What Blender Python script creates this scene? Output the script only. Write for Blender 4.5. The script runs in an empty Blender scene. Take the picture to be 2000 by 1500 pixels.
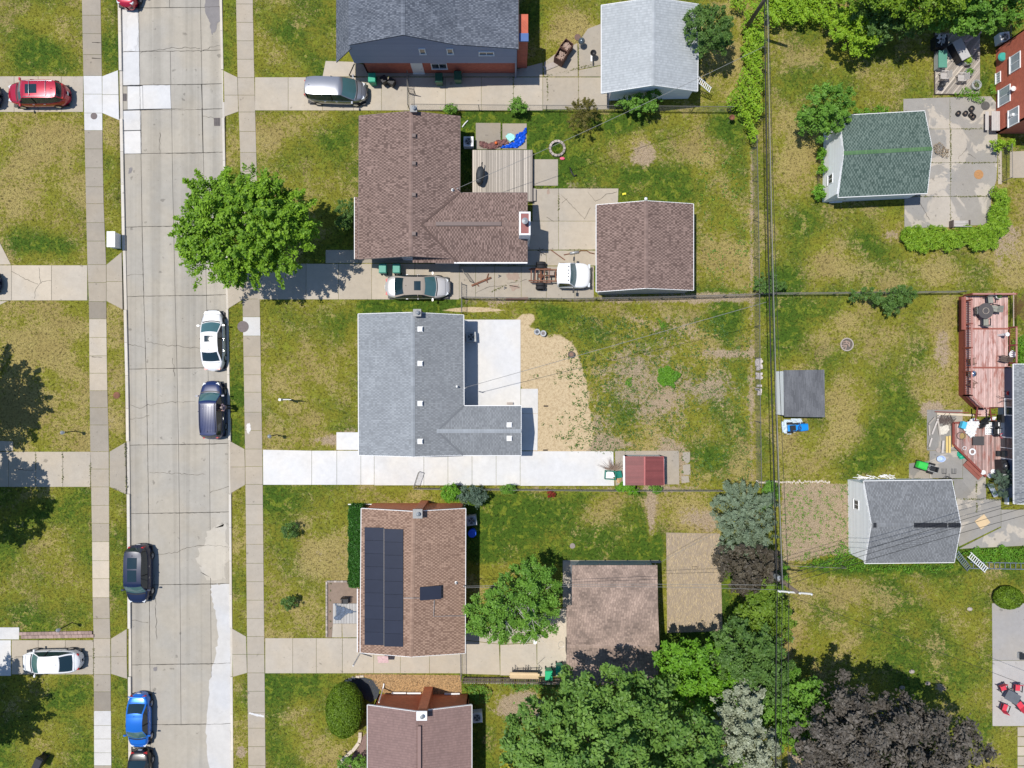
import bpy, math, random
import numpy as np
from mathutils import Vector, Matrix
R = math.radians
random.seed(7)
rng = np.random.default_rng(7)
scene = bpy.context.scene
COL = scene.collection
# ---------------------------------------------------------------- camera, sky, sun
CAM_H = 58.0      # a drone straight above the lots
PXM = 24.0        # photograph pixels per metre on the ground
cam_d = bpy.data.cameras.new('drone_camera')
cam = bpy.data.objects.new('drone_camera', cam_d); COL.objects.link(cam)
cam.location = (0, 0, CAM_H); cam.rotation_euler = (0, 0, 0)
cam_d.sensor_width = 36; cam_d.lens = CAM_H * PXM / 2000 * 36
cam_d.clip_start = .5; cam_d.clip_end = 3000
scene.camera = cam
w = bpy.data.worlds.new('World'); scene.world = w; w.use_nodes = True
wn = w.node_tree; wn.nodes.clear()
sky = wn.nodes.new('ShaderNodeTexSky'); sky.sky_type = 'NISHITA'; sky.sun_disc = False
SUN_EL = R(70.5); SUN_DIR = R(163)      # direction towards the sun, measured from +X
sx, sy = math.cos(SUN_DIR), math.sin(SUN_DIR)
sky.ozone_density = 5.0; sky.dust_density = .3; sky.sun_elevation = SUN_EL; sky.sun_rotation = math.atan2(sx, sy)
bg = wn.nodes.new('ShaderNodeBackground'); bg.inputs[1].default_value = .115
wo = wn.nodes.new('ShaderNodeOutputWorld')
wn.links.new(sky.outputs[0], bg.inputs[0]); wn.links.new(bg.outputs[0], wo.inputs[0])
sd = bpy.data.lights.new('sun', 'SUN'); sd.energy = 4.2; sd.angle = R(.53); sd.color = (1, .955, .89)
so = bpy.data.objects.new('sun', sd); COL.objects.link(so)
sv = Vector((math.cos(SUN_EL)*sx, math.cos(SUN_EL)*sy, math.sin(SUN_EL)))
so.rotation_euler = sv.to_track_quat('Z', 'Y').to_euler(); so.location = sv * 90
scene.view_settings.view_transform = 'Standard'; scene.view_settings.look = 'None'
scene.view_settings.exposure = 0.08; scene.view_settings.gamma = 1.0
scene.view_settings.use_curve_mapping = False
scene.render.engine = 'CYCLES'
scene.cycles.max_bounces = 6; scene.cycles.diffuse_bounces = 3; scene.cycles.glossy_bounces = 2
scene.cycles.transmission_bounces = 3; scene.cycles.transparent_max_bounces = 6
scene.cycles.sample_clamp_indirect = 4
scene.render.film_transparent = False
# ---------------------------------------------------------------- helpers
def P(u, v, h=0.0):
 k = (1 - h / CAM_H) / PXM
 return Vector(((u - 1000) * k, (750 - v) * k, h))
def PX(pts, h=0.0):
 return [P(a, b, h) for a, b in pts]
def worg(o):
 r = Vector((0, 0, 0))
 while o is not None:
  r += o.location; o = o.parent
 return r
class MB:
 def __init__(s):
  s.v = []; s.f = []; s.mi = []; s.t = []; s.tn = 1.0
 def add(s, vs, fs, mi=0, tone=None):
  b = len(s.v); s.v.extend([tuple(a) for a in vs])
  for f in fs:
   s.f.append(tuple(b + i for i in f)); s.mi.append(mi); s.t.append(s.tn if tone is None else tone)
  return s
 def box(s, c, d, rz=0, mi=0, tone=None, rx=0, ry=0):
  x, y, z = d[0]/2, d[1]/2, d[2]/2
  vs = [Vector((a*x, b*y, e*z)) for a in (-1, 1) for b in (-1, 1) for e in (-1, 1)]
  m = Matrix.Rotation(rz, 3, 'Z') @ Matrix.Rotation(ry, 3, 'Y') @ Matrix.Rotation(rx, 3, 'X')
  c = Vector(c); vs = [m @ q + c for q in vs]
  return s.add(vs, [(0, 1, 3, 2), (4, 6, 7, 5), (0, 4, 5, 1), (2, 3, 7, 6), (0, 2, 6, 4), (1, 5, 7, 3)], mi, tone)
 def beam(s, a, b, wd, ht, mi=0, tone=None, up=Vector((0, 0, 1))):
  a = Vector(a); b = Vector(b); d = (b - a)
  if d.length < 1e-6: return s
  d.normalize(); sd_ = d.cross(up)
  if sd_.length < 1e-4: sd_ = d.cross(Vector((1, 0, 0)))
  sd_.normalize(); u2 = sd_.cross(d)
  vs = [p + sd_*wd/2*i + u2*ht/2*j for p in (a, b) for i, j in ((-1, -1), (1, -1), (1, 1), (-1, 1))]
  return s.add(vs, [(0, 1, 2, 3), (7, 6, 5, 4), (0, 4, 5, 1), (1, 5, 6, 2), (2, 6, 7, 3), (3, 7, 4, 0)], mi, tone)
 def prism(s, poly, z0, z1, mi=0, tone=None, bottom=True):
  n = len(poly)
  ar = sum(poly[i][0]*poly[(i+1) % n][1] - poly[(i+1) % n][0]*poly[i][1] for i in range(n))
  if ar < 0: poly = list(poly)[::-1]
  vs = [(p[0], p[1], z0) for p in poly] + [(p[0], p[1], z1) for p in poly]
  fs = [tuple(range(n, 2*n))] + [(i, (i+1) % n, (i+1) % n + n, i + n) for i in range(n)]
  if bottom: fs.append(tuple(range(n))[::-1])
  return s.add(vs, fs, mi, tone)
 def tube(s, path, r, n=6, mi=0, tone=None, cap=True):
  path = [Vector(p) for p in path]; m = len(path)
  rs = r if isinstance(r, (list, tuple)) else [r]*m
  vs = []
  for i, p in enumerate(path):
   d = (path[min(i+1, m-1)] - path[max(i-1, 0)])
   d = d.normalized() if d.length > 1e-9 else Vector((0, 0, 1))
   a = d.cross(Vector((0, 0, 1)))
   if a.length < .05: a = d.cross(Vector((1, 0, 0)))
   a.normalize(); b = d.cross(a)
   for k in range(n):
    t = 2*math.pi*k/n
    vs.append(p + (a*math.cos(t) + b*math.sin(t))*rs[i])
  fs = []
  for i in range(m-1):
   for k in range(n):
    k2 = (k+1) % n
    fs.append((i*n+k, i*n+k2, (i+1)*n+k2, (i+1)*n+k))
  if cap:
   fs.append(tuple(range(n))[::-1]); fs.append(tuple((m-1)*n+k for k in range(n)))
  return s.add(vs, fs, mi, tone)
 def lathe(s, c, prof, n=16, mi=0, tone=None, sx=1, sy=1):
  c = Vector(c); vs = []
  for r, z in prof:
   for k in range(n):
    t = 2*math.pi*k/n
    vs.append(c + Vector((r*math.cos(t)*sx, r*math.sin(t)*sy, z)))
  fs = []
  for i in range(len(prof)-1):
   for k in range(n):
    k2 = (k+1) % n
    fs.append((i*n+k, i*n+k2, (i+1)*n+k2, (i+1)*n+k))
  fs.append(tuple(range(n))[::-1]); fs.append(tuple((len(prof)-1)*n+k for k in range(n)))
  return s.add(vs, fs, mi, tone)
 def build(s, name, mats, parent=None, smooth=False, world=True, loc=None):
  if not isinstance(mats, (list, tuple)): mats = [mats]
  me = bpy.data.meshes.new(name)
  off = worg(parent) if (parent is not None and world) else Vector((0, 0, 0))
  if loc is not None: off = off + Vector(loc)
  me.from_pydata([(a[0]-off.x, a[1]-off.y, a[2]-off.z) for a in s.v], [], s.f)
  for m in mats: me.materials.append(m)
  if len(mats) > 1: me.polygons.foreach_set('material_index', s.mi)
  at = me.attributes.new('tone', 'FLOAT', 'FACE'); at.data.foreach_set('value', s.t)
  if smooth: me.polygons.foreach_set('use_smooth', [True]*len(me.polygons))
  o = bpy.data.objects.new(name, me); COL.objects.link(o)
  if parent is not None: o.parent = parent
  if loc is not None: o.location = Vector(loc)
  return o
def tag(o, label=None, cat=None, group=None, kind=None):
 if label: o['label'] = label
 if cat: o['category'] = cat
 if group: o['group'] = group
 if kind: o['kind'] = kind
 return o
def thing(name, label, cat, loc=(0, 0, 0), rz=0, group=None, kind=None):
 o = bpy.data.objects.new(name, None); COL.objects.link(o)
 o.empty_display_size = .2
 o.location = loc; o.rotation_euler = (0, 0, rz)
 return tag(o, label, cat, group, kind)
KIDS = {}
def copy_tree(o, parent=None):
 c = o.copy(); COL.objects.link(c); c.parent = parent
 for ch in list(o.children): copy_tree(ch, c)
 return c
def dup(o, loc, rz=0, label=None, group=None):
 c = copy_tree(o); c.location = loc; c.rotation_euler = (0, 0, rz)
 if label: c['label'] = label
 if group: c['group'] = group
 return c
# ---------------------------------------------------------------- materials
def nd(nt, t, **k):
 n = nt.nodes.new(t)
 for a, b in k.items():
  if a.startswith('i_'): n.inputs[int(a[2:])].default_value = b
  else: setattr(n, a, b)
 return n
def mth(nt, op, a, b=None, c=None, clamp=False):
 n = nt.nodes.new('ShaderNodeMath'); n.operation = op; n.use_clamp = clamp
 for i, x in enumerate((a, b, c)):
  if x is None: continue
  if isinstance(x, (int, float)): n.inputs[i].default_value = x
  else: nt.links.new(x, n.inputs[i])
 return n.outputs[0]
def mixc(nt, f, a, b, mode='MIX'):
 n = nt.nodes.new('ShaderNodeMix'); n.data_type = 'RGBA'; n.blend_type = mode
 for i, x in ((0, f), (6, a), (7, b)):
  if isinstance(x, (int, float)): n.inputs[i].default_value = x
  elif isinstance(x, tuple): n.inputs[i].default_value = x if len(x) == 4 else (*x, 1)
  else: nt.links.new(x, n.inputs[i])
 return n.outputs[2]
def noise(nt, vec, scale, detail=3, rough=.55, out=0, dist=0):
 n = nt.nodes.new('ShaderNodeTexNoise'); n.inputs['Scale'].default_value = scale
 n.inputs['Detail'].default_value = detail; n.inputs['Roughness'].default_value = rough
 n.inputs['Distortion'].default_value = dist
 if vec is not None: nt.links.new(vec, n.inputs['Vector'])
 return n.outputs[out]
def ss(nt, x, a, b):
 n = nt.nodes.new('ShaderNodeMapRange'); n.interpolation_type = 'SMOOTHSTEP'
 nt.links.new(x, n.inputs[0]); n.inputs[1].default_value = a; n.inputs[2].default_value = b
 return n.outputs[0]
def attr(nt, name, typ='GEOMETRY'):
 n = nt.nodes.new('ShaderNodeAttribute'); n.attribute_type = typ; n.attribute_name = name
 return n.outputs['Fac']
def newmat(name):
 m = bpy.data.materials.new(name); m.use_nodes = True
 nt = m.node_tree; b = nt.nodes['Principled BSDF']
 return m, nt, b
def pos(nt, scale=None):
 g = nt.nodes.new('ShaderNodeNewGeometry').outputs['Position']
 if scale is None: return g
 n = nt.nodes.new('ShaderNodeVectorMath'); n.operation = 'MULTIPLY'
 nt.links.new(g, n.inputs[0]); n.inputs[1].default_value = scale
 return n.outputs[0]
MATS = {}
def pm(name, col, rough=.7, var=.18, scale=2.5, fine=.12, fscale=30, bump=.15, tone=False, metal=0, spec=.4,
 coat=0, rnd=0, local=False, dirt=None, dirt_amt=0, stretch=None, stain=0):
 """plain surface with grain, blotches and wear; tone: per-face and per-object tint"""
 if name in MATS: return MATS[name]
 m, nt, b = newmat(name)
 if local: vec = nt.nodes.new('ShaderNodeTexCoord').outputs['Object']
 else: vec = pos(nt, stretch)
 c = None
 n1 = noise(nt, vec, scale, 4, .6)
 f1 = mth(nt, 'MULTIPLY_ADD', n1, 2*var, 1 - var)
 n2 = noise(nt, vec, fscale, 2, .6)
 f2 = mth(nt, 'MULTIPLY_ADD', n2, 2*fine, 1 - fine)
 k = mth(nt, 'MULTIPLY', f1, f2)
 if tone: k = mth(nt, 'MULTIPLY', k, attr(nt, 'tone'))
 if rnd:
  oi = nt.nodes.new('ShaderNodeObjectInfo').outputs['Random']
  k = mth(nt, 'MULTIPLY', k, mth(nt, 'MULTIPLY_ADD', oi, 2*rnd, 1 - rnd))
 base = mixc(nt, 1.0, col, (1, 1, 1), 'MULTIPLY')
 comb = nt.nodes.new('ShaderNodeCombineColor')
 for i in range(3): nt.links.new(k, comb.inputs[i])
 out = mixc(nt, 1.0, base, comb.outputs[0], 'MULTIPLY')
 if dirt is not None:
  nz = noise(nt, vec, .8, 5, .65)
  out = mixc(nt, mth(nt, 'MULTIPLY', ss(nt, nz, .48, .68), dirt_amt), out, dirt)
 nt.links.new(out, b.inputs['Base Color'])
 b.inputs['Roughness'].default_value = rough; b.inputs['Metallic'].default_value = metal
 b.inputs['Specular IOR Level'].default_value = spec
 if coat: b.inputs['Coat Weight'].default_value = coat; b.inputs['Coat Roughness'].default_value = .06
 if bump:
  bp = nt.nodes.new('ShaderNodeBump'); bp.inputs['Strength'].default_value = bump; bp.inputs['Distance'].default_value = .02
  nt.links.new(n2, bp.inputs['Height']); nt.links.new(bp.outputs[0], b.inputs['Normal'])
 MATS[name] = m
 return m
def concrete(name, col, stain=.35, speck=.5, tracks=False, blotch=None):
 m, nt, b = newmat(name)
 v = pos(nt)
 t = mth(nt, 'MULTIPLY', attr(nt, 'slab_tone', 'OBJECT'), 1)
 n1 = noise(nt, v, .45, 5, .6, dist=.6); n2 = noise(nt, v, 2.6, 5, .65); n3 = noise(nt, v, 38, 2, .7)
 k = mth(nt, 'MULTIPLY', mth(nt, 'MULTIPLY_ADD', n1, .30, .85), mth(nt, 'MULTIPLY_ADD', n2, .26, .87))
 k = mth(nt, 'MULTIPLY', k, mth(nt, 'MULTIPLY_ADD', n3, .22, .89))
 k = mth(nt, 'MULTIPLY', k, t)
 if tracks:   # tyre-polished wheel tracks along the street
  vs = pos(nt, (1.1, .012, 1)); n4 = noise(nt, vs, 1.15, 3, .6)
  k = mth(nt, 'MULTIPLY', k, mth(nt, 'SUBTRACT', 1.0, mth(nt, 'MULTIPLY', ss(nt, n4, .46, .66), .16)))
 # oil spots
 n5 = noise(nt, v, 1.7, 2, .5)
 k = mth(nt, 'MULTIPLY', k, mth(nt, 'SUBTRACT', 1.0, mth(nt, 'MULTIPLY', ss(nt, n5, .69, .76), stain)))
 n6 = noise(nt, v, 9, 1, .5)
 k = mth(nt, 'MULTIPLY', k, mth(nt, 'SUBTRACT', 1.0, mth(nt, 'MULTIPLY', ss(nt, n6, .74, .79), speck)))
 cc = nt.nodes.new('ShaderNodeCombineColor')
 for i in range(3): nt.links.new(k, cc.inputs[i])
 base = mixc(nt, ss(nt, noise(nt, v, .22, 3), .4, .6), col, tuple(c*f for c, f in zip(col, (1.03, 1.0, .95))))
 if blotch:
  base = mixc(nt, mth(nt, 'MULTIPLY', ss(nt, noise(nt, v, .33, 4, .6, dist=.8), .52, .56), .9), base, blotch)
 out = mixc(nt, 1.0, base, cc.outputs[0], 'MULTIPLY')
 nt.links.new(out, b.inputs['Base Color'])
 b.inputs['Roughness'].default_value = .88; b.inputs['Specular IOR Level'].default_value = .25
 bp = nt.nodes.new('ShaderNodeBump'); bp.inputs['Strength'].default_value = .25; bp.inputs['Distance'].default_value = .01
 nt.links.new(n3, bp.inputs['Height']); nt.links.new(bp.outputs[0], b.inputs['Normal'])
 MATS[name] = m
 return m
M_road = concrete('road_concrete', (.385, .358, .308), tracks=True)
M_walk = concrete('walk_concrete', (.405, .358, .292))
M_drive = concrete('drive_concrete', (.425, .378, .31))
M_new = concrete('new_concrete', (.62, .615, .605), stain=.05, speck=.1)
M_patio = concrete('old_patio_concrete', (.30, .285, .26), blotch=(.46, .41, .34))
M_joint = pm('joint_soil', (.05, .045, .03), .95, .3, 6, .3, 60)
def lawn_mat(name='lawn_grass'):
 m, nt, b = newmat(name)
 v = pos(nt)
 lush = attr(nt, 'lush'); dry = attr(nt, 'dry'); dirt = attr(nt, 'dirt'); sand = attr(nt, 'sand')
 nA = noise(nt, v, .5, 5, .6, dist=.4); nB = noise(nt, v, 1.4, 4, .7, dist=.5); nC = noise(nt, v, 4.2, 3, .78, dist=.3); nD = noise(nt, v, 14, 2, .8)
 g = mth(nt, 'ADD', mth(nt, 'MULTIPLY', nA, .35), mth(nt, 'ADD', mth(nt, 'MULTIPLY', nB, .35), mth(nt, 'MULTIPLY', nC, .30)))
 gl = ss(nt, mth(nt, 'ADD', g, mth(nt, 'MULTIPLY_ADD', lush, .34, -.17)), .42, .60)
 green = mixc(nt, gl, (.21, .205, .025), (.062, .118, .012))
 green = mixc(nt, mth(nt, 'MULTIPLY', ss(nt, nB, .50, .62), .5), green, (.27, .30, .03))
 dv = mth(nt, 'ADD', mth(nt, 'MULTIPLY', nC, .42), mth(nt, 'MULTIPLY', nB, .28))
 dv = mth(nt, 'ADD', dv, mth(nt, 'MULTIPLY_ADD', nA, .30, -.11))
 dv = mth(nt, 'ADD', dv, mth(nt, 'MULTIPLY', nD, .16))
 dv = mth(nt, 'ADD', dv, mth(nt, 'MULTIPLY_ADD', dry, .34, -.17))
 df = ss(nt, dv, .468, .545)
 straw = mixc(nt, ss(nt, nD, .35, .65), (.26, .195, .06), (.56, .43, .20))
 straw = mixc(nt, mth(nt, 'MULTIPLY', ss(nt, noise(nt, v, .28, 3, .6), .44, .60), .6), straw, (.33, .235, .10))
 c = mixc(nt, mth(nt, 'MULTIPLY', df, .70), green, straw)
 # dark gaps between the blades
 gap = mth(nt, 'SUBTRACT', 1.0, mth(nt, 'MULTIPLY', ss(nt, noise(nt, v, 5, 4, .9, dist=.6), .50, .40), .62))
 dm = ss(nt, mth(nt, 'ADD', dirt, mth(nt, 'MULTIPLY_ADD', nC, .7, mth(nt, 'MULTIPLY_ADD', nB, .6, -.65))), .42, .62)
 soil = mixc(nt, ss(nt, nD, .35, .65), (.24, .175, .12), (.52, .40, .29))
 c = mixc(nt, mth(nt, 'MULTIPLY', dm, .85), c, soil)
 sm = ss(nt, mth(nt, 'ADD', sand, mth(nt, 'MULTIPLY_ADD', nC, .35, mth(nt, 'MULTIPLY_ADD', nB, .5, -.42))), .42, .55)
 sc = mixc(nt, nD, (.48, .365, .21), (.66, .53, .34))
 sc = mixc(nt, mth(nt, 'MULTIPLY', ss(nt, nC, .46, .60), .55), sc, (.38, .27, .15))
 sc = mixc(nt, mth(nt, 'MULTIPLY', ss(nt, noise(nt, v, 9, 4, .8), .56, .64), .6), sc, (.30, .21, .12))
 c = mixc(nt, sm, c, sc)
 cc = nt.nodes.new('ShaderNodeCombineColor')
 gk = mixc(nt, mth(nt, 'MAXIMUM', sm, mth(nt, 'MULTIPLY', dm, .5)), gap, (1, 1, 1))
 c = mixc(nt, 1.0, c, gk, 'MULTIPLY')
 tn = attr(nt, 'tone')
 c2 = mixc(nt, 1.0, c, tn, 'MULTIPLY')
 nt.links.new(c2, b.inputs['Base Color'])
 b.inputs['Roughness'].default_value = .9; b.inputs['Specular IOR Level'].default_value = .15
 bp = nt.nodes.new('ShaderNodeBump'); bp.inputs['Strength'].default_value = .9; bp.inputs['Distance'].default_value = .06
 nt.links.new(mth(nt, 'ADD', nC, nD), bp.inputs['Height']); nt.links.new(bp.outputs[0], b.inputs['Normal'])
 return m
M_lawn = lawn_mat()
def leaf_mat(name, c1, c2, trans=.25, rough=.55, hue=None):
 m, nt, b = newmat(name)
 t = attr(nt, 'tone')
 col = mixc(nt, t, c1, c2)
 nt.links.new(col, b.inputs['Base Color']); b.inputs['Roughness'].default_value = rough
 b.inputs['Specular IOR Level'].default_value = .35
 tr = nt.nodes.new('ShaderNodeBsdfTranslucent'); nt.links.new(mixc(nt, .5, col, (.25, .4, .02), 'MIX'), tr.inputs[0])
 mx = nt.nodes.new('ShaderNodeMixShader'); mx.inputs[0].default_value = trans
 nt.links.new(b.outputs[0], mx.inputs[1]); nt.links.new(tr.outputs[0], mx.inputs[2])
 nt.links.new(mx.outputs[0], nt.nodes['Material Output'].inputs[0])
 return m
def shingle_mat(name, dark, light, patch=.15):
 m, nt, b = newmat(name)
 v = pos(nt); t = attr(nt, 'tone')
 c = mixc(nt, t, dark, light)
 k = mth(nt, 'MULTIPLY', mth(nt, 'MULTIPLY_ADD', noise(nt, v, .8, 4, .6), 2*patch, 1-patch), mth(nt, 'MULTIPLY_ADD', noise(nt, v, 45, 2, .7), .5, .75))
 cc = nt.nodes.new('ShaderNodeCombineColor')
 for i in range(3): nt.links.new(k, cc.inputs[i])
 nt.links.new(mixc(nt, 1.0, c, cc.outputs[0], 'MULTIPLY'), b.inputs['Base Color'])
 b.inputs['Roughness'].default_value = .92; b.inputs['Specular IOR Level'].default_value = .2
 return m
def brick_mat(name, c1, c2, mortar):
 m, nt, b = newmat(name)
 g = nt.nodes.new('ShaderNodeNewGeometry').outputs['Position']
 sp = nt.nodes.new('ShaderNodeSeparateXYZ'); nt.links.new(g, sp.inputs[0])
 cb = nt.nodes.new('ShaderNodeCombineXYZ')
 nt.links.new(mth(nt, 'ADD', sp.outputs[0], sp.outputs[1]), cb.inputs[0]); nt.links.new(sp.outputs[2], cb.inputs[1])
 br = nt.nodes.new('ShaderNodeTexBrick'); nt.links.new(cb.outputs[0], br.inputs[0])
 br.inputs['Scale'].default_value = 1; br.inputs['Brick Width'].default_value = .215; br.inputs['Row Height'].default_value = .075
 br.inputs['Mortar Size'].default_value = .008
 br.inputs[1].default_value = (*c1, 1); br.inputs[2].default_value = (*c2, 1); br.inputs[3].default_value = (*mortar, 1)
 nz = mth(nt, 'MULTIPLY_ADD', noise(nt, g, 3, 4), .4, .8)
 nt.links.new(mixc(nt, 1.0, br.outputs[0], nz, 'MULTIPLY'), b.inputs['Base Color'])
 b.inputs['Roughness'].default_value = .85
 bp = nt.nodes.new('ShaderNodeBump'); bp.inputs['Strength'].default_value = .5; bp.inputs['Distance'].default_value = .01
 nt.links.new(br.outputs['Fac'], bp.inputs['Height']); bp.invert = True
 nt.links.new(bp.outputs[0], b.inputs['Normal'])
 return m
def paint(name, col, rough=.32, metal=.35, coat=.8):
 return pm(name, col, rough, .05, 2, .03, 80, 0, metal=metal, spec=.5, coat=coat, local=True)
M_glass = pm('car_glass', (.012, .03, .04), .08, .1, 2, 0, 20, 0, spec=.8, local=True)
M_glassg = pm('car_windshield_glass', (.06, .14, .15), .06, .25, 1.2, 0, 20, 0, spec=.9, local=True)
M_wglass = pm('window_glass', (.035, .05, .065), .08, .2, 2, 0, 20, 0, spec=.8)
M_rubber = pm('black_rubber', (.02, .02, .022), .8, .2, 4, .2, 40)
M_black = pm('black_plastic', (.02, .021, .024), .5, .2, 4, .1, 40, .05)
M_chrome = pm('chrome', (.75, .76, .78), .15, .05, 3, 0, 30, 0, metal=1)
M_alu = pm('alloy_metal', (.6, .61, .62), .35, .1, 4, .05, 40, .05, metal=.9)
M_galv = pm('galvanised_steel', (.42, .43, .43), .5, .15, 4, .1, 40, .05, metal=.6)
M_rust = pm('rusty_steel', (.17, .075, .045), .85, .4, 5, .3, 40, .3, dirt=(.30, .13, .07), dirt_amt=.6)
M_white = pm('white_paint', (.78, .78, .77), .5, .05, 2, .04, 30, .05, tone=True)
M_red_l = pm('red_lens', (.45, .02, .02), .2, .05, 3, 0, 30, 0)
M_head = pm('headlight_lens', (.65, .68, .7), .15, .05, 3, 0, 30, 0)
M_wood_grey = pm('weathered_wood', (.40, .355, .30), .85, .18, 3, .15, 30, .2, tone=True, stretch=(6, .8, 6), rnd=.16)
M_wood_tan = pm('fresh_lumber', (.62, .46, .27), .75, .12, 3, .1, 30, .1, tone=True)
M_wood_dk = pm('dark_old_wood', (.13, .10, .085), .85, .3, 3, .2, 30, .2, tone=True, rnd=.15)
M_pole = pm('creosoted_pole_wood', (.16, .125, .095), .85, .25, 2, .2, 30, .2, stretch=(4, 4, .6))
M_blackwire = pm('black_wire', (.025, .025, .025), .6, 0, 1, 0, 10, 0)
M_greywire = pm('grey_wire', (.22, .22, .21), .5, 0, 1, 0, 10, 0)
M_bark = pm('bark', (.12, .09, .065), .95, .3, 3, .3, 25, .5)
M_barkw = pm('pale_bark', (.55, .52, .47), .8, .3, 3, .2, 25, .2)
M_green_bin = pm('green_bin_plastic', (.02, .34, .20), .5, .12, 3, .06, 40, .05, local=True)
M_dkgreen = pm('dark_green_plastic', (.02, .10, .06), .5, .15, 3, .06, 40, .05, local=True)
M_grey_pl = pm('grey_plastic', (.40, .41, .41), .55, .1, 3, .06, 40, .05)
# ---------------------------------------------------------------- ground fields (how lush, dry, bare and sandy the soil is)
def rect(x, y, u0, v0, u1, v1, soft=.5):
 a, b = (u0-1000)/PXM, (u1-1000)/PXM; c, d = (750-v1)/PXM, (750-v0)/PXM
 def s(q, e0, e1): return np.clip((q-e0)/soft+.5, 0, 1)*np.clip((e1-q)/soft+.5, 0, 1)
 return s(x, a, b)*s(y, c, d)
def blob(x, y, u, v, ru, rv, p=1.0):
 return np.exp(-(((x-(u-1000)/PXM)/(ru/PXM))**2 + ((y-(750-v)/PXM)/(rv/PXM))**2)**p)
REG = [ # u0 v0 u1 v1 lush dry dirt
(-400,-200,162,148,.45,.46,0), (-400,222,168,517,.30,.58,.05), (-400,588,175,882,.12,.62,.12), (-400,950,180,1236,.48,.44,0), (-400,1320,184,1700,.52,.38,0),
(200,-200,234,140,.6,.3,0), (202,222,240,300,.2,.6,.3), (204,300,240,520,.5,.4,0), (206,590,246,880,.15,.6,.35), (212,955,250,1235,.5,.38,0), (216,1315,252,1700,.5,.4,0),
(430,-200,464,150,.5,.35,0), (434,220,470,330,.35,.5,.15), (444,590,477,870,.55,.35,0), (450,955,484,1235,.35,.5,0), (452,1315,488,1700,.4,.5,.05),
(497,-200,660,150,.48,.45,0), (500,217,702,520,.45,.50,.05), (508,585,702,882,.40,.50,.05), (514,948,708,1000,.5,.42,0),(514,1000,708,1246,.40,.55,.08), (700,948,930,992,.35,.55,.1),
(518,1316,720,1700,.5,.4,.03), (700,585,905,612,.95,.05,0), (905,585,1040,625,.5,.4,.4),
(1012,-200,1180,110,.42,.5,.1), (1365,0,1450,205,.25,.6,.25), (900,215,1170,372,.85,.2,.05), (1090,215,1360,400,.62,.4,.08), (1350,215,1472,575,.45,.52,.10),
(1165,565,1475,592,.6,.4,.4),
(1478,40,1690,575,.52,.50,.06), (1600,60,1945,225,.5,.48,.06), (1600,400,2300,575,.5,.50,.08), (1940,330,2300,560,.25,.6,.3),
(1485,575,1870,945,.45,.52,.03), (1000,590,1475,950,.48,.54,.24), (905,950,1290,1100,.85,.26,0), (1270,950,1400,1045,.55,.5,.2), (1480,575,1515,945,.55,.4,0),
(1525,942,1662,1100,.2,.6,.72), (1528,1105,2300,1430,.52,.46,.03), (900,1330,1050,1700,.55,.4,.25), (1535,1430,1620,1700,.2,.6,.6),
(1095,1095,1112,1330,.6,.3,.1), (1285,1100,1302,1330,.5,.45,.1), (1290,1230,1420,1300,.85,.1,0), (1405,1040,1450,1240,.7,.3,0), (1930,-200,2300,80,.5,.3,.2),
(1860,1060,2300,1100,.85,.15,0),(1462,280,1476,945,.1,.5,.55),(905,578,1475,592,.3,.4,.6),(800,205,1440,219,.4,.4,.4),(700,949,1410,960,.3,.4,.45),(1980,560,2300,720,.5,.4,.15)]
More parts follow.
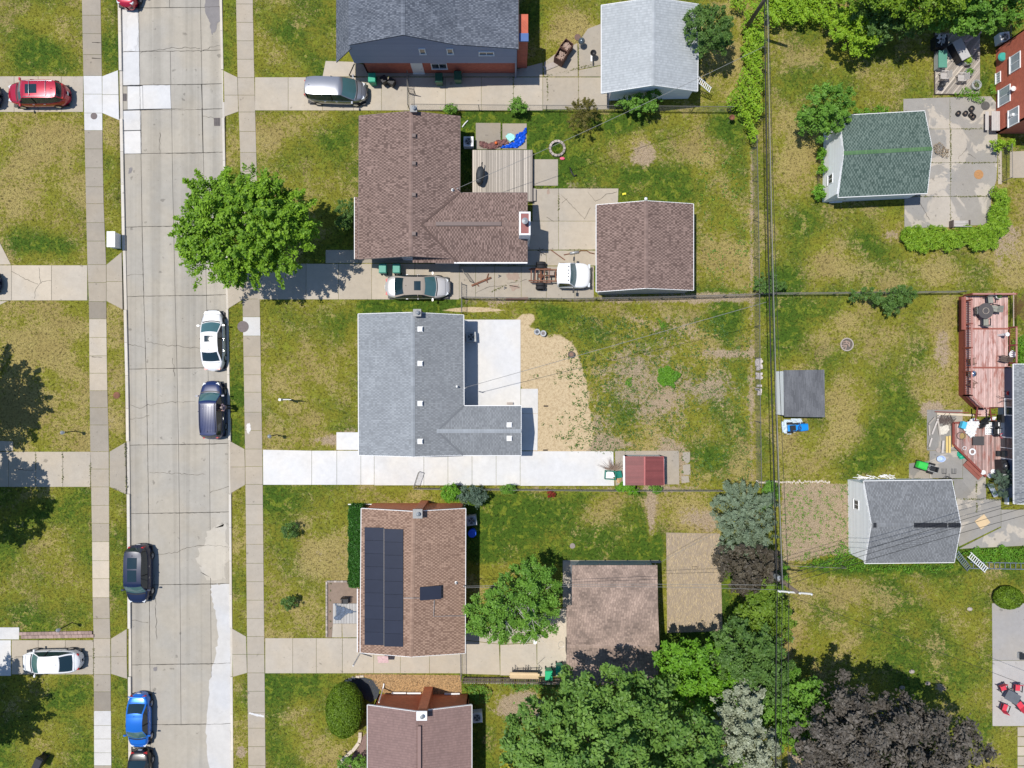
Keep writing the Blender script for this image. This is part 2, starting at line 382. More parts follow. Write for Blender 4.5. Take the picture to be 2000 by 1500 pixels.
BLB = [ # u v ru rv dlush ddry ddirt dsand
(90,110,70,35,.4,-.2,0,0),(90,260,70,25,-.2,.3,.1,0),(60,340,50,60,-.2,.25,.1,0),(120,480,60,30,.5,-.3,0,0),(30,480,40,30,.4,-.2,0,0),
(60,680,60,50,-.1,.3,.15,0),(50,800,50,50,-.2,.3,.1,0),(90,1000,60,30,.3,-.2,0,0),(40,1180,40,40,.3,-.1,0,0),(100,1130,60,50,-.1,.15,0,0),
(540,260,40,30,-.2,.3,.2,0),(520,290,25,25,-.1,.2,.3,0),(560,60,60,40,.2,-.1,0,0),(640,300,40,60,.2,-.2,0,0),(660,490,30,30,.2,-.2,0,0),
(565,700,50,60,-.1,.1,0,0),(600,620,90,25,.2,-.1,0,0),(640,860,60,14,-.1,.2,.6,0),(690,850,30,30,-.1,.2,.5,0),(660,840,40,12,.3,-.1,0,0),
(560,1000,60,40,.3,-.15,0,0),(620,1080,30,30,-.3,.35,.3,0),(670,1100,30,50,-.3,.3,.35,0),(590,1150,60,60,.1,0,0,0),
(560,1350,70,40,.45,-.25,0,0),(600,1420,60,50,-.2,.2,.05,0),(650,1470,40,25,-.3,.3,.2,0),
(940,240,50,30,.5,-.4,0,0),(1060,260,60,50,.4,-.3,0,0),(1130,330,60,40,.2,-.1,0,0),(1255,300,40,35,-.4,.35,.55,0),(1260,306,12,12,-.4,.3,.9,0),(1200,240,60,20,.3,-.2,0,0),
(1330,270,40,50,-.2,.3,.15,0),(1120,370,20,30,-.3,.2,.5,0),(1270,340,70,20,.3,-.2,0,0),(1300,380,50,20,.3,-.2,0,0),(1420,250,40,30,.4,-.3,0,0),(1400,500,60,40,-.2,.3,.1,0),
(1400,100,40,60,-.2,.2,.2,0),(1380,180,30,30,.3,-.2,0,0),
(1120,60,60,30,-.3,.4,.3,0),(1050,20,30,30,.3,-.2,0,0),
(1550,120,40,30,-.2,.3,.15,0),(1600,150,60,50,.2,-.1,0,0),(1560,300,40,60,-.2,.3,.2,0),(1700,480,60,30,.2,-.1,0,0),(1620,520,70,30,-.2,.3,.2,0),(1740,460,30,20,-.2,.3,.5,0),
(1560,470,40,40,.2,-.2,0,0),(1520,540,40,20,.2,-.2,0,0),(1850,540,60,20,-.1,.2,.2,0),(1950,470,60,60,-.2,.2,.3,0),
(1530,640,30,60,.5,-.3,0,0),(1600,610,60,25,.2,-.2,0,0),(1650,640,50,40,-.2,.25,0,0),(1760,700,60,60,.1,0,0,0),(1840,680,25,70,-.4,.3,.6,0),(1820,760,40,40,-.1,.2,.2,0),
(1750,820,60,60,.3,-.2,0,0),(1650,830,40,50,-.2,.3,.2,0),(1560,900,60,40,-.2,.25,.1,0),(1680,900,70,30,.35,-.25,0,0),(1820,800,30,16,-.4,0,.8,0),(1800,870,20,50,-.2,.2,.3,0),
(1060,610,60,20,.2,-.2,-.1,0),(1110,640,60,40,.35,-.25,-.2,0),(1220,620,60,30,-.1,.1,.15,0),(1330,640,60,40,-.1,.1,.2,0),(1420,630,30,40,.4,-.3,-.2,0),
(1200,720,60,60,.0,-.1,.14,0),(1400,760,60,40,-.1,0,.34,0),(1290,800,50,40,-.1,.15,.2,0),(1330,880,60,30,-.1,.25,.15,0),(1440,870,40,50,.2,.1,-.1,0),(1420,690,40,9,-.2,0,.6,0),
(1380,890,50,25,.4,-.3,-.1,0),(1120,730,30,50,.2,-.2,0,0),(1270,740,90,80,-.1,-.15,.3,0),(1170,850,40,60,0,-.1,.3,0),(1350,560,60,20,.3,-.2,0,0),
(1000,1000,60,40,.1,-.1,0,0),(1180,1000,50,40,-.5,.45,.1,0),(1215,1060,60,30,.1,.1,0,0),(1270,1010,10,60,-.4,.3,.6,0),(1240,975,60,20,-.3,.3,.3,0),(1080,970,60,15,-.2,.2,.2,0),
(1350,1010,50,28,-.4,.45,.30,.0),(1390,1020,30,30,-.4,.4,.3,.0),
(1600,1060,40,30,-.2,0,.3,0),(1570,990,50,50,0,0,.1,0),(1640,1100,60,18,.7,-.5,-.8,0),(1760,1112,130,8,.6,-.4,-.5,0),
(1600,1180,60,50,-.1,.25,.1,0),(1700,1200,80,60,.1,0,0,0),(1760,1160,60,30,-.1,.2,0,0),(1880,1180,60,60,.1,-.05,0,0),(1545,1250,30,60,-.2,.25,.3,0),(1800,1300,80,60,.2,-.1,0,0),
(1838,1343,12,10,-.4,.1,.9,0),(1018,1380,40,25,-.4,.1,1.0,0),(1060,1392,30,20,-.4,.1,.8,0),(940,1420,20,50,.1,0,.1,0),
(925,605,70,6,-.4,0,0,.9),(1010,640,20,20,-.4,0,0,.6),(1035,700,28,60,-.4,0,0,1.2),(1085,700,45,50,-.4,0,0,.8),(1090,790,60,95,-.5,0,0,1.3),(1100,850,58,45,-.5,0,0,1.2),(1055,830,25,60,-.5,0,0,1.2),
(1030,620,20,12,-.4,0,0,.6),(1160,868,60,12,-.2,0,.7,0),(1310,910,40,50,-.2,.1,.4,0),(470,1470,18,18,-.3,.1,.7,0),(1400,580,60,8,-.2,.1,.3,0)]
def fields(x, y):
 lush = np.full(x.shape, .4); dry = np.full(x.shape, .45); dirt = np.zeros(x.shape); sand = np.zeros(x.shape)
 for u0, v0, u1, v1, l, d, q in REG:
  wgt = rect(x, y, u0, v0, u1, v1)
  lush += (l-lush)*wgt; dry += (d-dry)*wgt; dirt += (q-dirt)*wgt
 for u, v, ru, rv, l, d, q, s in BLB:
  g = blob(x, y, u, v, ru, rv); lush += l*g; dry += d*g; dirt += q*g
  if s: sand += s*blob(x, y, u, v, ru, rv, 1.6)
 p1 = np.sin(x*.83+1.7*np.sin(y*.41+1))*np.sin(y*.77+1.3*np.sin(x*.37)); p2 = np.sin(x*1.9+1.1*np.sin(y*1.3))*np.sin(y*1.7-.9*np.sin(x*1.1+2)); p3 = np.sin(x*.51-y*.33+2)*np.sin(y*.63+x*.29)
 dry = dry+.13*p1+.08*p2; lush = lush-.15*p1+.12*p3; dirt = dirt+.05*p2*(dirt > .02)
 return np.clip(lush, 0, 1), np.clip(dry, 0, 1), np.clip(dirt, 0, 1), np.clip(sand, 0, 1)
# street edges (photograph columns as a function of row)
_LV = [-400, 0, 250, 500, 750, 1000, 1500, 1900]; _LU = [226, 231, 235, 240, 246, 249, 252, 255]
_RV = [-400, 0, 200, 600, 870, 1000, 1500, 1900]; _RU = [424, 432, 436, 444, 449, 450, 454, 457]
def roadL(v): return float(np.interp(v, _LV, _LU))
def roadR(v): return float(np.interp(v, _RV, _RU))
# ground sheet
gx = np.concatenate(([-900, -300, -100, -60], np.arange(-48, 48.01, .25), [60, 100, 300, 900]))
gy = np.concatenate(([-900, -300, -100, -50], np.arange(-37, 37.01, .25), [50, 100, 300, 900]))
X, Y = np.meshgrid(gx, gy)
Z = np.zeros(X.shape)
pv = 750 - Y*PXM; pu = 1000 + X*PXM
inroad = (pu > np.interp(pv, _LV, _LU)) & (pu < np.interp(pv, _RV, _RU))
Z[inroad] = -.5
Z += np.where(inroad, 0, (np.sin(X*1.7+Y*.6)*np.cos(Y*1.3-X*.4))*.004)
ny, nx = X.shape
vs = np.stack([X, Y, Z], -1).reshape(-1, 3)
i = np.arange(ny-1)[:, None]*nx + np.arange(nx-1)[None, :]
fs = np.stack([i, i+1, i+nx+1, i+nx], -1).reshape(-1, 4)
def np_mesh(name, verts, faces, mat, parent=None, attrs=None, smooth=False, world=True):
 me = bpy.data.meshes.new(name)
 nv, nf, k = len(verts), len(faces), faces.shape[1]
 v = np.asarray(verts, dtype=np.float32)
 if parent is not None and world:
  v = v - np.array(worg(parent), dtype=np.float32)
 me.vertices.add(nv); me.vertices.foreach_set('co', v.ravel())
 me.loops.add(nf*k); me.loops.foreach_set('vertex_index', faces.astype(np.int32).ravel())
 me.polygons.add(nf); me.polygons.foreach_set('loop_start', np.arange(0, nf*k, k, dtype=np.int32))
 me.update(calc_edges=True)
 for (an, dom, arr) in (attrs or []):
  a = me.attributes.new(an, 'FLOAT', dom); a.data.foreach_set('value', np.asarray(arr, dtype=np.float32).ravel())
 if smooth: me.polygons.foreach_set('use_smooth', np.ones(nf, dtype=bool))
 me.materials.append(mat)
 o = bpy.data.objects.new(name, me); COL.objects.link(o)
 if parent is not None: o.parent = parent
 return o
L_, D_, Q_, S_ = fields(X.ravel(), Y.ravel())
ground = np_mesh('ground', vs, fs, M_lawn, attrs=[('lush', 'POINT', L_), ('dry', 'POINT', D_), ('dirt', 'POINT', Q_), ('sand', 'POINT', S_), ('tone', 'POINT', np.ones(len(vs)))], smooth=True)
tag(ground, 'patchy green and straw coloured lawns around the houses', 'ground', kind='structure')
# mask of everything hard, so grass stays off it
MG = .1; MX0, MY0 = -46., -36.
MASK = np.zeros((720, 920), bool)
def mask_poly(pts, grow=0):
 xs = [p[0] for p in pts]; ys = [p[1] for p in pts]
 i0 = max(0, int((min(xs)-MX0)/MG)); i1 = min(920, int((max(xs)-MX0)/MG)+2)
 j0 = max(0, int((min(ys)-MY0)/MG)); j1 = min(720, int((max(ys)-MY0)/MG)+2)
 if i1 <= i0 or j1 <= j0: return
 gx_, gy_ = np.meshgrid(MX0+(np.arange(i0, i1)+.5)*MG, MY0+(np.arange(j0, j1)+.5)*MG)
 ins = np.zeros(gx_.shape, bool); n = len(pts)
 for k in range(n):
  x1, y1 = pts[k][0], pts[k][1]; x2, y2 = pts[(k+1) % n][0], pts[(k+1) % n][1]
  if y1 == y2: continue
  c = ((y1 > gy_) != (y2 > gy_)) & (gx_ < (x2-x1)*(gy_-y1)/(y2-y1)+x1)
  ins ^= c
 MASK[j0:j1, i0:i1] |= ins
def masked(x, y):
 i = np.clip(((x-MX0)/MG).astype(int), 0, 919); j = np.clip(((y-MY0)/MG).astype(int), 0, 719)
 return MASK[j, i]
def inset(poly, d):
 n = len(poly); out = []
 ar = sum(poly[i][0]*poly[(i+1) % n][1]-poly[(i+1) % n][0]*poly[i][1] for i in range(n))
 if ar < 0: poly = poly[::-1]
 for i in range(n):
  p0 = Vector(poly[i-1][:2]); p1 = Vector(poly[i][:2]); p2 = Vector(poly[(i+1) % n][:2])
  a = (p1-p0).normalized(); b = (p2-p1).normalized()
  n1 = Vector((-a.y, a.x)); n2 = Vector((-b.y, b.x))
  m = n1+n2
  if m.length < 1e-4: m = n1
  m = m/max(.3, m.dot(n1)) if m.length > 0 else m
  out.append(p1+m*d)
 return out
def slab(parent, px, mat, tone=1.0, z=.03, thick=.25, gap=.012, name='slab', hj=.0):
 pts = [P(a, b) for a, b in px]
 mask_poly(pts)
 q = inset([(p.x, p.y) for p in pts], gap)
 dz = random.uniform(-.004, .004)
 bb = MB()
 q2 = inset([tuple(p) for p in q], .01)
 n = len(q); z1 = z+dz
 vs_ = [(p.x, p.y, z1-thick) for p in q]+[(p.x, p.y, z1-.008) for p in q]+[(p.x, p.y, z1) for p in q2]
 fs_ = [tuple(range(2*n, 3*n))]
 for k in (0, n):
  fs_ += [(k+i, k+(i+1) % n, k+(i+1) % n+n, k+i+n) for i in range(n)]
 bb.add(vs_, fs_)
 o = bb.build(name, mat, parent)
 o['slab_tone'] = float(tone*random.uniform(.965, 1.035))
 return o
# ---- the street: base, slabs, kerbs
street = thing('road', 'concrete street running past the front lawns with parked cars', 'road', P(342, 750, -.12), kind='structure')
b = MB()
for v0 in range(-400, 1900, 100):
 b.add([P(roadL(v0)-3, v0, -.30), P(roadR(v0)+3, v0, -.30), P(roadR(v0+100)+3, v0+100, -.30), P(roadL(v0+100)-3, v0+100, -.30)], [(3, 2, 1, 0)])
b.build('joint_bed', M_joint, street)
def jl(v): return float(np.interp(v, [0, 500, 760, 1000, 1500], [269, 277, 285, 289, 293]))
def jr(v): return float(np.interp(v, [0, 300, 570, 870, 1500], [390, 396, 402, 408, 413]))
cross = [-330, -240, -150, -60, 13, 98, 164, 213, 298, 441, 577, 719, 868, 1002, 1142, 1298, 1416, 1530, 1640, 1780]
RZ = -.115
for k in range(len(cross)-1):
 v0, v1 = cross[k], cross[k+1]
 sl = -2 if v0 > 13 else 0
 tn = random.uniform(.95, 1.04)
 A = roadL(v0)+5; B_ = roadL(v1)+5
 lm = M_road; t1 = tn
 if v0 in (13, 98): lm = M_new; t1 = .93
 segs = [[(A, v0+2), (jl(v0), v0+1), (jl(v1), v1+1), (B_, v1+2)]]
 if v0 == 164:
  slab(street, [(jl(v0)-1, v0+3), (277, v0+2), (278, 212), (jl(v1)-25, 213), (247, v0+3)], M_new, .92, RZ)
  slab(street, [(277, 165), (331, 164), (333, 211), (278, 212)], M_new, .95, RZ)
  slab(street, [(236, 167), (247, 167), (248, 213), (236, 214)], M_road, .97, RZ)
  slab(street, [(331, 164), (392, 163), (394, 210), (333, 211)], M_road, tn, RZ)
 elif v0 == 213:
  slab(street, [(236, 215), (274, 214), (274, 253), (237, 254)], M_new, .92, RZ)
  slab(street, [(238, 255), (274, 254), (275, 299), (239, 300)], M_new, .96, RZ)
  slab(street, [(274, 214), (334, 211), (335, 298), (275, 299)], M_road, tn*1.01, RZ)
  slab(street, [(334, 211), (393, 209), (395, 297), (335, 298)], M_road, tn, RZ)
 else:
  slab(street, segs[0], lm, t1, RZ)
  if (v1-v0) > 120 or k % 2:
   m0, m1 = (jl(v0)+jr(v0))/2, (jl(v1)+jr(v1))/2
   slab(street, [(jl(v0), v0+1), (m0, v0), (m1, v1), (jl(v1), v1+1)], M_road, tn, RZ)
   slab(street, [(m0, v0), (jr(v0), v0+sl/2), (jr(v1), v1+sl/2), (m1, v1)], M_road, tn*1.01, RZ)
  else:
   slab(street, [(jl(v0), v0+1), (jr(v0), v0+sl/2), (jr(v1), v1+sl/2), (jl(v1), v1+1)], M_road, tn, RZ)
 rt = 1.02
 slab(street, [(jr(v0), v0+sl/2), (roadR(v0)-3, v0+sl), (roadR(v1)-3, v1+sl), (jr(v1), v1+sl/2)], M_road, rt if v0 < 1000 else 1.04, RZ)
# pale worn cement skim along the east gutter
def blobpoly(pts, z, name, mat, parent, tone=1, n=6, amp=2.5, seed=3):
 r_ = random.Random(seed); out = []
 for i in range(len(pts)):
  a = pts[i]; c = pts[(i+1) % len(pts)]
  for k in range(n):
   t = k/n
   out.append((a[0]+(c[0]-a[0])*t+r_.uniform(-amp, amp)*(1 if k else .4), a[1]+(c[1]-a[1])*t+r_.uniform(-amp, amp)*(1 if k else .4)))
 pp = [P(u, v) for u, v in out]
 bb = MB(); bb.add([(p.x, p.y, z) for p in pp][::-1], [tuple(range(len(pp)))])
 o = bb.build(name, mat, parent); o['slab_tone'] = tone
 return o
blobpoly([(411, 1143), (447, 1141), (449, 1290), (450, 1500), (452, 1640), (415, 1600), (414, 1560), (403, 1470), (402, 1410), (408, 1330), (418, 1290), (426, 1245), (420, 1200), (411, 1165)], RZ+.008, 'cement_skim', M_new, street, .84)
blobpoly([(380, 1090), (410, 1035), (440, 1020), (445, 1075), (440, 1130), (400, 1130)], RZ+.008, 'cement_skim', M_road, street, 1.22, seed=5, n=9, amp=5)
blobpoly([(249, 30), (268, 20), (271, 60), (262, 98), (246, 95)], RZ+.008, 'cement_skim', M_new, street, .98, seed=8)
M_stain = pm('damp_dark_concrete', (.20, .185, .18), .7, .2, 2, .1, 30)
blobpoly([(400, -5), (428, -8), (430, 28), (420, 60), (412, 66), (408, 40), (400, 20)], RZ+.009, 'damp_patch', M_stain, street, seed=12, amp=2)
blobpoly([(247, 1260), (250, 1250), (252, 1275), (248, 1290)], RZ+.009, 'damp_patch', M_stain, street, seed=13, amp=1)
blobpoly([(298, 1305), (305, 1303), (306, 1311), (299, 1312)], RZ+.009, 'oil_spot', M_stain, street, seed=14, amp=1)
blobpoly([(251, 328), (257, 325), (256, 336), (249, 338)], RZ+.009, 'oil_spot', M_stain, street, seed=15, amp=1)
# cracks: thin dark meandering seams
M_crack = pm('tar_crack', (.07, .062, .05), .9, .3, 6, .2, 60, 0)
def crack(pts, z, parent, wd=.022, seed=1, jit=1.6, name='crack', mat=None):
 r_ = random.Random(seed); pth = []
 for i in range(len(pts)-1):
  a, c = pts[i], pts[i+1]
  n = max(2, int(math.hypot(c[0]-a[0], c[1]-a[1])/5))
  for k in range(n):
   t = k/n; pth.append((a[0]+(c[0]-a[0])*t+r_.uniform(-jit, jit), a[1]+(c[1]-a[1])*t+r_.uniform(-jit, jit)))
 pth.append(pts[-1]); bb = MB()
 q = [P(a, c) for a, c in pth]; L = [];
 for i, p in enumerate(q):
  d = (q[min(i+1, len(q)-1)]-q[max(i-1, 0)]).normalized(); s_ = Vector((-d.y, d.x, 0)); ww = wd*r_.uniform(.4, 1.2)/2
  L += [(p.x+s_.x*ww, p.y+s_.y*ww, z), (p.x-s_.x*ww, p.y-s_.y*ww, z)]
 bb.add(L, [(2*i, 2*i+1, 2*i+3, 2*i+2) for i in range(len(q)-1)])
 return bb.build(name, mat or M_crack, parent)
CR = RZ+.013
for i, pts in enumerate([[(271, 102), (300, 97), (330, 92), (360, 92), (390, 93)], [(391, 99), (410, 92), (428, 88)], [(246, 673), (262, 674), (284, 681)], [(284, 667), (315, 674), (350, 676), (388, 680)],
  [(253, 792), (275, 798), (288, 791), (310, 788), (340, 785), (380, 785)], [(290, 922), (330, 925), (360, 926), (400, 927)], [(408, 962), (430, 955), (447, 950)],
  [(305, 1085), (340, 1080), (370, 1069), (410, 1065), (445, 1069)], [(246, 537), (262, 536), (280, 536)], [(336, 700), (340, 735)], [(395, 226), (415, 229), (420, 232)],
  [(311, 258), (311, 300)], [(256, 1212), (270, 1214), (288, 1217)], [(300, 1120), (302, 1180), (305, 1250)], [(252, 818), (275, 816), (290, 812)]]):
 crack(pts, CR, street, .03, i)
cr2 = [ (160, 160+0) ]
# tar-filled joints
for v0 in cross[3:18]:
 crack([(roadL(v0)+5, v0+2), (jl(v0), v0+1), (jr(v0), v0), (roadR(v0)-3, v0-2)], CR, street, .035, v0, .5, 'tar_joint')
crack([(jl(v), v) for v in range(15, 1500, 60)], CR, street, .028, 90, .4, 'tar_joint')
# kerbs: a kerb is a real step
M_kerb = concrete('kerb_concrete', (.56, .52, .46))
def kerb(f, side, v_ranges):
 for a, c in v_ranges:
  n = max(1, round((c-a)/73))
  for k in range(n):
   v0, v1 = a+(c-a)*k/n, a+(c-a)*(k+1)/n
   u0, u1 = f(v0), f(v1)
   if side < 0: q = [(u0-1, v0), (u0+5, v0), (u1+5, v1), (u1-1, v1)]
   else: q = [(u0-3, v0), (u0+2, v0), (u1+2, v1), (u1-3, v1)]
   slab(street, q, M_kerb, random.uniform(.95, 1.1), .035, .3, .008, 'kerb_stone')
kerb(roadL, -1, [(-400, 138), (232, 488), (605, 862), (965, 1228), (1322, 1900)])
kerb(roadR, 1, [(-400, 136), (230, 480), (604, 860), (965, 1226), (1322, 1900)])
# lowered kerbs at the driveways
def kerb_low(f, side, a, c):
 u0, u1 = f(a), f(c)
 q = [(u0-1, a), (u0+5, a), (u1+5, c), (u1-1, c)] if side < 0 else [(u0-3, a), (u0+2, a), (u1+2, c), (u1-3, c)]
 slab(street, q, M_kerb, .9, -.05, .3, .008, 'lowered_kerb_stone')
for a, c in [(138, 232), (488, 605), (862, 965), (1228, 1322)]: kerb_low(roadL, -1, a, c)
for a, c in [(136, 230), (480, 604), (860, 965), (1226, 1322)]: kerb_low(roadR, 1, a, c)
# ---- pavements
def ip(v, a, b): return float(np.interp(v, a, b))
WL = ([0, 150, 300, 400, 520, 600, 760, 860, 950, 1060, 1166, 1250, 1500], [160, 163, 166, 168, 171, 174, 175, 176, 178, 180, 181, 183, 184])
WR = ([0, 150, 300, 400, 520, 600, 760, 860, 950, 1166, 1250, 1500], [197, 199.5, 201, 203, 208, 208, 210, 213, 213.5, 214, 216, 218])
EL = ([0, 150, 300, 600, 900, 1100, 1500], [461, 464, 469, 474, 479, 481, 485]); ER = ([0, 150, 300, 600, 900, 1100, 1500], [494, 497, 501, 508, 513, 515, 519])
def walk(name, label, L, Rr, joints, tones):
 root = thing(name, label, 'pavement', P((L[1][0]+Rr[1][0])/2, 750), kind='structure')
 for a, c in zip(joints[:-1], joints[1:]):
  t, m = 1.0, M_walk
  for lo, hi, tt, mm in tones:
   if lo <= (a+c)/2 < hi: t, m = tt, mm
  slab(root, [(ip(a, *L), a), (ip(a, *Rr), a), (ip(c, *Rr), c), (ip(c, *L), c)], m, t)
 return root
WJ = [-380, -330, -280, -230, -180, -130, -80, -40, -5, 30, 66, 107, 148, 184, 221, 255, 291, 328, 365, 398, 435, 471, 517, 552, 589, 623, 659, 695, 729, 763, 796, 830, 882, 916, 951, 987, 1022, 1058, 1095, 1130, 1167, 1208, 1247, 1283, 1317, 1351, 1388, 1417, 1443, 1470, 1495, 1530, 1570, 1610, 1650, 1690, 1730]
west = walk('sidewalk', 'concrete sidewalk in front of the lawns across the street', WL, WR, WJ,
 [(-400, 148, .80, M_walk), (148, 255, .95, M_new), (255, 517, .82, M_walk), (517, 589, .87, M_walk), (589, 623, .62, M_walk), (623, 763, 1.12, M_walk), (763, 882, .76, M_walk), (882, 951, .92, M_walk), (951, 1022, .95, M_walk), (1022, 1058, .84, M_walk), (1058, 1167, 1.22, M_walk), (1167, 1247, .85, M_walk), (1247, 1317, .98, M_walk), (1317, 1350, .82, M_walk), (1350, 1388, .68, M_walk), (1388, 1495, .88, M_new), (1495, 1800, .85, M_walk)])
EJ = [-380, -330, -280, -230, -180, -130, -80, -30, 8, 44, 80, 116, 152, 186, 219, 257, 298, 335, 370, 408, 445, 482, 515, 550, 584, 619, 656, 696, 732, 766, 805, 841, 877, 911, 946, 985, 1025, 1063, 1100, 1136, 1172, 1208, 1243, 1278, 1314, 1350, 1392, 1422, 1458, 1495, 1530, 1570, 1610, 1650, 1690, 1730]
east = walk('sidewalk', 'concrete sidewalk in front of the ranch houses', EL, ER, EJ,
 [(-400, 300, .97, M_walk), (300, 584, .90, M_walk), (584, 619, .84, M_walk), (619, 656, .90, M_new), (656, 696, .88, M_walk), (696, 805, .98, M_walk), (805, 877, .86, M_walk), (877, 946, .95, M_walk), (946, 1314, .97, M_walk), (1314, 1800, .93, M_walk)])
blobpoly([(482, 829), (488, 826), (490, 838), (486, 848), (482, 842)], .042, 'paint_spill', M_new, east, seed=22, amp=1.2)
blobpoly([(486, 1391), (502, 1394), (516, 1397), (516, 1401), (500, 1398), (487, 1394)], .042, 'patched_crack', M_new, east, seed=23, amp=.8)
for v in (83, 114, 697):
 crack([(180, v), (198 if v < 500 else 200, v+1)], .042, west, .05, v, .3, 'chalk_mark', M_new)
# ---- aprons and driveways
def drive(label, polys, mat=None, name='driveway'):
 xs = [p[0] for q in polys for p in q[0]]; ys = [p[1] for q in polys for p in q[0]]
 root = thing(name, label, name, P(sum(xs)/len(xs), sum(ys)/len(ys)), kind='structure')
 for q in polys:
  slab(root, q[0], q[2] if len(q) > 2 else (mat or M_drive), q[1])
 return root
def strip(u, v0, v1, tone, mat=None, dv=0):
 """slabs between the columns u, from row v0 to v1"""
 out = []
 for a, c in zip(u[:-1], u[1:]):
  out.append(([(a, v0), (c, v0), (c, v1), (a, v1)], tone*random.uniform(.96, 1.04)) + ((mat,) if mat else ()))
 return out
W1 = drive('driveway under the red SUV across the street', strip([-260, -180, -100, -56, -16, 28, 75, 120, 163], 149, 219, 1.05) + [([(200, 149), (231, 137), (232, 185), (200, 185)], .95, M_new), ([(200, 185), (232, 185), (233, 235), (200, 221)], .95, M_new)])
W2 = drive('cracked driveway opposite the brown roofed ranch house', strip([-260, -180, -60, -10, 23, 101, 171], 518, 587, 1.12) + [([(-60, 440), (-6, 462), (22, 517), (-60, 517)], 1.08), ([(-60, 588), (15, 588), (-8, 600), (-60, 610)], 1.08), ([(208, 517), (238, 492), (239, 550), (208, 550)], .88), ([(208, 550), (239, 550), (240, 605), (208, 588)], .88)])
W3 = drive('driveway opposite the grey roofed ranch house', strip([-260, -180, -90, -40, 17, 70, 123, 177], 882, 951, 1.0) + [([(214, 882), (245, 864), (247, 966), (214, 951)], .84), ([(-60, 858), (26, 862), (26, 881), (-60, 881)], 1.0)])
W4 = drive('driveway under the white sedan across the street', strip([23, 75, 128, 183], 1250, 1317, .92) + [([(-90, 1225), (38, 1225), (38, 1249), (-90, 1249)], .93, M_new), ([(-90, 1250), (22, 1250), (22, 1320), (-90, 1320)], .93, M_new), ([(217, 1247), (248, 1228), (248, 1282), (217, 1282)], .87), ([(217, 1282), (248, 1282), (249, 1326), (217, 1316)], .87)])
E1 = drive('long driveway beside the two tone blue house', strip([498, 563, 630, 691, 745, 797, 870, 940, 1003, 1060], 151, 216, 1.05) + strip([1060, 1130, 1190], 151, 214, .92) +
 [([(437, 138), (464, 151), (465, 186), (438, 186)], .98), ([(438, 186), (465, 186), (466, 218), (439, 228)], .98), ([(636, 119), (694, 121), (694, 150), (630, 150)], 1.1),
 ([(694, 121), (720, 130), (1010, 135), (1060, 122), (1060, 150), (694, 150)], .9), ([(1062, 122), (1082, 107), (1128, 84), (1129, 150), (1062, 150)], .85), ([(1130, 82), (1148, 56), (1175, 46), (1200, 44), (1200, 122), (1130, 136)], .80), ([(1130, 137), (1200, 123), (1200, 150), (1130, 150)], .86)])
E2 = drive('driveway with the tan roofed sedan and the truck cab', strip([503, 598, 661, 726, 810, 897], 515, 585, .98) + [([(444, 481), (473, 515), (474, 550), (444, 550)], .92), ([(444, 550), (474, 550), (475, 585), (446, 603)], .92)] +
 strip([897, 929, 966, 1018, 1067, 1123, 1160], 520, 583, .86) + [([(700, 505), (897, 505), (897, 514), (700, 514)], .8), ([(897, 500), (1030, 500), (1030, 519), (897, 519)], .8), ([(636, 488), (700, 488), (700, 514), (636, 514)], .95)] )
P2 = drive('cracked concrete patio between the deck and the brown garage', [([(1040, 369), (1091, 368), (1091, 432), (1040, 432)], .98), ([(1091, 368), (1208, 368), (1207, 400), (1180, 432), (1091, 432)], 1.0), ([(1030, 432), (1091, 432), (1091, 488), (1030, 488)], 1.03), ([(1091, 432), (1164, 432), (1164, 488), (1091, 488)], 1.06),
 ([(1025, 489), (1067, 489), (1067, 519), (1025, 519)], .98), ([(1067, 489), (1122, 489), (1122, 519), (1067, 519)], 1.0), ([(1122, 489), (1165, 489), (1165, 519), (1122, 519)], .98), ([(1041, 311), (1090, 311), (1090, 363), (1041, 363)], .92), ([(929, 240), (978, 240), (978, 292), (929, 292)], .74), ([(981, 241), (1029, 241), (1029, 292), (981, 292)], .86)], M_walk, 'patio')
E3 = drive('bright new concrete driveway beside the grey roofed house', [([(513.5, 878), (609, 880), (609, 947), (514, 947)], 1.0)] + strip([609, 658, 705, 731], 880, 947, .99) + strip([731, 828, 875, 922, 969, 1016], 881, 948, .98) + [([(1016, 881), (1198, 881), (1200, 949), (1016, 949)], 1.0),
 ([(657, 844), (702, 844), (702, 879), (657, 879)], 1.02)], M_new)
for q in ([(449, 861), (478, 877), (479, 912), (449, 912)], [(449, 912), (479, 912), (479, 947), (450, 964)]): slab(E3, q, M_walk, .93)
P3 = drive('bright new concrete patio behind the grey roofed house', [([(905, 624), (1017, 624), (1017, 795), (905, 795)], .98), ([(1017, 759), (1051, 759), (1051, 808), (1017, 808)], .96), ([(1017, 808), (1051, 808), (1050, 880), (1017, 880)], .96)], M_new, 'patio')
S3 = drive('weathered concrete pad under the red metal shed', [([(1201, 880), (1326, 880), (1327, 946), (1202, 948)], .88), ([(1333, 883), (1348, 883), (1348, 901), (1342, 906), (1333, 898)], .85), ([(1333, 908), (1348, 906), (1349, 928), (1334, 927)], .85), ([(1330, 930), (1345, 929), (1347, 942), (1331, 944)], .82)], M_walk, 'patio')
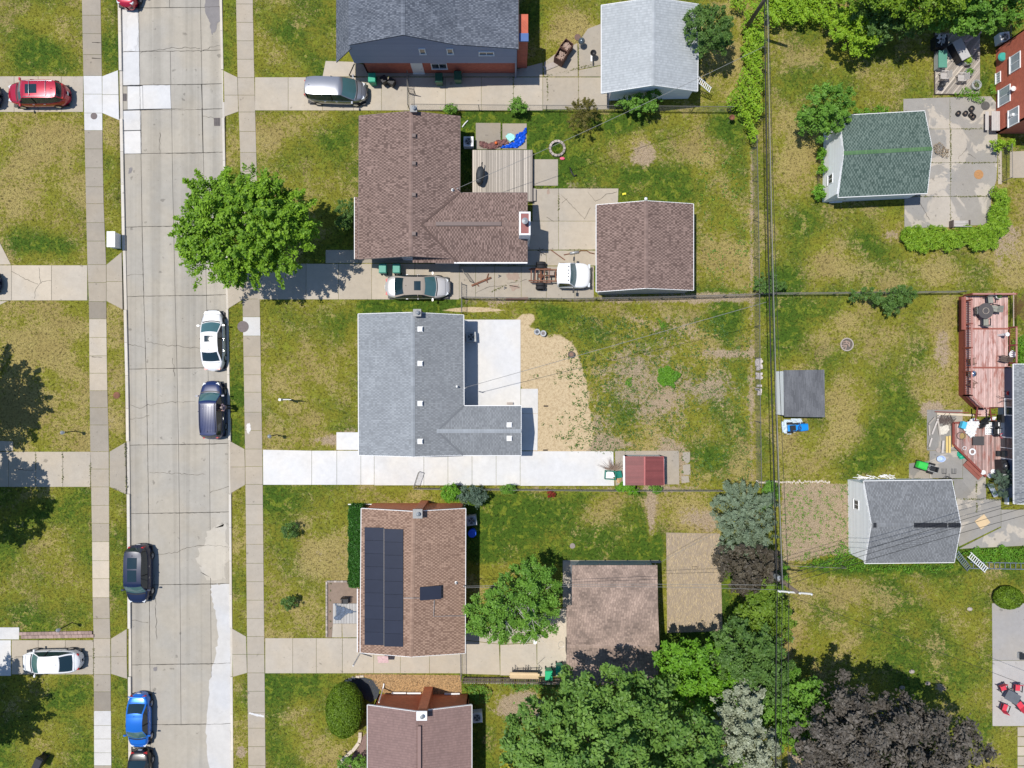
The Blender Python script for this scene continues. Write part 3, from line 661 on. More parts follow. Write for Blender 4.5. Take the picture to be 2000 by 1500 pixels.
E4 = drive('driveway beside the house with solar panels', strip([518, 572, 618, 669, 730, 782, 839, 903], 1246, 1315, 1.04) + [([(453, 1227), (481, 1243), (482, 1278), (454, 1278)], .97), ([(454, 1278), (482, 1278), (483, 1314), (455, 1322)], .97),
 ([(903, 1250), (975, 1258), (977, 1318), (903, 1316)], 1.06), ([(903, 1235), (950, 1225), (1048, 1205), (1048, 1255), (977, 1258), (903, 1249)], 1.0), ([(977, 1259), (1048, 1256), (1049, 1320), (977, 1319)], 1.08), ([(1049, 1200), (1112, 1185), (1112, 1322), (1049, 1321)], 1.1), ([(1099, 1095), (1117, 1098), (1117, 1184), (1099, 1187)], .95),
 ([(650, 1218), (668, 1218), (668, 1245), (648, 1245)], 1.0), ([(668, 1218), (700, 1218), (700, 1245), (669, 1245)], 1.02), ([(1099, 1094), (1290, 1094), (1290, 1100), (1099, 1098)], .9)], M_drive)
E5 = drive('stained concrete patio beside the green roofed garage', [([(1764, 193), (1855, 190), (1855, 252), (1764, 252)], .98), ([(1855, 190), (1935, 188), (1945, 200), (1946, 252), (1855, 252)], 1.0), ([(1780, 252), (1856, 252), (1856, 318), (1780, 318)], .95), ([(1856, 252), (1948, 252), (1948, 318), (1856, 318)], .98),
 ([(1780, 318), (1856, 318), (1856, 384), (1780, 384)], 1.0), ([(1856, 318), (1948, 318), (1946, 352), (1936, 384), (1856, 384)], 1.0), ([(1766, 384), (1856, 384), (1856, 444), (1766, 446)], 1.0), ([(1856, 384), (1936, 384), (1934, 432), (1920, 440), (1856, 442)], 1.0)], M_patio, 'patio')
P6 = drive('narrow concrete walk beside the red brick house', [([(1949, 290), (1957, 290), (1957, 360), (1949, 360)], 1.0), ([(1972, 296), (2060, 292), (2060, 347), (1972, 348)], .95)], M_walk, 'walkway')
E7 = drive('concrete driveway leading to the grey roofed garage at right', [([(1868, 972), (1955, 975), (1955, 1028), (1872, 1068)], .98), ([(1955, 995), (2120, 995), (2120, 1060), (1872, 1072), (1955, 1030)], 1.0), ([(1828, 935), (1906, 935), (1906, 976), (1865, 972), (1862, 940)], .82), ([(1880, 888), (1925, 912), (1926, 975), (1907, 975), (1880, 940)], .88),
 ([(1810, 800), (1880, 800), (1880, 880), (1810, 880)], .85), ([(1775, 905), (1815, 900), (1815, 935), (1775, 935)], .75), ([(1815, 880), (1880, 880), (1880, 934), (1815, 934)], .9)], M_patio)
P8 = drive('grey concrete patio under the red chairs at the right edge', [([(1937, 1178), (2110, 1178), (2110, 1290), (1938, 1290)], .95), ([(1938, 1290), (2110, 1290), (2110, 1418), (1938, 1418)], 1.15)], concrete('grey_patio', (.36, .345, .33)), 'patio')
P9 = drive('light paver path at the bottom right corner', [([(1987 + i*17, 1420 + j*19), (2003 + i*17, 1420 + j*19), (2003 + i*17, 1438 + j*19), (1987 + i*17, 1438 + j*19)], random.uniform(.9, 1.1)) for i in range(3) for j in range(7)], M_drive, 'walkway')
for root, lst in ((W2, [[(23, 530), (50, 545), (75, 555)], [(77, 522), (79, 553), (70, 565), (68, 583)], [(79, 553), (88, 549), (100, 548)]]), (W3, [[(28, 916), (50, 918), (66, 918)]]),
  (P2, [[(1095, 380), (1115, 400), (1142, 428)], [(1098, 396), (1108, 388)], [(1147, 374), (1163, 394), (1185, 380), (1205, 375)], [(1142, 428), (1153, 406)], [(1068, 425), (1082, 433)]]),
  (E5, [[(1795, 395), (1815, 430)], [(1890, 300), (1905, 310)], [(1870, 310), (1888, 290)]]), (W4, [[(28, 1283), (180, 1281)]]), (E2, [[(928, 573), (955, 560), (990, 557)], [(1030, 545), (1010, 552), (990, 553)]])):
 for k, pts in enumerate(lst): crack(pts, .044, root, .028, k, 1.0)
M_rustc = pm('rust_tinted_concrete', (.34, .255, .20), .9, .25, 3, .1, 30)
blobpoly([(988, 535), (1010, 533), (1016, 541), (1008, 549), (990, 546)], .043, 'rust_stain', M_rustc, E2, seed=31, amp=2)
blobpoly([(994, 557), (1012, 556), (1015, 565), (1000, 568)], .043, 'rust_stain', M_rustc, E2, seed=32, amp=2)
blobpoly([(1068, 372), (1072, 368), (1074, 378), (1069, 380)], .043, 'damp_patch', M_rustc, P2, seed=33, amp=1)
# ---------------------------------------------------------------- buildings
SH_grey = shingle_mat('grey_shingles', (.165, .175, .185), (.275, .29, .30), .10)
SH_greylit = shingle_mat('faded_sunlit_grey_shingles', (.20, .215, .23), (.325, .348, .368), .18)  # stronger sun on the west slope painted into the colour, plus bleached patches
SH_blue = shingle_mat('slate_blue_shingles', (.055, .065, .085), (.20, .22, .255), .2)
SH_pale = shingle_mat('pale_grey_shingles', (.28, .30, .31), (.44, .465, .475), .14)
SH_brown = shingle_mat('brown_shingles', (.12, .082, .07), (.30, .212, .18), .10)
SH_tan = shingle_mat('tan_brown_shingles', (.19, .12, .088), (.37, .25, .185), .12)
SH_rose = shingle_mat('rose_brown_shingles', (.17, .115, .105), (.265, .178, .16), .12)
SH_pink = shingle_mat('faded_brown_shingles', (.17, .13, .108), (.43, .32, .26), .22)
SH_green = shingle_mat('green_shingles', (.055, .088, .075), (.165, .215, .185), .12)
SH_lgreen = shingle_mat('light_green_ridge', (.06, .14, .06), (.12, .22, .10), .12)
SH_dgrey = shingle_mat('dark_grey_shingles', (.13, .136, .142), (.25, .26, .27), .15)
SH_dark = shingle_mat('charcoal_roll_roofing', (.085, .088, .096), (.165, .17, .18), .15)
B_red = brick_mat('red_brick', (.56, .13, .07), (.45, .10, .055), (.40, .20, .15))
B_orange = brick_mat('orange_brick', (.66, .21, .09), (.56, .16, .07), (.50, .26, .16))
B_brown = brick_mat('brown_brick', (.24, .10, .07), (.18, .075, .055), (.3, .26, .22))
SID_white = pm('white_siding', (.80, .82, .83), .5, .06, 1.5, .04, 30, .04, tone=True)
SID_blue = pm('slate_blue_siding', (.25, .28, .38), .5, .05, 1.5, .04, 30, .04, tone=True)
SID_grey = pm('grey_siding', (.34, .35, .36), .5, .08, 1.5, .04, 30, .04, tone=True)
SID_dkblue = pm('dark_blue_siding', (.08, .11, .17), .5, .08, 1.5, .04, 30, .04, tone=True)
TR_dark = pm('dark_trim', (.06, .05, .05), .5, .1, 3)
TR_brown = pm('brown_trim', (.13, .09, .08), .5, .1, 3)
FND = pm('foundation_block', (.38, .36, .33), .9, .15, 3)
M_capg = pm('grey_cap_metal', (.30, .30, .29), .6, .2, 5)
M_pane = pm('curtained_window_glass', (.30, .35, .38), .15, .3, 3, 0, 20, 0, spec=.8)
def roof_plane(parent, e0, e1, r1, r0, mat, exp=.145, tab=.305, pat='dash', th=.09, name='roof', cap=False):
 """one slope: eave e0-e1, top edge r0-r1; a deck with every tab laid on it"""
 e0, e1, r0, r1 = map(Vector, (e0, e1, r0, r1))
 nrm = (e1-e0).cross(r0-e0).normalized()
 if nrm.z < 0: nrm = -nrm
 b = MB(); q = [e0, e1, r1, r0]
 b.add(q+[p-Vector((0, 0, th)) for p in q], [(0, 1, 2, 3), (7, 6, 5, 4), (0, 4, 5, 1), (1, 5, 6, 2), (2, 6, 7, 3), (3, 7, 4, 0)], 0, .05)
 rf = b.build(name, mat, parent)
 mask_poly([tuple(p) for p in q])
 if tab == .305: exp, tab = (.15, .2) if pat == 'soft' else (.17, .12)
 L = ((r0-e0).length+(r1-e1).length)/2; n = max(1, round(L/exp)); s = MB(); kk = 0; dx_, dy_ = random.random()*9, random.random()*9
 for i in range(n):
  t0, t1 = i/n, (i+1)/n
  a0, a1 = e0.lerp(r0, t0), e1.lerp(r1, t0); c0, c1 = e0.lerp(r0, min(1, t1)), e1.lerp(r1, min(1, t1))
  W = (a1-a0).length
  m = max(1, round(W/tab)); off = 0.0
  cuts = [k/m for k in range(m+1)]
  if pat == 'patch': of = random.random(); cuts = [0]+[(k+of)/m for k in range(m) if .1 < k+of < m-.1]+[1]
  for kj, (x0, x1) in enumerate(zip(cuts[:-1], cuts[1:])):
   if x1-x0 < .1/m: continue
   kk = kj+i
   g = .010/max(W, .1)
   x0_, x1_ = x0+g, x1-g
   lo, hi = .018, .004
   p = [a0.lerp(a1, x0_)+nrm*lo, a0.lerp(a1, x1_)+nrm*lo, c0.lerp(c1, x1_)+nrm*hi, c0.lerp(c1, x0_)+nrm*hi]
   big = .5+.5*math.sin(i*.31+dx_+2*math.sin(x0*W*.9+dy_))*math.sin(x0*W*1.7+dy_)
   if pat == 'dash': tn = (random.uniform(0, .3) if (kk % 2) ^ (random.random() < .10) else random.uniform(.75, 1.0))*(.88+.12*big)
   elif pat == 'mix': tn = (random.uniform(.2, .5) if (kk % 2) ^ (random.random() < .2) else random.uniform(.6, 1.0))*(.75+.25*big)
   elif pat == 'patch': tn = random.random()*.5+.5*big
   else: tn = random.uniform(.5, .95)
   s.add(p+[p[0]-nrm*.016, p[1]-nrm*.016], [(0, 1, 2, 3), (4, 5, 1, 0)], 0, tn)
 o = s.build('shingles', mat, rf); o['kind'] = 'stuff'
 return rf
def ridge_caps(parent, a, b_, mat, w_=.3, tone=(.4, .8), hang=.045):
 a, b_ = Vector(a), Vector(b_); L = (b_-a).length; n = max(1, int(L/.22)); d = (b_-a).normalized()
 s_ = Vector((-d.y, d.x, 0)).normalized(); s = MB()
 for i in range(n):
  p, q = a+d*(L*i/n), a+d*(L*(i+1)/n-.008)
  z0, z1 = Vector((0, 0, .035)), Vector((0, 0, .022)); dn = Vector((0, 0, -hang))
  s.add([p+z0, q+z1, q+z1+s_*w_/2+dn, p+z0+s_*w_/2+dn, q+z1-s_*w_/2+dn, p+z0-s_*w_/2+dn], [(0, 3, 2, 1), (0, 1, 4, 5)], 0, random.uniform(*tone))
 o = s.build('ridge_cap', mat, parent); o['kind'] = 'stuff'; return o
def clip_poly(poly, z, keep_above):
 out = []
 for i in range(len(poly)):
  a, c = poly[i], poly[(i+1) % len(poly)]
  ia = (a[1] >= z) if keep_above else (a[1] <= z); ic = (c[1] >= z) if keep_above else (c[1] <= z)
  if ia: out.append(a)
  if ia != ic:
   t = (z-a[1])/(c[1]-a[1]); out.append((a[0]+(c[0]-a[0])*t, z))
 return out
def wall(parent, A, B, prof, mat, kind='siding', z0=0.0, name='wall', inner=None):
 """vertical wall on the line A-B; prof = [(t metres, top z)...] along it; outside is to the right of A->B"""
 A, B = Vector((A[0], A[1], 0)), Vector((B[0], B[1], 0)); d = (B-A).normalized(); nr = Vector((d.y, -d.x, 0))
 poly = [(prof[0][0], z0)]+[tuple(p) for p in prof]+[(prof[-1][0], z0)]
 def W(t, z, o=0): return A+d*t+nr*o+Vector((0, 0, z))
 b = MB(); n = len(poly)
 vs_ = [W(t, z) for t, z in poly]+[W(t, z, -.12) for t, z in poly]
 b.add(vs_, [tuple(range(n)), tuple(range(n, 2*n))[::-1]]+[(i, (i+1) % n, (i+1) % n+n, i+n) for i in range(n)], 0, .8)
 w_ = b.build(name, mat, parent)
 if kind == 'siding':
  s = MB(); zt = max(z for _, z in poly); z = z0
  while z < zt-.01:
   q = clip_poly(clip_poly(poly, z, True), min(z+.2, zt), False)
   if len(q) >= 3:
    tn = random.uniform(.95, 1.05)
    ps = [W(t, zz, .026-.02*(zz-z)/.2) for t, zz in q]
    lo = [i for i, (t, zz) in enumerate(q) if abs(zz-z) < 1e-6]
    s.add(ps, [tuple(range(len(ps)))], 0, tn)
    if len(lo) >= 2:
     t0 = min(q[i][0] for i in lo); t1 = max(q[i][0] for i in lo)
     s.add([W(t0, z, .026), W(t1, z, .026), W(t1, z, .004), W(t0, z, .004)], [(0, 1, 2, 3)], 0, tn)
   z += .2
  o = s.build('siding_boards', mat, w_); o['kind'] = 'stuff'
 return w_
def opening(parent, A, B, t, z, w_, h_, name='window', fmat=None, pmat=None, out=.03, bars=1, label=None):
 A, B = Vector((A[0], A[1], 0)), Vector((B[0], B[1], 0)); d = (B-A).normalized(); nr = Vector((d.y, -d.x, 0))
 c = A+d*t+Vector((0, 0, z+h_/2))
 ang = math.atan2(d.y, d.x); b = MB(); f = .07
 def bx(dt, dz, ww, hh, o_, th_): b.box(c+d*dt+Vector((0, 0, dz))+nr*o_, (ww, th_, hh), ang)
 bx(-w_/2, 0, f, h_+f, out, .07); bx(w_/2, 0, f, h_+f, out, .07); bx(0, h_/2, w_-f, f, out, .07); bx(0, -h_/2-.01, w_+.12, f, out+.02, .11)
 for k in range(bars): bx(-w_/2+w_*(k+1)/(bars+1), 0, .045, h_-f, out, .05)
 fr = b.build(name, fmat or M_white, parent)
 if label: fr['label'] = label
 p = MB(); p.box(c+nr*(out-.012), (w_-f, .02, h_-f), ang)
 if name == 'door':
  p.build('door_panel', pmat or M_white, fr)
  k = MB(); k.box(c+d*(w_/2-.14)+nr*(out+.05)+Vector((0, 0, -.05)), (.04, .07, .12), ang); k.build('handle', M_alu, fr)
 else: p.build('pane', pmat or M_wglass, fr)
 return fr
def gutter(parent, a, c, mat=None, off=.06, name='gutter'):
 a, c = Vector(a), Vector(c); b = MB(); d = (c-a).normalized()
 b.beam(a-Vector((0, 0, .05)), c-Vector((0, 0, .05)), .11, .1)
 return b.build(name, mat or M_white, parent)
def gable(name, label, cat, A, Bp, Rg, he, hr, mat, wmat, wkind='siding', oh=(.35, .35), rk=(.12, .12), pat='dash', trim=None, gut=(1, 1), caps=True, group=None, capmat=None, mat2=None, base=None, fmat=None, noend1=False):
 """A=(px,px) eave line one, Bp=(px,px) eave line two, Rg = ridge ends; index 0 and 1 are the two gable ends"""
 A = [P(*p, he) for p in A]; Bw = [P(*p, he) for p in Bp]; Rw = [P(*p, hr) for p in Rg]
 cen = (A[0]+A[1]+Bw[0]+Bw[1])/4
 root = thing(name, label, cat, (cen.x, cen.y, 0), group=group)
 roof_plane(root, A[0], A[1], Rw[1], Rw[0], mat, pat=pat)
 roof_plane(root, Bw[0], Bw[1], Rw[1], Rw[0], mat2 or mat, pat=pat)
 if caps: ridge_caps(root, Rw[0], Rw[1], capmat or mat)
 tm = trim or M_white
 for g, (p, q) in zip(gut, ((A[0], A[1]), (Bw[0], Bw[1]))):
  if g: gutter(root, p+(p-cen).normalized()*0, q, tm)
 for k in (0, 1):
  b = MB()
  for e in (A[k], Bw[k]): b.beam(e-Vector((0, 0, .07)), Rw[k]-Vector((0, 0, .07)), .05, .15)
  b.build('rake_trim', tm, root)
 # walls, inset under the roof
 dA = (A[1]-A[0]).normalized(); cr = (Bw[0]-A[0]).normalized()
 wl = (A[1]-A[0]).length-rk[0]-rk[1]
 def roofz(pt):   # height of the roof above a wall point
  ra, rb = Rw[0], Rw[1]; d2 = Vector((dA.y, -dA.x, 0))
  sr = (pt-ra).dot(d2)
  sA = (A[0]-ra).dot(d2)
  sB = (Bw[0]-ra).dot(d2)
  f = sr/sA if sr*sA > 0 else sr/sB
  return hr-(hr-he)*max(0, f)-.1
 c = {}
 for k, (ea, eb) in enumerate(((A[0], Bw[0]), (A[1], Bw[1]))):
  sgn = 1 if k == 0 else -1
  c['A', k] = ea+cr*oh[0]+dA*rk[k]*sgn; c['B', k] = eb-cr*oh[1]+dA*rk[k]*sgn
  c['R', k] = Rw[k]+dA*rk[k]*sgn
 order = [('A', 0), ('A', 1), ('B', 1), ('B', 0)]
 pts = [c[o] for o in order]
 ar = sum(pts[i].x*pts[(i+1) % 4].y-pts[(i+1) % 4].x*pts[i].y for i in range(4))
 walls = {}
 def mk(p, q, ridge, key):
  if ar < 0: p, q = q, p
  L = (Vector((q.x, q.y, 0))-Vector((p.x, p.y, 0))).length
  prof = [(0, roofz(p)), (L, roofz(q))]
  if ridge is not None:
   d = (q-p); d.z = 0; d.normalize(); t = (ridge-p).dot(d); prof.insert(1, (t, hr-.1))
  w_ = wall(root, p, q, prof, wmat, wkind)
  walls[key] = (p, q, L)
 mk(c['A', 0], c['A', 1], None, 'A'); mk(c['A', 1], c['B', 1], c['R', 1], '1')
 mk(c['B', 1], c['B', 0], None, 'B'); mk(c['B', 0], c['A', 0], c['R', 0], '0')
 return root, walls
def chimney(root, u, v, h, dx=.75, dy=.55, mat=None, top=None, cap_h=.12, base_h=0, flue=True):
 c = P(u, v, h); b = MB(); b.box((c.x, c.y, (h+base_h)/2), (dx, dy, h-base_h))
 ch = b.build('chimney', mat or B_red, root); ch_c = Vector((c.x, c.y, h))
 b = MB(); b.box(ch_c+Vector((0, 0, cap_h/2)), (dx+.1, dy+.1, cap_h)); b.build('chimney_cap', top or M_white, ch)
 if flue:
  b = MB(); b.lathe(ch_c+Vector((.05, 0, cap_h)), [(.11, 0), (.11, .18), (.16, .2), (.02, .3)], 12); b.build('flue_cowl', M_galv, ch)
 return ch
def vent(root, u, v, h, mat, s=.33):
 c = P(u, v, h); b = MB(); b.box(c+Vector((0, 0, .05)), (s+.08, s+.06, .04)); b.box(c+Vector((0, 0, .14)), (s, s*.9, .16)); return b.build('roof_vent', mat, root)
def pipe(root, u, v, h, l=.35, r=.05, mat=None):
 c = P(u, v, h); b = MB(); b.lathe(c-Vector((0, 0, .1)), [(.13, 0), (.12, .12), (r, .14), (r, l+.1)], 10); return b.build('vent_pipe', mat or M_galv, root)
def downspout(root, p, h, mat=None):
 b = MB(); b.box((p[0], p[1], h/2), (.09, .07, h)); return b.build('downspout', mat or M_white, root)
HE, HR = 2.8, 3.85
# --- grey roofed ranch house in the middle
H3, w3 = gable('ranch_house', 'grey shingled L-shaped ranch house with white box vents beside the new concrete driveway', 'house', [(700, 613), (701, 889)], [(905, 615), (906, 889)], [(806, 610), (807, 892)], HE, HR, SH_greylit, SID_grey, rk=(.1, .05), mat2=SH_grey, group='ranch houses facing the street', pat='mix')
def wing(root, v0, v1, u_in, u_out, vr, hr, mat, wmat, trim, pat, rk=.1):
 e = [P(u_in, v0, HE), P(u_out, v0, HE)]; g = [P(u_in, v1, HE), P(u_out, v1, HE)]; r = [P(u_in, vr, hr), P(u_out, vr, hr)]
 roof_plane(root, e[0], e[1], r[1], r[0], mat, pat=pat); roof_plane(root, g[0], g[1], r[1], r[0], mat, pat=pat)
 ridge_caps(root, r[0], r[1], mat); gutter(root, (e[0]*.25+e[1]*.75) if False else P(u_in+38, v0, HE), e[1], trim); gutter(root, P(u_in+45, v1, HE), g[1], trim)
 b = MB()
 for q in (e[1], g[1]): b.beam(q-Vector((0, 0, .07)), r[1]-Vector((0, 0, .07)), .05, .15)
 b.build('rake_trim', trim, root)
 y0, y1 = e[1].y-.35, g[1].y+.35; x1 = e[1].x-rk; x0 = e[0].x+1.5
 hm = HE+(hr-HE)*.15
 wall(root, (x0, y1), (x1, y1), [(0, HE-.05), (x1-x0, HE-.05)], wmat)
 wall(root, (x1, y0), (x0, y0), [(0, HE-.05), (x1-x0, HE-.05)], wmat)
 wall(root, (x1, y1), (x1, y0), [(0, HE-.02), (r[1].y-y1, hr-.1), (y0-y1, HE-.02)], wmat)
 return x0, x1, y0, y1
x0, x1, y0, y1 = wing(H3, 793, 889, 856, 1018, 842, 3.36, SH_grey, SID_grey, M_white, 'mix')
ridge_caps(H3, P(853, 842, 3.40), P(1018, 842, 3.40), SH_greylit, .3, (.8, 1))
def valley(root, pts, mat):
 q = [P(u, v, h+.05) for u, v, h in pts]; b = MB()
 for a, c in zip(q[:-1], q[1:]): b.beam(a, c, .14, .03, tone=0)
 b.build('valley_flashing', mat, root)
valley(H3, [(905, 793, 2.8), (854, 842, 3.34), (904, 889, 2.8)], SH_grey)
opening(H3, (x1, y1), (x1, y0), 1.9, 0.05, .9, 2.0, 'door'); opening(H3, (x0, y1), (x1, y1), 1.6, 1.0, 1.1, 1.0)
p, q, L = w3['B']; opening(H3, p, q, L*.45, .9, 1.4, 1.1); opening(H3, p, q, L*.8, .05, 1.7, 2.0)
p, q, L = w3['A']; opening(H3, p, q, L*.3, .7, 2.2, 1.4, bars=2); opening(H3, p, q, L*.86, .05, .95, 2.0, 'door')
for u, v in ((821, 643), (821, 710), (821, 788), (821, 862)): vent(H3, u, v, 3.72, M_white)
for u, v in ((995, 830), (995, 856)): vent(H3, u, v, 3.22, M_white)
chimney(H3, 815, 611, 4.25, .5, .45, B_brown, M_capg)
pipe(H3, 893, 755, 2.95, .5, .06)
b = MB(); b.tube([P(908, 758, 2.9), P(908, 758, 3.7)], .04); b.tube([P(908, 758, 3.4), P(912, 757, 3.6)], .03); b.build('service_mast', M_galv, H3)
# --- brown L-shaped ranch house
H2, w2 = gable('ranch_house', 'brown shingled L-shaped ranch house with a long ridge vent and white rimmed chimney', 'house', [(702, 226), (701, 506)], [(898, 227), (897, 506)], [(803, 217), (802, 500)], HE, HR, SH_brown, SID_grey, rk=(.1, .5), trim=TR_brown, group='ranch houses facing the street')
x0, x1, y0, y1 = wing(H2, 377, 513, 806, 1030, 438, 3.6, SH_brown, SID_grey, TR_brown, 'dash')
valley(H2, [(897, 377, 2.8), (823, 438, 3.62), (893, 512, 2.8)], SH_brown)
opening(H2, (x1, y1), (x1, y0), 1.5, .05, .9, 2.0, 'door'); opening(H2, (x1, y0), (x0, y0), 1.8, .1, 1.8, 2.0)
roof_plane(H2, P(693, 385, 2.66), P(693, 506, 2.66), P(702, 506, 2.80), P(702, 385, 2.80), SH_brown)
gutter(H2, P(693, 385, 2.66), P(693, 506, 2.66), M_white)
b = MB(); b.beam(P(887, 513.5, HE), P(1030, 513.5, HE), .1, .1); b.build('gutter', M_white, H2)
p, q, L = w2['A']; opening(H2, p, q, L*.3, .7, 2.2, 1.4, bars=2)
p, q, L = w2['1']; opening(H2, p, q, L*.45, .05, .95, 2.0, 'door'); opening(H2, p, q, L*.72, 1.1, 1.0, .8)
for v in (266, 320, 381, 457): vent(H2, 809, v, 3.8, TR_brown, .28)
b = MB(); b.box(P(915, 437, 3.68), (5.0, .3, .09)); b.build('ridge_vent', TR_brown, H2)
for x in (816, 876, 942): pass
c = P(1025, 437, 4.6); b = MB(); b.box((c.x, c.y, 2.3), (.85, 1.75, 4.6)); ch = b.build('chimney', SID_white, H2)
b = MB()
for dx, dy, sx_, sy_ in ((-.36, 0, .12, 1.75), (.36, 0, .12, 1.75), (0, .81, .6, .12), (0, -.81, .6, .12)): b.box((c.x+dx, c.y+dy, 4.66), (sx_, sy_, .12))
b.build('chimney_rim', M_white, ch)
b = MB(); b.box((c.x, c.y, 4.63), (.62, 1.5, .05)); b.build('crown', pm('red_rust_metal', (.28, .10, .09), .6, .2), ch)
b = MB(); b.lathe((c.x, c.y+.05, 4.6), [(.14, 0), (.14, .7), (.24, .72), (.24, .76), (.02, .86)], 14); b.build('flue_pipe', M_galv, ch)
chimney(H2, 808, 213, 4.2, .42, .4, B_brown, M_capg)
pipe(H2, 884, 371, 3.0, .3, .05); b = MB(); b.tube([P(893, 368, 2.9), P(893, 368, 3.7)], .04); b.build('service_mast', M_galv, H2)
# --- house with solar panels
H4, w4 = gable('ranch_house', 'tan brown roofed ranch house with two columns of black solar panels', 'house', [(706, 993), (704, 1275)], [(909, 993), (908, 1276)], [(808, 999), (803, 1283)], HE, HR, SH_tan, B_orange, 'brick', rk=(.05, .6), group='ranch houses facing the street')
roof_plane(H4, P(699, 1150, 2.70), P(699, 1274, 2.70), P(706, 1274, 2.80), P(706, 1150, 2.80), SH_tan)
gutter(H4, P(698.5, 1150, 2.7), P(698.5, 1274, 2.7))
chimney(H4, 816, 1003, 4.3, .62, .6, B_orange, M_capg)
p, q, L = w4['A']; opening(H4, p, q, L*.6, .7, 2.2, 1.4, bars=2)
p, q, L = w4['1']; opening(H4, p, q, L*.4, .1, .95, 2.0, 'door'); opening(H4, p, q, L*.75, 1.1, 1.1, .8)
def slope_pt(u, v, A, Rr, off=.1, he=HE, hr=HR, mir=False):
 """a point on the west slope of the solar house"""
 for _ in range(1):
  x_e, x_r = P(A, v, he).x, P(Rr, v, hr).x
  h = he
  for _k in range(6):
   x = P(u, v, h+off).x; h = he+(hr-he)*max(0, min(1, (x-x_e)/(x_r-x_e)))
 return P(u, v, h+off)
M_solar = pm('solar_cell_glass', (.022, .027, .045), .32, .15, 1.5, .04, 60, 0, spec=.35, tone=True)
for c_, (ua, ub) in enumerate(((712, 749), (750.5, 787))):
 n = 9
 for k in range(n):
  va, vb = 1030+(3 if c_ else 0)+k*(230/n), 1030+(3 if c_ else 0)+(k+1)*(230/n)-.4
  sk = 4 if c_ else 0
  b = MB(); q = [slope_pt(ua, va, 705, 806), slope_pt(ub, va+.8, 705, 806), slope_pt(ub, vb+.8, 705, 806), slope_pt(ua, vb, 705, 806)]
  b.add(q+[a-Vector((0, 0, .05)) for a in q], [(0, 1, 2, 3)[::-1], (0, 1, 5, 4), (1, 2, 6, 5), (2, 3, 7, 6), (3, 0, 4, 7)], 0, random.uniform(.95, 1.05))
  b.build('solar_panel', M_solar, H4)
b = MB(); b.beam(slope_pt(749.8, 1032, 705, 806, .10), slope_pt(749.8, 1261, 705, 806, .10), .03, .02); b.build('panel_rail', M_greywire, H4)
q = [P(820, 1147, 3.85), P(862, 1144, 3.6), P(862, 1170, 3.6), P(820, 1173, 3.85)]
b = MB(); b.add(q+[a-Vector((0, 0, .05)) for a in q], [(3, 2, 1, 0), (0, 1, 5, 4), (1, 2, 6, 5), (2, 3, 7, 6), (3, 0, 4, 7)]); b.build('solar_panel', M_solar, H4)
b = MB(); b.tube([P(788, 1168, 3.8), P(806, 1168, 3.95), P(820, 1168, 3.75)], .02); b.tube([P(848, 1172, 3.55), P(847, 1204, 3.5), P(876, 1203, 3.2), P(909, 1203, 2.88)], .02); b.build('conduit', M_galv, H4)
pipe(H4, 891, 1138, 3.0, .3, .05); b = MB(); b.tube([P(906, 1145, 2.9), P(906, 1145, 3.5)], .04); b.build('service_mast', M_galv, H4)
downspout(H4, P(704, 1275, 0), 2.7)
b = MB(); b.beam(P(680, 985, .1), P(735, 985, .12), .07, .06); b.build('downspout_extension', M_white, H4)
# --- house at the bottom
H5, w5 = gable('ranch_house', 'rose brown roofed brick ranch house with a red brick gable at the bottom edge', 'house', [(718, 1377), (718, 1690)], [(921, 1377), (921, 1690)], [(813, 1390), (812, 1700)], HE, HR, SH_rose, B_orange, 'brick', rk=(.35, .1), pat='soft', group='ranch houses facing the street')
chimney(H5, 824, 1397, 4.4, .7, .6, B_orange, M_white)
b = MB(); b.box(P(819, 1560, 3.95), (.25, 11, .08)); b.build('ridge_vent', SH_rose, H5)
b = MB()
for u0, u1, v in ((765, 793, 1353.5), (795, 822, 1353.8), (868, 898, 1355)): b.box(P((u0+u1)/2, v, .2), ((u1-u0)/PXM, .12, .08))
b.build('window_well_rim', M_white, H5)
b = MB(); b.tube([P(740, 1372, 2.4), P(748, 1345, .2), P(750, 1335, .1)], .05); b.build('downspout', M_white, H5)
# --- two tone blue house at the top
H1 = thing('two_storey_house', 'one and a half storey house with blue siding over red brick at the top edge', 'house', P(850, 0))
gy = -P(0, 68, 5.9).y
def pr(u, h, y): return Vector(((u-1000)*(1-h/CAM_H)/PXM, y, h))
yS = P(0, 88, 5.8).y; yN = P(0, -230, 4).y
def rp(u0, h0, u1, h1, y0_, y1_, m=SH_blue, **k): return roof_plane(H1, pr(u0, h0, y0_), pr(u0, h0, y1_), pr(u1, h1, y1_), pr(u1, h1, y0_), m, pat='mix', **k)
rp(681, 5.8, 787, 7.3, yS, yN); rp(893, 5.8, 787, 7.3, yS, yN); rp(1012, 5.15, 893, 5.8, yS+.03, yN)
roof_plane(H1, P(657, 122, 2.75), pr(657, 2.75, yN), pr(686, 5.3, yN), pr(686, 5.3, yS), SH_blue, pat='mix')
ridge_caps(H1, pr(787, 7.3, yS), pr(787, 7.3, yN), SH_blue)
gutter(H1, pr(1012, 5.15, yS), pr(1012, 5.15, yN), TR_dark)
yw = yS+.08; yb = P(0, 143, 0).y
xl, xr = (690-1000)/PXM*.955, (1010-1000)/PXM*.94
def xx(u, h): return (u-1000)*(1-h/CAM_H)/PXM
A_, B__ = (xx(692, 2.75), yw), (xx(1012, 5.15)-.1, yw)
tt = lambda x: x-A_[0]
wall(H1, A_, B__, [(0, 4.6), (.35, 5.72), (tt(xx(787, 7.3)), 7.12), (tt(xx(893, 5.8)), 5.65), (tt(B__[0]), 5.02)], SID_blue, z0=2.75)
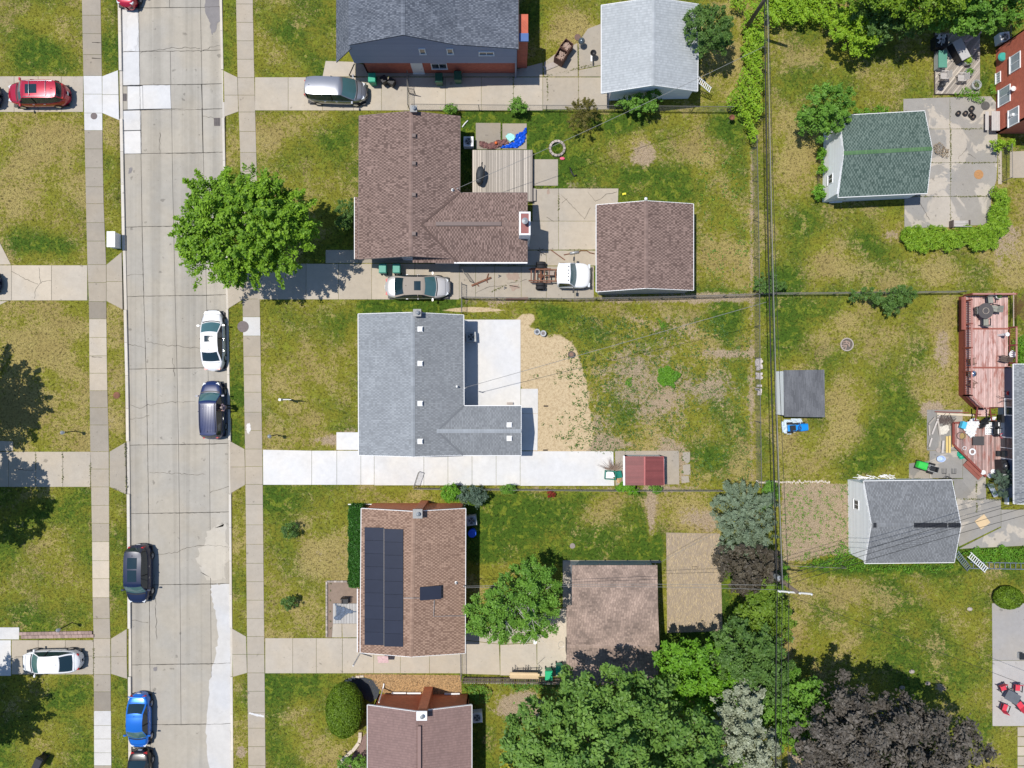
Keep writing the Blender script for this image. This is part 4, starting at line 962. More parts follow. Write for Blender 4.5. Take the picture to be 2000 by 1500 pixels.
wall(H1, (A_[0]+.45, yb), (B__[0]-.05, yb), [(0, 2.8), (B__[0]-A_[0]-.5, 2.8)], B_red, 'brick')
xE = B__[0]; wall(H1, (xE, yw), (xE, yN-1), [(0, 5.0), (yN-1-yw, 5.0)], SID_blue)
wall(H1, (A_[0]+.45, yN-1), (A_[0]+.45, yb), [(0, 2.9), (yN-1-yb, 2.9)], B_red, 'brick')
for u, v, w_, h_ in ((825, 99, .42, .8), (879, 99, .42, .8)):
 k = abs(yw)/((750-v)/PXM); hh = CAM_H*(1-k); opening(H1, A_, B__, (u-1000)*k/PXM-A_[0], hh-h_/2, w_, h_, out=.05, bars=0)
k = abs(yw)/((750-103)/PXM); opening(H1, A_, B__, (950-1000)*k/PXM-A_[0], CAM_H*(1-k)-.25, 1.1, .5, out=.05)
Ab, Bb = (A_[0]+.45, yb), (B__[0], yb)
k = abs(yb)/((750-130)/PXM); opening(H1, Ab, Bb, (858-1000)*k/PXM-Ab[0], .9, 1.2, .9)
opening(H1, Ab, Bb, (816-1000)*.985/PXM-Ab[0], .05, .85, 1.85, 'door')
b = MB(); b.tube([P(692, 125, 2.2), P(682, 147, .2), P(695, 149, .1)], .045); b.build('downspout', TR_dark, H1)
b = MB(); b.box((xE+.45, P(0, 92, 1.5).y, 2.3), (.8, 2.0, 4.6)); ch = b.build('side_chimney', B_red, H1)
b = MB(); b.box((xE+.45, P(0, 74, 4.6).y, 4.66), (.85, .6, .1)); b.build('awning', pm('blue_awning', (.06, .13, .32), .5), ch)
b = MB(); b.beam(P(1035, 20, 2.2), P(1035, 20, .1), .05, .05); b.build('side_post', TR_dark, H1)
# --- red brick house at the right edge
H6 = thing('brick_house', 'red brick house with white framed windows at the right edge', 'house', P(1990, 170))
XW = 945/PXM; yn, ys = 655/PXM, 489/PXM
wl = wall(H6, (XW, yn), (XW, ys), [(0, 5.4), (yn-ys, 5.4)], B_red, 'brick')
wall(H6, (XW, ys), (XW+9, ys), [(0, 5.4), (9, 5.4)], B_red, 'brick'); wall(H6, (XW+9, yn), (XW, yn), [(0, 5.4), (9, 5.4)], B_red, 'brick'); wall(H6, (XW+9, ys), (XW+9, yn), [(0, 5.4), (yn-ys, 5.4)], B_red, 'brick')
ym = (yn+ys)/2
for sgn in (1, -1):
 ye = ym+sgn*(yn-ys+.8)/2
 roof_plane(H6, Vector((XW-.4, ye, 5.3)), Vector((XW+9.4, ye, 5.3)), Vector((XW+9.4, ym, 7.0)), Vector((XW-.4, ym, 7.0)), SH_dgrey)
wall(H6, (XW+.02, yn), (XW+.02, ys), [(0, 5.3), ((yn-ys)/2, 6.85), (yn-ys, 5.3)], B_red, 'brick', z0=5.3)
for u, v, w_, h_, nb in ((1984, 122, 1.25, 1.1, 1), (1951, 152, .8, .5, 3), (1963, 187, 1.3, 1.3, 1), (1981, 228, 1.25, 1.1, 1)):
 k = 945/(u-1000); h = CAM_H*(1-k); y = (750-v)*k/PXM
 opening(H6, (XW, yn), (XW, ys), yn-y, max(.1, h-h_/2), w_, h_, bars=nb, out=.06, pmat=M_pane)
b = MB(); b.lathe((XW-.15, 628/PXM, .9), [(.3, -.02), (.36, .1), (.3, .22)], 14); b.build('hose_reel', pm('teal_plastic', (.05, .36, .30), .4), H6)
b = MB(); b.lathe((XW-.18, P(0, 176, 2).y, 2.2), [(.16, 0), (.2, .12), (.05, .2)], 12); b.box((XW-.12, P(0, 234, 1.6).y+.2, 2.1), (.2, .2, .25)); b.build('wall_fixture', M_white, H6)
# --- house at the right edge, middle
H7, w7 = gable('ranch_house', 'grey roofed house with a white gutter beside the red wooden decks', 'house', [(1980, 711), (1981, 984)], [(2260, 711), (2260, 984)], [(2120, 712), (2120, 988)], 2.6, 4.2, SH_grey, SID_dkblue, oh=(.55, .4), rk=(.3, .3))
p, q, L = w7['A']; opening(H7, p, q, L*.3, .9, 1.3, 1.0); opening(H7, p, q, L*.62, .1, 1.7, 2.0); opening(H7, p, q, L*.85, .9, 1.0, 1.0)
b = MB(); b.beam(P(1966, 900, .2), P(1966, 985, .2), .12, .4); b.beam(P(1963, 820, .15), P(1963, 880, .15), .2, .3); b.build('foundation_ledge', M_white, H7)
# --- garages
G1, g1 = gable('garage', 'pale grey shingled garage with a blue tinted gable and a small tree over its corner', 'garage', [(1175, 10), (1175, 182)], [(1364, 8), (1362, 178)], [(1277, -5), (1276, 166)], 2.45, 4.05, SH_pale, SID_white, oh=(.9, .12), rk=(.3, .42), pat='soft', group='detached garages')
G2, g2 = gable('garage', 'brown shingled garage at the end of the driveway with the truck cab', 'garage', [(1165, 400), (1165, 570)], [(1354, 398), (1354, 567)], [(1262, 392), (1262, 563)], 2.5, 3.45, SH_brown, SID_grey, oh=(.4, .12), rk=(.1, .12), group='detached garages')
b = MB(); b.lathe(P(1261, 389, 3.4), [(.09, 0), (.13, .12), (.05, .22)], 10); b.build('ridge_finial', M_white, G2)
G4, g4 = gable('garage', 'green shingled garage with a white end wall in the upper right yard', 'garage', [(1640, 226), (1806, 217)], [(1637, 385), (1811, 377)], [(1648, 299), (1821, 290)], 2.5, 3.55, SH_green, SID_white, oh=(.25, .25), rk=(-.12, .15), group='detached garages', capmat=SH_lgreen)
G5, g5 = gable('garage', 'grey shingled garage with a white end wall and black ridge vent strips', 'garage', [(1687, 940), (1859, 938)], [(1689, 1100), (1864, 1098)], [(1702, 1025), (1877, 1026)], 2.5, 3.65, SH_dgrey, SID_white, oh=(.2, .2), rk=(-.05, .15), pat='mix', group='detached garages')
b = MB()
for u0, u1 in ((1706, 1712), (1786, 1850), (1853, 1876)):
 n = max(1, int((u1-u0)/3.2))
 for k in range(n): b.box(P(u0+(k+.5)*(u1-u0)/n, 1026, 3.78), ((u1-u0)/n/PXM*.8, .34, .07))
b.build('ridge_vent', M_black, G5)
for g, w_ in ((G4, g4), (G5, g5)):
 p, q, L = w_['0']; opening(g, p, q, L*.75 if g is G4 else L*.3, 1.0, .7, .8)
 p, q, L = w_['1']; opening(g, p, q, L*.5, .05, 4.2, 2.1, 'door')
p, q, L = g1['A']; opening(G1, p, q, L*.5, .05, 4.4, 2.1, 'door')
p, q, L = g2['A']; opening(G2, p, q, L*.5, .05, 4.4, 2.1, 'door')
p, q, L = g4['B']; opening(G4, p, q, L*.15, .05, .9, 2.0, 'door')
G3 = thing('garage', 'faded brown shingled garage shaded by the big tree at the bottom', 'garage', P(1195, 1210), group='detached garages')
a0, a1 = P(1117, 1104, 2.5), P(1284, 1104, 2.5); m0, m1 = P(1117, 1182, 3.05), P(1285, 1182, 3.05); n0 = P(1106, 1182, 3.05); r0, r1 = P(1107, 1262, 3.5), P(1288, 1262, 3.5); s0, s1 = P(1105, 1338, 2.5), P(1285, 1338, 2.5)
roof_plane(G3, a0, a1, m1, m0, SH_pink, pat='patch', tab=.20); roof_plane(G3, n0, m1, r1, r0, SH_pink, pat='patch', tab=.20); roof_plane(G3, s0, s1, r1, r0, SH_pink, pat='patch', tab=.20)
ridge_caps(G3, r0, r1, SH_pink)
x0, x1 = a0.x+.1, a1.x-.15; ya, yr, ys_ = a0.y-.3, r0.y, s0.y+.15
wall(G3, (x0, ys_), (x1, ys_), [(0, 2.5), (x1-x0, 2.5)], SID_grey); wall(G3, (x1, ya), (x0, ya), [(0, 2.5), (x1-x0, 2.5)], SID_grey)
wall(G3, (x1, ys_), (x1, ya), [(0, 2.45), (yr-ys_, 3.35), (ya-ys_, 2.4)], SID_grey); wall(G3, (x0, ya), (x0, ys_), [(0, 2.4), (ya-yr, 3.35), (ya-ys_, 2.45)], SID_grey)
opening(G3, (x0, ya), (x0, ys_), 6.2, .05, 4.2, 2.1, 'door')
b = MB()
for u in (1130, 1170, 1215, 1262, 1280): b.beam(P(u, 1101, 2.35), P(u, 1108, 2.42), .07, .12)
b.build('rafter_tail', TR_dark, G3)
# basketball hoop and backboard on the garage front
hoop = thing('basketball_hoop', 'thin metal basketball hoop fixed to the front of the faded brown garage', 'basketball hoop', P(1106, 1260))
b = MB(); b.box(P(1106, 1261, 2.9), (.06, 1.1, .8)); b.build('backboard', M_black, hoop)
b = MB(); c = P(1096, 1259, 2.7); ring = [c+Vector((.23*math.cos(t), .23*math.sin(t), 0)) for t in np.linspace(0, 2*math.pi, 17)]; b.tube(ring, .012, 5); b.build('rim', M_galv, hoop)
# --- sheds
M_redmetal = pm('red_ribbed_metal', (.185, .05, .048), .5, .15, 2, .06, 40, .05, tone=True)
SR = thing('metal_shed', 'small shed with a dark red ribbed metal roof and white walls', 'shed', P(1258, 918))
wx0, wx1, wy0, wy1 = P(1223, 0, 1.9).x, P(1294, 0, 1.9).x, P(0, 895, 1.9).y, P(0, 945, 1.9).y
wx0, wx1 = 219/PXM, 288/PXM; wy0, wy1 = (750-888)/PXM, (750-938)/PXM
for A0, B0 in (((wx0, wy0), (wx0, wy1)), ((wx0, wy1), (wx1, wy1)), ((wx1, wy1), (wx1, wy0)), ((wx1, wy0), (wx0, wy0))):
 wall(SR, A0, B0, [(0, 1.85), (math.dist(A0, B0), 1.85)], SID_white, 'plain')
ur, hr_ = 1259, 2.1
for (ua, ub, ha, hb) in ((1221, 1258, 1.9, 2.1), (1296, 1260, 1.9, 2.1)):
 n = 13
 for k in range(n):
  va, vb = 892+56*k/n, 892+56*(k+1)/n
  q = [P(ua, va, ha), P(ub, va, hb), P(ub, vb, hb), P(ua, vb, ha)]
  b = MB(); tn = random.uniform(.88, 1.12)
  b.add([x+Vector((0, 0, .0)) for x in q]+[x-Vector((0, 0, .03)) for x in q], [(0, 1, 2, 3), (7, 6, 5, 4), (0, 4, 5, 1), (1, 5, 6, 2), (2, 6, 7, 3), (3, 7, 4, 0)], 0, tn)
  b.beam(q[0]+Vector((0, 0, .015)), q[1]+Vector((0, 0, .015)), .03, .03, tone=tn*1.1)
  b.build('roof_panel', M_redmetal, SR)
b = MB(); b.beam(P(1259, 892, 2.14), P(1259, 948, 2.14), .12, .05); b.beam(P(1296, 892, 1.93), P(1297, 948, 1.93), .05, .05); b.beam(P(1221, 892, 1.93), P(1296, 892, 1.93), .05, .05); b.build('ridge_strip', pm('pink_red_trim', (.42, .13, .12), .5), SR)
b = MB(); b.beam(P(1218.5, 890, 1.88), P(1219, 948, 1.88), .14, .06); b.build('gutter', M_white, SR)
SD = thing('garden_shed', 'dark charcoal roofed shed with a pale left slope in the fenced yard', 'shed', P(1562, 768))
yA, yB = (750-724)/PXM*.965, (750-813)/PXM*.965
def spt(u, v, h): return P(u, v, h)
roof_plane(SD, spt(1610, 722, 1.8), spt(1611, 815, 1.8), spt(1532, 814, 1.95), spt(1531, 723, 1.95), SH_dark, exp=.07, tab=.55, pat='patch')
sx0, sx1, sy0, sy1 = P(1515, 0).x, P(1608, 0, 1.8).x-.1, P(0, 724, 1.9).y-.03, P(0, 814, 1.9).y+.12
for A0, B0 in (((sx0, sy0), (sx0, sy1)), ((sx0, sy1), (sx1, sy1)), ((sx1, sy1), (sx1, sy0)), ((sx1, sy0), (sx0, sy0))):
 wall(SD, A0, B0, [(0, 1.76), (math.dist(A0, B0), 1.76)], SID_white if A0[0] == B0[0] == sx0 else SID_grey)
# ---------------------------------------------------------------- plants
def leaf_quads(pos_, nrm, size, aspect=.55):
 n = len(pos_); r = rng.normal(size=(n, 3))
 nrm = nrm/np.maximum(np.linalg.norm(nrm, axis=1, keepdims=True), 1e-6)
 t = np.cross(nrm, r); t /= np.maximum(np.linalg.norm(t, axis=1, keepdims=True), 1e-6)
 b_ = np.cross(nrm, t); s = size[:, None] if isinstance(size, np.ndarray) else size
 v = np.empty((n, 4, 3)); v[:, 0] = pos_-t*s; v[:, 1] = pos_+b_*s*aspect; v[:, 2] = pos_+t*s; v[:, 3] = pos_-b_*s*aspect
 f = np.arange(n*4).reshape(n, 4)
 return v.reshape(-1, 3), f
def leaf_obj(name, parent, mat, pos_, nrm, size, tone, aspect=.55):
 v, f = leaf_quads(pos_, nrm, size, aspect)
 return np_mesh(name, v, f, mat, parent, attrs=[('tone', 'FACE', tone)])
def crown(lobes, n, clumps, cr, leaf, spray=0.0, zmin=-.25, fill=.12, flat=.8, rough=.12):
 """lobes: world ellipsoids (c, (rx, ry, rz)); leaves gather in clumps on their skins"""
 areas = np.array([l[1][0]*l[1][1] for l in lobes]); pr_ = areas/areas.sum()
 k = rng.choice(len(lobes), clumps, p=pr_)
 d = rng.normal(size=(clumps, 3)); d[:, 2] = np.abs(d[:, 2])*1.0+zmin*rng.random(clumps)*1.6
 d /= np.linalg.norm(d, axis=1, keepdims=True)
 C = np.array([l[0] for l in lobes])[k]; Rr = np.array([l[1] for l in lobes])[k]
 rr = 1+rng.normal(size=clumps)*rough
 cc = C+d*Rr*rr[:, None]
 ct = rng.random(clumps)
 w_ = rng.random(clumps)+.4; idx = rng.choice(clumps, n, p=w_/w_.sum())
 csz = cr*(.6+.8*rng.random(clumps))
 g = rng.normal(size=(n, 3))*csz[idx][:, None]*.5
 g[:, 2] *= .7
 if spray:
  t = rng.random(n)*spray; dd = d[idx].copy(); dd[:, 2] *= .5
  g = g*(1-.6*t/spray)[:, None]+dd*t[:, None]
 p = cc[idx]+g
 nf = int(n*fill)
 if nf:
  kk = rng.choice(len(lobes), nf, p=pr_); d2 = rng.normal(size=(nf, 3)); d2 /= np.linalg.norm(d2, axis=1, keepdims=True)
  p[:nf] = np.array([l[0] for l in lobes])[kk]+d2*np.array([l[1] for l in lobes])[kk]*(rng.random(nf)**.5*.85)[:, None]
 nr = d[idx]*.5+np.array([0, 0, flat])+rng.normal(size=(n, 3))*.55
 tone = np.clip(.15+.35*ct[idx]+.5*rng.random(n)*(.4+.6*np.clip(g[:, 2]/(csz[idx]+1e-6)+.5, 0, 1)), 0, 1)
 sz = leaf*(.6+.8*rng.random(n))
 return p, nr, sz, tone, cc
def lobe(u, v, ru, rv, h, rz):
 c = P(u, v, h); k = (1-h/CAM_H)/PXM
 return (np.array([c.x, c.y, h]), np.array([ru*k, rv*k, rz]))
def tree(name, label, cat, lobes, mat, n, clumps, cr, leaf, spray=0, base=None, bark=None, tr=.2, fill=.12, zmin=-.25, group=None, rough=.12, aspect=.55, crown_name='crown', limbs=14, flat=.8):
 lobes = [lobe(*l) for l in lobes]
 c = sum(l[0] for l in lobes)/len(lobes)
 if base is None: bx, by = c[0], c[1]
 else: bb = P(*base); bx, by = bb.x, bb.y
 root = thing(name, label, cat, (bx, by, 0), group=group)
 p, nr, sz, tn, cc = crown(lobes, n, clumps, cr, leaf, spray, zmin, fill, flat, rough)
 p[:, 2] = np.maximum(p[:, 2], .06)
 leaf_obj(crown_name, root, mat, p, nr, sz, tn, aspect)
 if tr:
  top = Vector((c[0], c[1], max(.3, c[2]*.75))); bs = Vector((bx, by, 0)); b = MB()
  b.tube([bs-Vector((0, 0, .05)), bs.lerp(top, .15)+Vector((.03, 0, 0)), bs.lerp(top, .55), top], [tr*1.25, tr, tr*.8, tr*.5], 8)
  b.build('trunk', bark or M_bark, root, smooth=True)
  b = MB(); st = bs.lerp(top, .5)
  for k in rng.choice(len(cc), min(limbs, len(cc)), replace=False):
   e = Vector(cc[k]); m_ = st.lerp(e, .5)+Vector((0, 0, .25*(e-st).length*.4))
   b.tube([st, m_, e], [tr*.45, tr*.25, tr*.06], 5)
  b.build('branches', bark or M_bark, root, smooth=True)
 return root
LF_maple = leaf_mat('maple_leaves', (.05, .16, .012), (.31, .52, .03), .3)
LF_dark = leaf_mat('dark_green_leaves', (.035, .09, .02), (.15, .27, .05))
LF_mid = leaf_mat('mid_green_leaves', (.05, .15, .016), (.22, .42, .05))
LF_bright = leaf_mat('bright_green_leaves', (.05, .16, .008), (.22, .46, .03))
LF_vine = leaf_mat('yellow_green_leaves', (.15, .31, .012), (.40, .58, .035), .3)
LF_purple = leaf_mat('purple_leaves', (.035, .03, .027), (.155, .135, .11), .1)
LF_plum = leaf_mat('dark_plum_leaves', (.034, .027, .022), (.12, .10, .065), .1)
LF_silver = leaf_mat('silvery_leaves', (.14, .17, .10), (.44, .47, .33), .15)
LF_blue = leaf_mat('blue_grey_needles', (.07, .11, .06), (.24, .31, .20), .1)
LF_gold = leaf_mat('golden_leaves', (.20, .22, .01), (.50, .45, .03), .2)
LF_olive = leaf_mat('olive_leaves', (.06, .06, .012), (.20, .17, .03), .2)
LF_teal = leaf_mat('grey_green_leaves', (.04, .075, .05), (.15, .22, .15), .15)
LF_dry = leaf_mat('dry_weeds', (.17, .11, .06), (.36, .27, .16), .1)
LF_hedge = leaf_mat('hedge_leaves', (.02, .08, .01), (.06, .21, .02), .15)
LF_yew = leaf_mat('yew_leaves', (.07, .13, .008), (.19, .30, .015), .15)
# street maple
tree('maple_tree', 'bright green maple tree leaning over the street edge and the sidewalk', 'tree',
 [(462, 442, 72, 72, 6.0, 2.5), (512, 430, 62, 60, 6.2, 2.5), (425, 385, 36, 40, 5.6, 1.8), (505, 378, 34, 36, 5.6, 1.8), (550, 462, 44, 50, 5.8, 2.1), (415, 500, 40, 38, 5.2, 1.7), (480, 512, 52, 32, 5.4, 1.7), (572, 425, 30, 34, 5.5, 1.7), (395, 448, 32, 32, 5.4, 1.6), (535, 515, 30, 22, 5.0, 1.4)],
 LF_maple, 60000, 620, .32, .105, spray=.8, base=(497, 480), tr=.24, fill=.10, rough=.13)
# big dark green tree at the bottom
tree('maple_tree', 'very large dark green tree spreading over the garage at the bottom edge', 'tree',
 [(1180, 1440, 120, 95, 9.5, 3.8), (1090, 1440, 85, 75, 8.5, 3), (1060, 1490, 70, 60, 8, 3), (1290, 1450, 100, 80, 9, 3.5), (1340, 1500, 80, 70, 8, 3), (1190, 1370, 75, 55, 8.6, 2.6), (1130, 1370, 60, 45, 8, 2.4), (1260, 1370, 55, 40, 8, 2.4), (1200, 1540, 180, 80, 9, 3.5), (1090, 1560, 90, 70, 8, 3), (1230, 1620, 160, 90, 8, 3)],
 leaf_mat('deep_green_leaves', (.045, .13, .025), (.22, .37, .06)), 76000, 560, .58, .14, spray=.35, base=(1190, 1400), tr=.38, fill=.08, rough=.09)
# purple tree bottom right
tree('purple_leaf_tree', 'large dark purple leaved tree at the bottom right', 'tree',
 [(1690, 1440, 100, 70, 8.5, 3), (1620, 1420, 60, 60, 8, 2.6), (1760, 1440, 80, 60, 8, 2.8), (1840, 1470, 70, 60, 7.6, 2.6), (1610, 1500, 60, 60, 7.5, 2.6), (1720, 1520, 120, 60, 8, 3), (1880, 1530, 60, 50, 7, 2.4), (1640, 1360, 40, 30, 7.4, 2), (1740, 1390, 55, 30, 7.6, 2), (1700, 1610, 160, 70, 8, 3)],
 LF_purple, 62000, 420, .5, .13, spray=.3, base=(1680, 1400), tr=.34, fill=.1, rough=.09)
# row of green trees between the lots
tree('tree', 'bright green leafy tree just right of the shaded brown garage', 'tree', [(1345, 1310, 55, 45, 5.6, 2.0), (1320, 1290, 35, 32, 5, 1.7), (1390, 1300, 45, 40, 5.4, 1.8), (1360, 1355, 45, 38, 5.2, 1.8), (1400, 1350, 40, 30, 5, 1.6)], LF_bright, 22000, 200, .36, .11, spray=.2, tr=.18)
tree('tree', 'darker round tree behind the bright one beside the silvery tree', 'tree', [(1445, 1265, 55, 48, 6, 2.2), (1480, 1300, 50, 45, 6, 2), (1430, 1300, 40, 40, 5.6, 1.8), (1490, 1250, 35, 30, 5.4, 1.6), (1480, 1345, 45, 35, 5.5, 1.8)], LF_dark, 24000, 220, .36, .10, spray=.15, tr=.2)
tree('tree', 'yellow green tree under the power lines below the purple shrub', 'tree', [(1480, 1200, 38, 38, 4.4, 1.7), (1505, 1170, 28, 35, 4.2, 1.5), (1460, 1225, 25, 22, 4, 1.3), (1520, 1215, 22, 35, 4, 1.4)], leaf_mat('lime_leaves', (.06, .14, .01), (.22, .33, .03)), 14000, 130, .32, .10, spray=.2, tr=.14)
tree('tree', 'broad light green tree by the power lines left of the purple tree', 'tree', [(1555, 1360, 45, 40, 5.6, 2), (1570, 1400, 35, 35, 5.4, 1.8), (1520, 1400, 35, 45, 5.2, 1.8), (1530, 1350, 35, 30, 5, 1.6), (1500, 1380, 25, 40, 4.8, 1.5), (1560, 1440, 28, 22, 4.6, 1.4), (1515, 1320, 30, 25, 5, 1.5)], LF_mid, 20000, 190, .34, .11, spray=.25, tr=.16)
tree('silvery_tree', 'pale silvery leaved tree between the big green tree and the purple tree', 'tree', [(1440, 1395, 42, 42, 7.4, 1.8), (1415, 1440, 40, 34, 7.2, 1.6), (1460, 1445, 42, 38, 7.4, 1.8), (1480, 1485, 38, 35, 7, 1.6), (1455, 1360, 32, 28, 7, 1.4), (1440, 1520, 40, 35, 7, 1.6), (1500, 1540, 40, 35, 5, 1.6)], LF_silver, 26000, 210, .26, .09, spray=.35, tr=.15, bark=M_barkw)
tree('golden_shrub', 'golden yellow shrub under the power lines at the bottom edge', 'shrub', [(1530, 1447, 28, 14, 2.4, .8), (1550, 1440, 18, 12, 2.2, .7), (1510, 1440, 16, 12, 2.2, .7)], LF_gold, 4500, 60, .2, .07, spray=.15, tr=.06)
tree('golden_shrub', 'golden yellow shrub at the left foot of the big green tree', 'shrub', [(995, 1482, 14, 20, 1.6, .8), (1002, 1510, 14, 20, 1.6, .8)], LF_gold, 2600, 40, .2, .07, spray=.15, tr=.06)
tree('juniper', 'blue grey feathery juniper below the fence corner', 'juniper', [(1450, 1005, 48, 50, 3.4, 1.7), (1430, 980, 30, 28, 3, 1.2), (1475, 985, 28, 30, 3, 1.2), (1440, 1050, 38, 34, 3, 1.3), (1475, 1045, 30, 35, 3, 1.3), (1460, 1075, 35, 20, 2.6, 1)], LF_blue, 22000, 260, .22, .085, spray=.45, aspect=.28, tr=.12, rough=.1)
tree('plum_shrub', 'dark plum coloured shrubby tree below the blue grey juniper', 'tree', [(1455, 1105, 50, 36, 4, 1.6), (1430, 1085, 28, 22, 3.6, 1.2), (1490, 1110, 28, 36, 3.8, 1.3), (1465, 1135, 32, 20, 3.6, 1.2)], LF_plum, 17000, 170, .26, .085, spray=.2, tr=.12)
tree('weed_tree', 'small green sapling clump growing through the fence at the pole', 'shrub', [(1505, 960, 14, 18, 1.6, .8), (1495, 985, 12, 14, 1.4, .7)], LF_mid, 2500, 40, .2, .07, tr=.04)
tree('weed_tree', 'bright green sapling clump at the foot of the lower utility pole', 'shrub', [(1522, 1115, 14, 24, 1.8, .9), (1512, 1140, 12, 16, 1.8, .8)], LF_bright, 3000, 45, .2, .07, tr=.04)
tree('birch_tree', 'loose green birch with bare white twigs in front of the shaded garage', 'tree', [(1010, 1170, 50, 42, 5, 1.7), (965, 1205, 40, 32, 4.6, 1.4), (1050, 1150, 36, 32, 4.6, 1.4), (1040, 1120, 30, 20, 4.2, 1.1), (1000, 1225, 50, 20, 4.4, 1.2), (1050, 1200, 30, 32, 4.4, 1.2), (940, 1190, 22, 22, 4.2, 1)], LF_mid, 32000, 260, .3, .08, spray=.4, tr=.13, bark=M_barkw, fill=.12, base=(1012, 1180))
# bare white twigs of the birch
bt = MB(); r_ = random.Random(4)
for k in range(16):
 a = P(1020+r_.uniform(-40, 25), 1215+r_.uniform(-40, 20), 4.6+r_.uniform(0, 1));
 for m_ in range(3):
  e = a+Vector((r_.uniform(-.9, .9), r_.uniform(-1.2, .3), r_.uniform(.1, .7))); bt.tube([a, a.lerp(e, .5)+Vector((r_.uniform(-.1, .1), r_.uniform(-.1, .1), .1)), e], [.022, .014, .006], 4)
birch = [o for o in bpy.data.objects if o.name.startswith('birch_tree')][0]
bt.build('bare_twigs', M_barkw, birch)
tree('small_tree', 'small dark green tree overhanging the corner of the pale grey garage', 'tree', [(1382, 60, 34, 38, 3.6, 1.4), (1365, 38, 22, 20, 3.2, 1.0), (1395, 88, 24, 22, 3.2, 1.0), (1405, 55, 20, 28, 3.2, 1)], LF_dark, 11000, 130, .26, .075, spray=.3, tr=.1, base=(1375, 72))
# trees at the top right corner
tree('tree', 'yellow green tree crowning the top edge above the little deck', 'tree', [(1800, 8, 60, 32, 5.0, 1.8), (1745, -2, 50, 30, 5, 1.8), (1850, 0, 45, 26, 5, 1.6), (1700, -20, 50, 35, 5, 2), (1790, -60, 90, 50, 5.5, 2)], leaf_mat('spring_leaves', (.055, .14, .01), (.25, .38, .02)), 24000, 220, .38, .12, spray=.3, base=(1790, 40), tr=.2)
tree('tree', 'deep green tree in the top right corner above the brick house', 'tree', [(1885, 28, 42, 28, 3.6, 1.3), (1935, 22, 36, 30, 3.6, 1.3), (1850, 40, 28, 22, 3, 1.0), (1930, -30, 60, 40, 4.6, 1.6), (1985, 22, 25, 22, 3.5, 1.2), (1900, 52, 22, 12, 2.4, .8)], LF_mid, 20000, 180, .36, .11, spray=.3, base=(1900, 60), tr=.18)
tree('tree', 'dark green tree overlapping the end of the vine hedge at the top', 'tree', [(1705, 28, 35, 30, 3.5, 1.3), (1735, 50, 34, 22, 3, 1.1), (1770, 52, 26, 16, 2.6, .9), (1690, 5, 35, 28, 3.5, 1.3)], LF_dark, 10000, 110, .3, .09, spray=.3, tr=.13)
tree('bush', 'big loose green bush at the end of the vine hedge', 'bush', [(1665, 62, 32, 26, 2.6, 1.2), (1680, 88, 24, 20, 2.2, 1), (1645, 40, 24, 20, 2.4, 1), (1690, 60, 26, 22, 2.4, 1)], LF_vine, 9000, 110, .25, .08, spray=.2, tr=.08)
tree('bush', 'round dark green bush at the left wall of the green roofed garage', 'bush', [(1608, 215, 40, 38, 3, 1.6), (1630, 200, 26, 26, 2.8, 1.2), (1590, 240, 28, 28, 2.6, 1.2), (1625, 240, 26, 24, 2.6, 1.2)], LF_mid, 14000, 130, .26, .08, spray=.1, tr=.1)
tree('bush', 'olive brown spiky bush in the brown house back yard by the fence', 'bush', [(1135, 228, 25, 27, 1.6, .9), (1142, 215, 16, 16, 1.5, .8)], LF_olive, 6000, 90, .14, .06, spray=.3, aspect=.3, tr=.05)
tree('bush', 'green weedy bush under the gable of the pale grey garage', 'bush', [(1255, 205, 24, 16, 1.5, .8), (1230, 205, 20, 10, 1.2, .6), (1275, 195, 12, 14, 1.6, .7)], LF_mid, 5500, 80, .2, .07, spray=.2, tr=.05)
tree('bush', 'small green bush on the fence line below the two tone house', 'bush', [(1012, 208, 15, 12, 1.1, .6)], LF_mid, 1800, 40, .16, .06, tr=.03)
tree('bush', 'tiny green bush on the fence line nearest the two tone house drive', 'bush', [(880, 214, 12, 7, .8, .4)], LF_mid, 1200, 30, .14, .05, tr=.03)
tree('bush', 'dark green bush against the front wall of the brown ranch house', 'bush', [(677, 415, 16, 22, 1.3, .8), (672, 435, 12, 12, 1, .5)], LF_dark, 4500, 60, .18, .06, spray=.1, tr=.05)
tree('bush', 'leafy green bush on the fence above the solar panel house', 'bush', [(878, 962, 14, 15, 1.3, .7), (893, 965, 10, 12, 1.1, .6)], LF_bright, 3000, 50, .16, .07, tr=.04)
tree('bush', 'grey green bush right of the leafy one above the solar panel house', 'bush', [(915, 965, 18, 15, 1.4, .7), (935, 970, 14, 16, 1.2, .6)], LF_teal, 3600, 60, .16, .06, tr=.04)
tree('bush', 'small green weed clump on the fence south of the new driveway', 'bush', [(992, 955, 14, 7, .8, .4)], LF_mid, 1300, 30, .14, .05, tr=.03)
tree('bush', 'bright green weed clump on the fence below the red metal shed', 'bush', [(1220, 953, 15, 8, .9, .45), (1236, 958, 8, 8, .8, .4)], LF_bright, 2200, 40, .14, .06, tr=.03)
tree('bush', 'low weed clump on the fence right of the red metal shed', 'bush', [(1280, 955, 10, 7, .7, .35)], LF_mid, 900, 30, .12, .05, tr=.03)
tree('round_bush', 'small dark green shrub in the upper half of the solar house lawn', 'shrub', [(567, 1036, 15, 12, .8, .45)], LF_dark, 1500, 30, .14, .055, tr=.03, group='dark shrubs on the solar house lawn')
tree('round_bush', 'small dark green shrub in the lower half of the solar house lawn', 'shrub', [(566, 1177, 14, 11, .8, .45)], LF_dark, 1500, 30, .14, .055, tr=.03, group='dark shrubs on the solar house lawn')
tree('bush', 'small green bushes at the bottom edge beside the stone border', 'bush', [(680, 1490, 18, 14, .9, .5), (705, 1495, 14, 16, .9, .5)], LF_mid, 2600, 50, .16, .06, tr=.04)
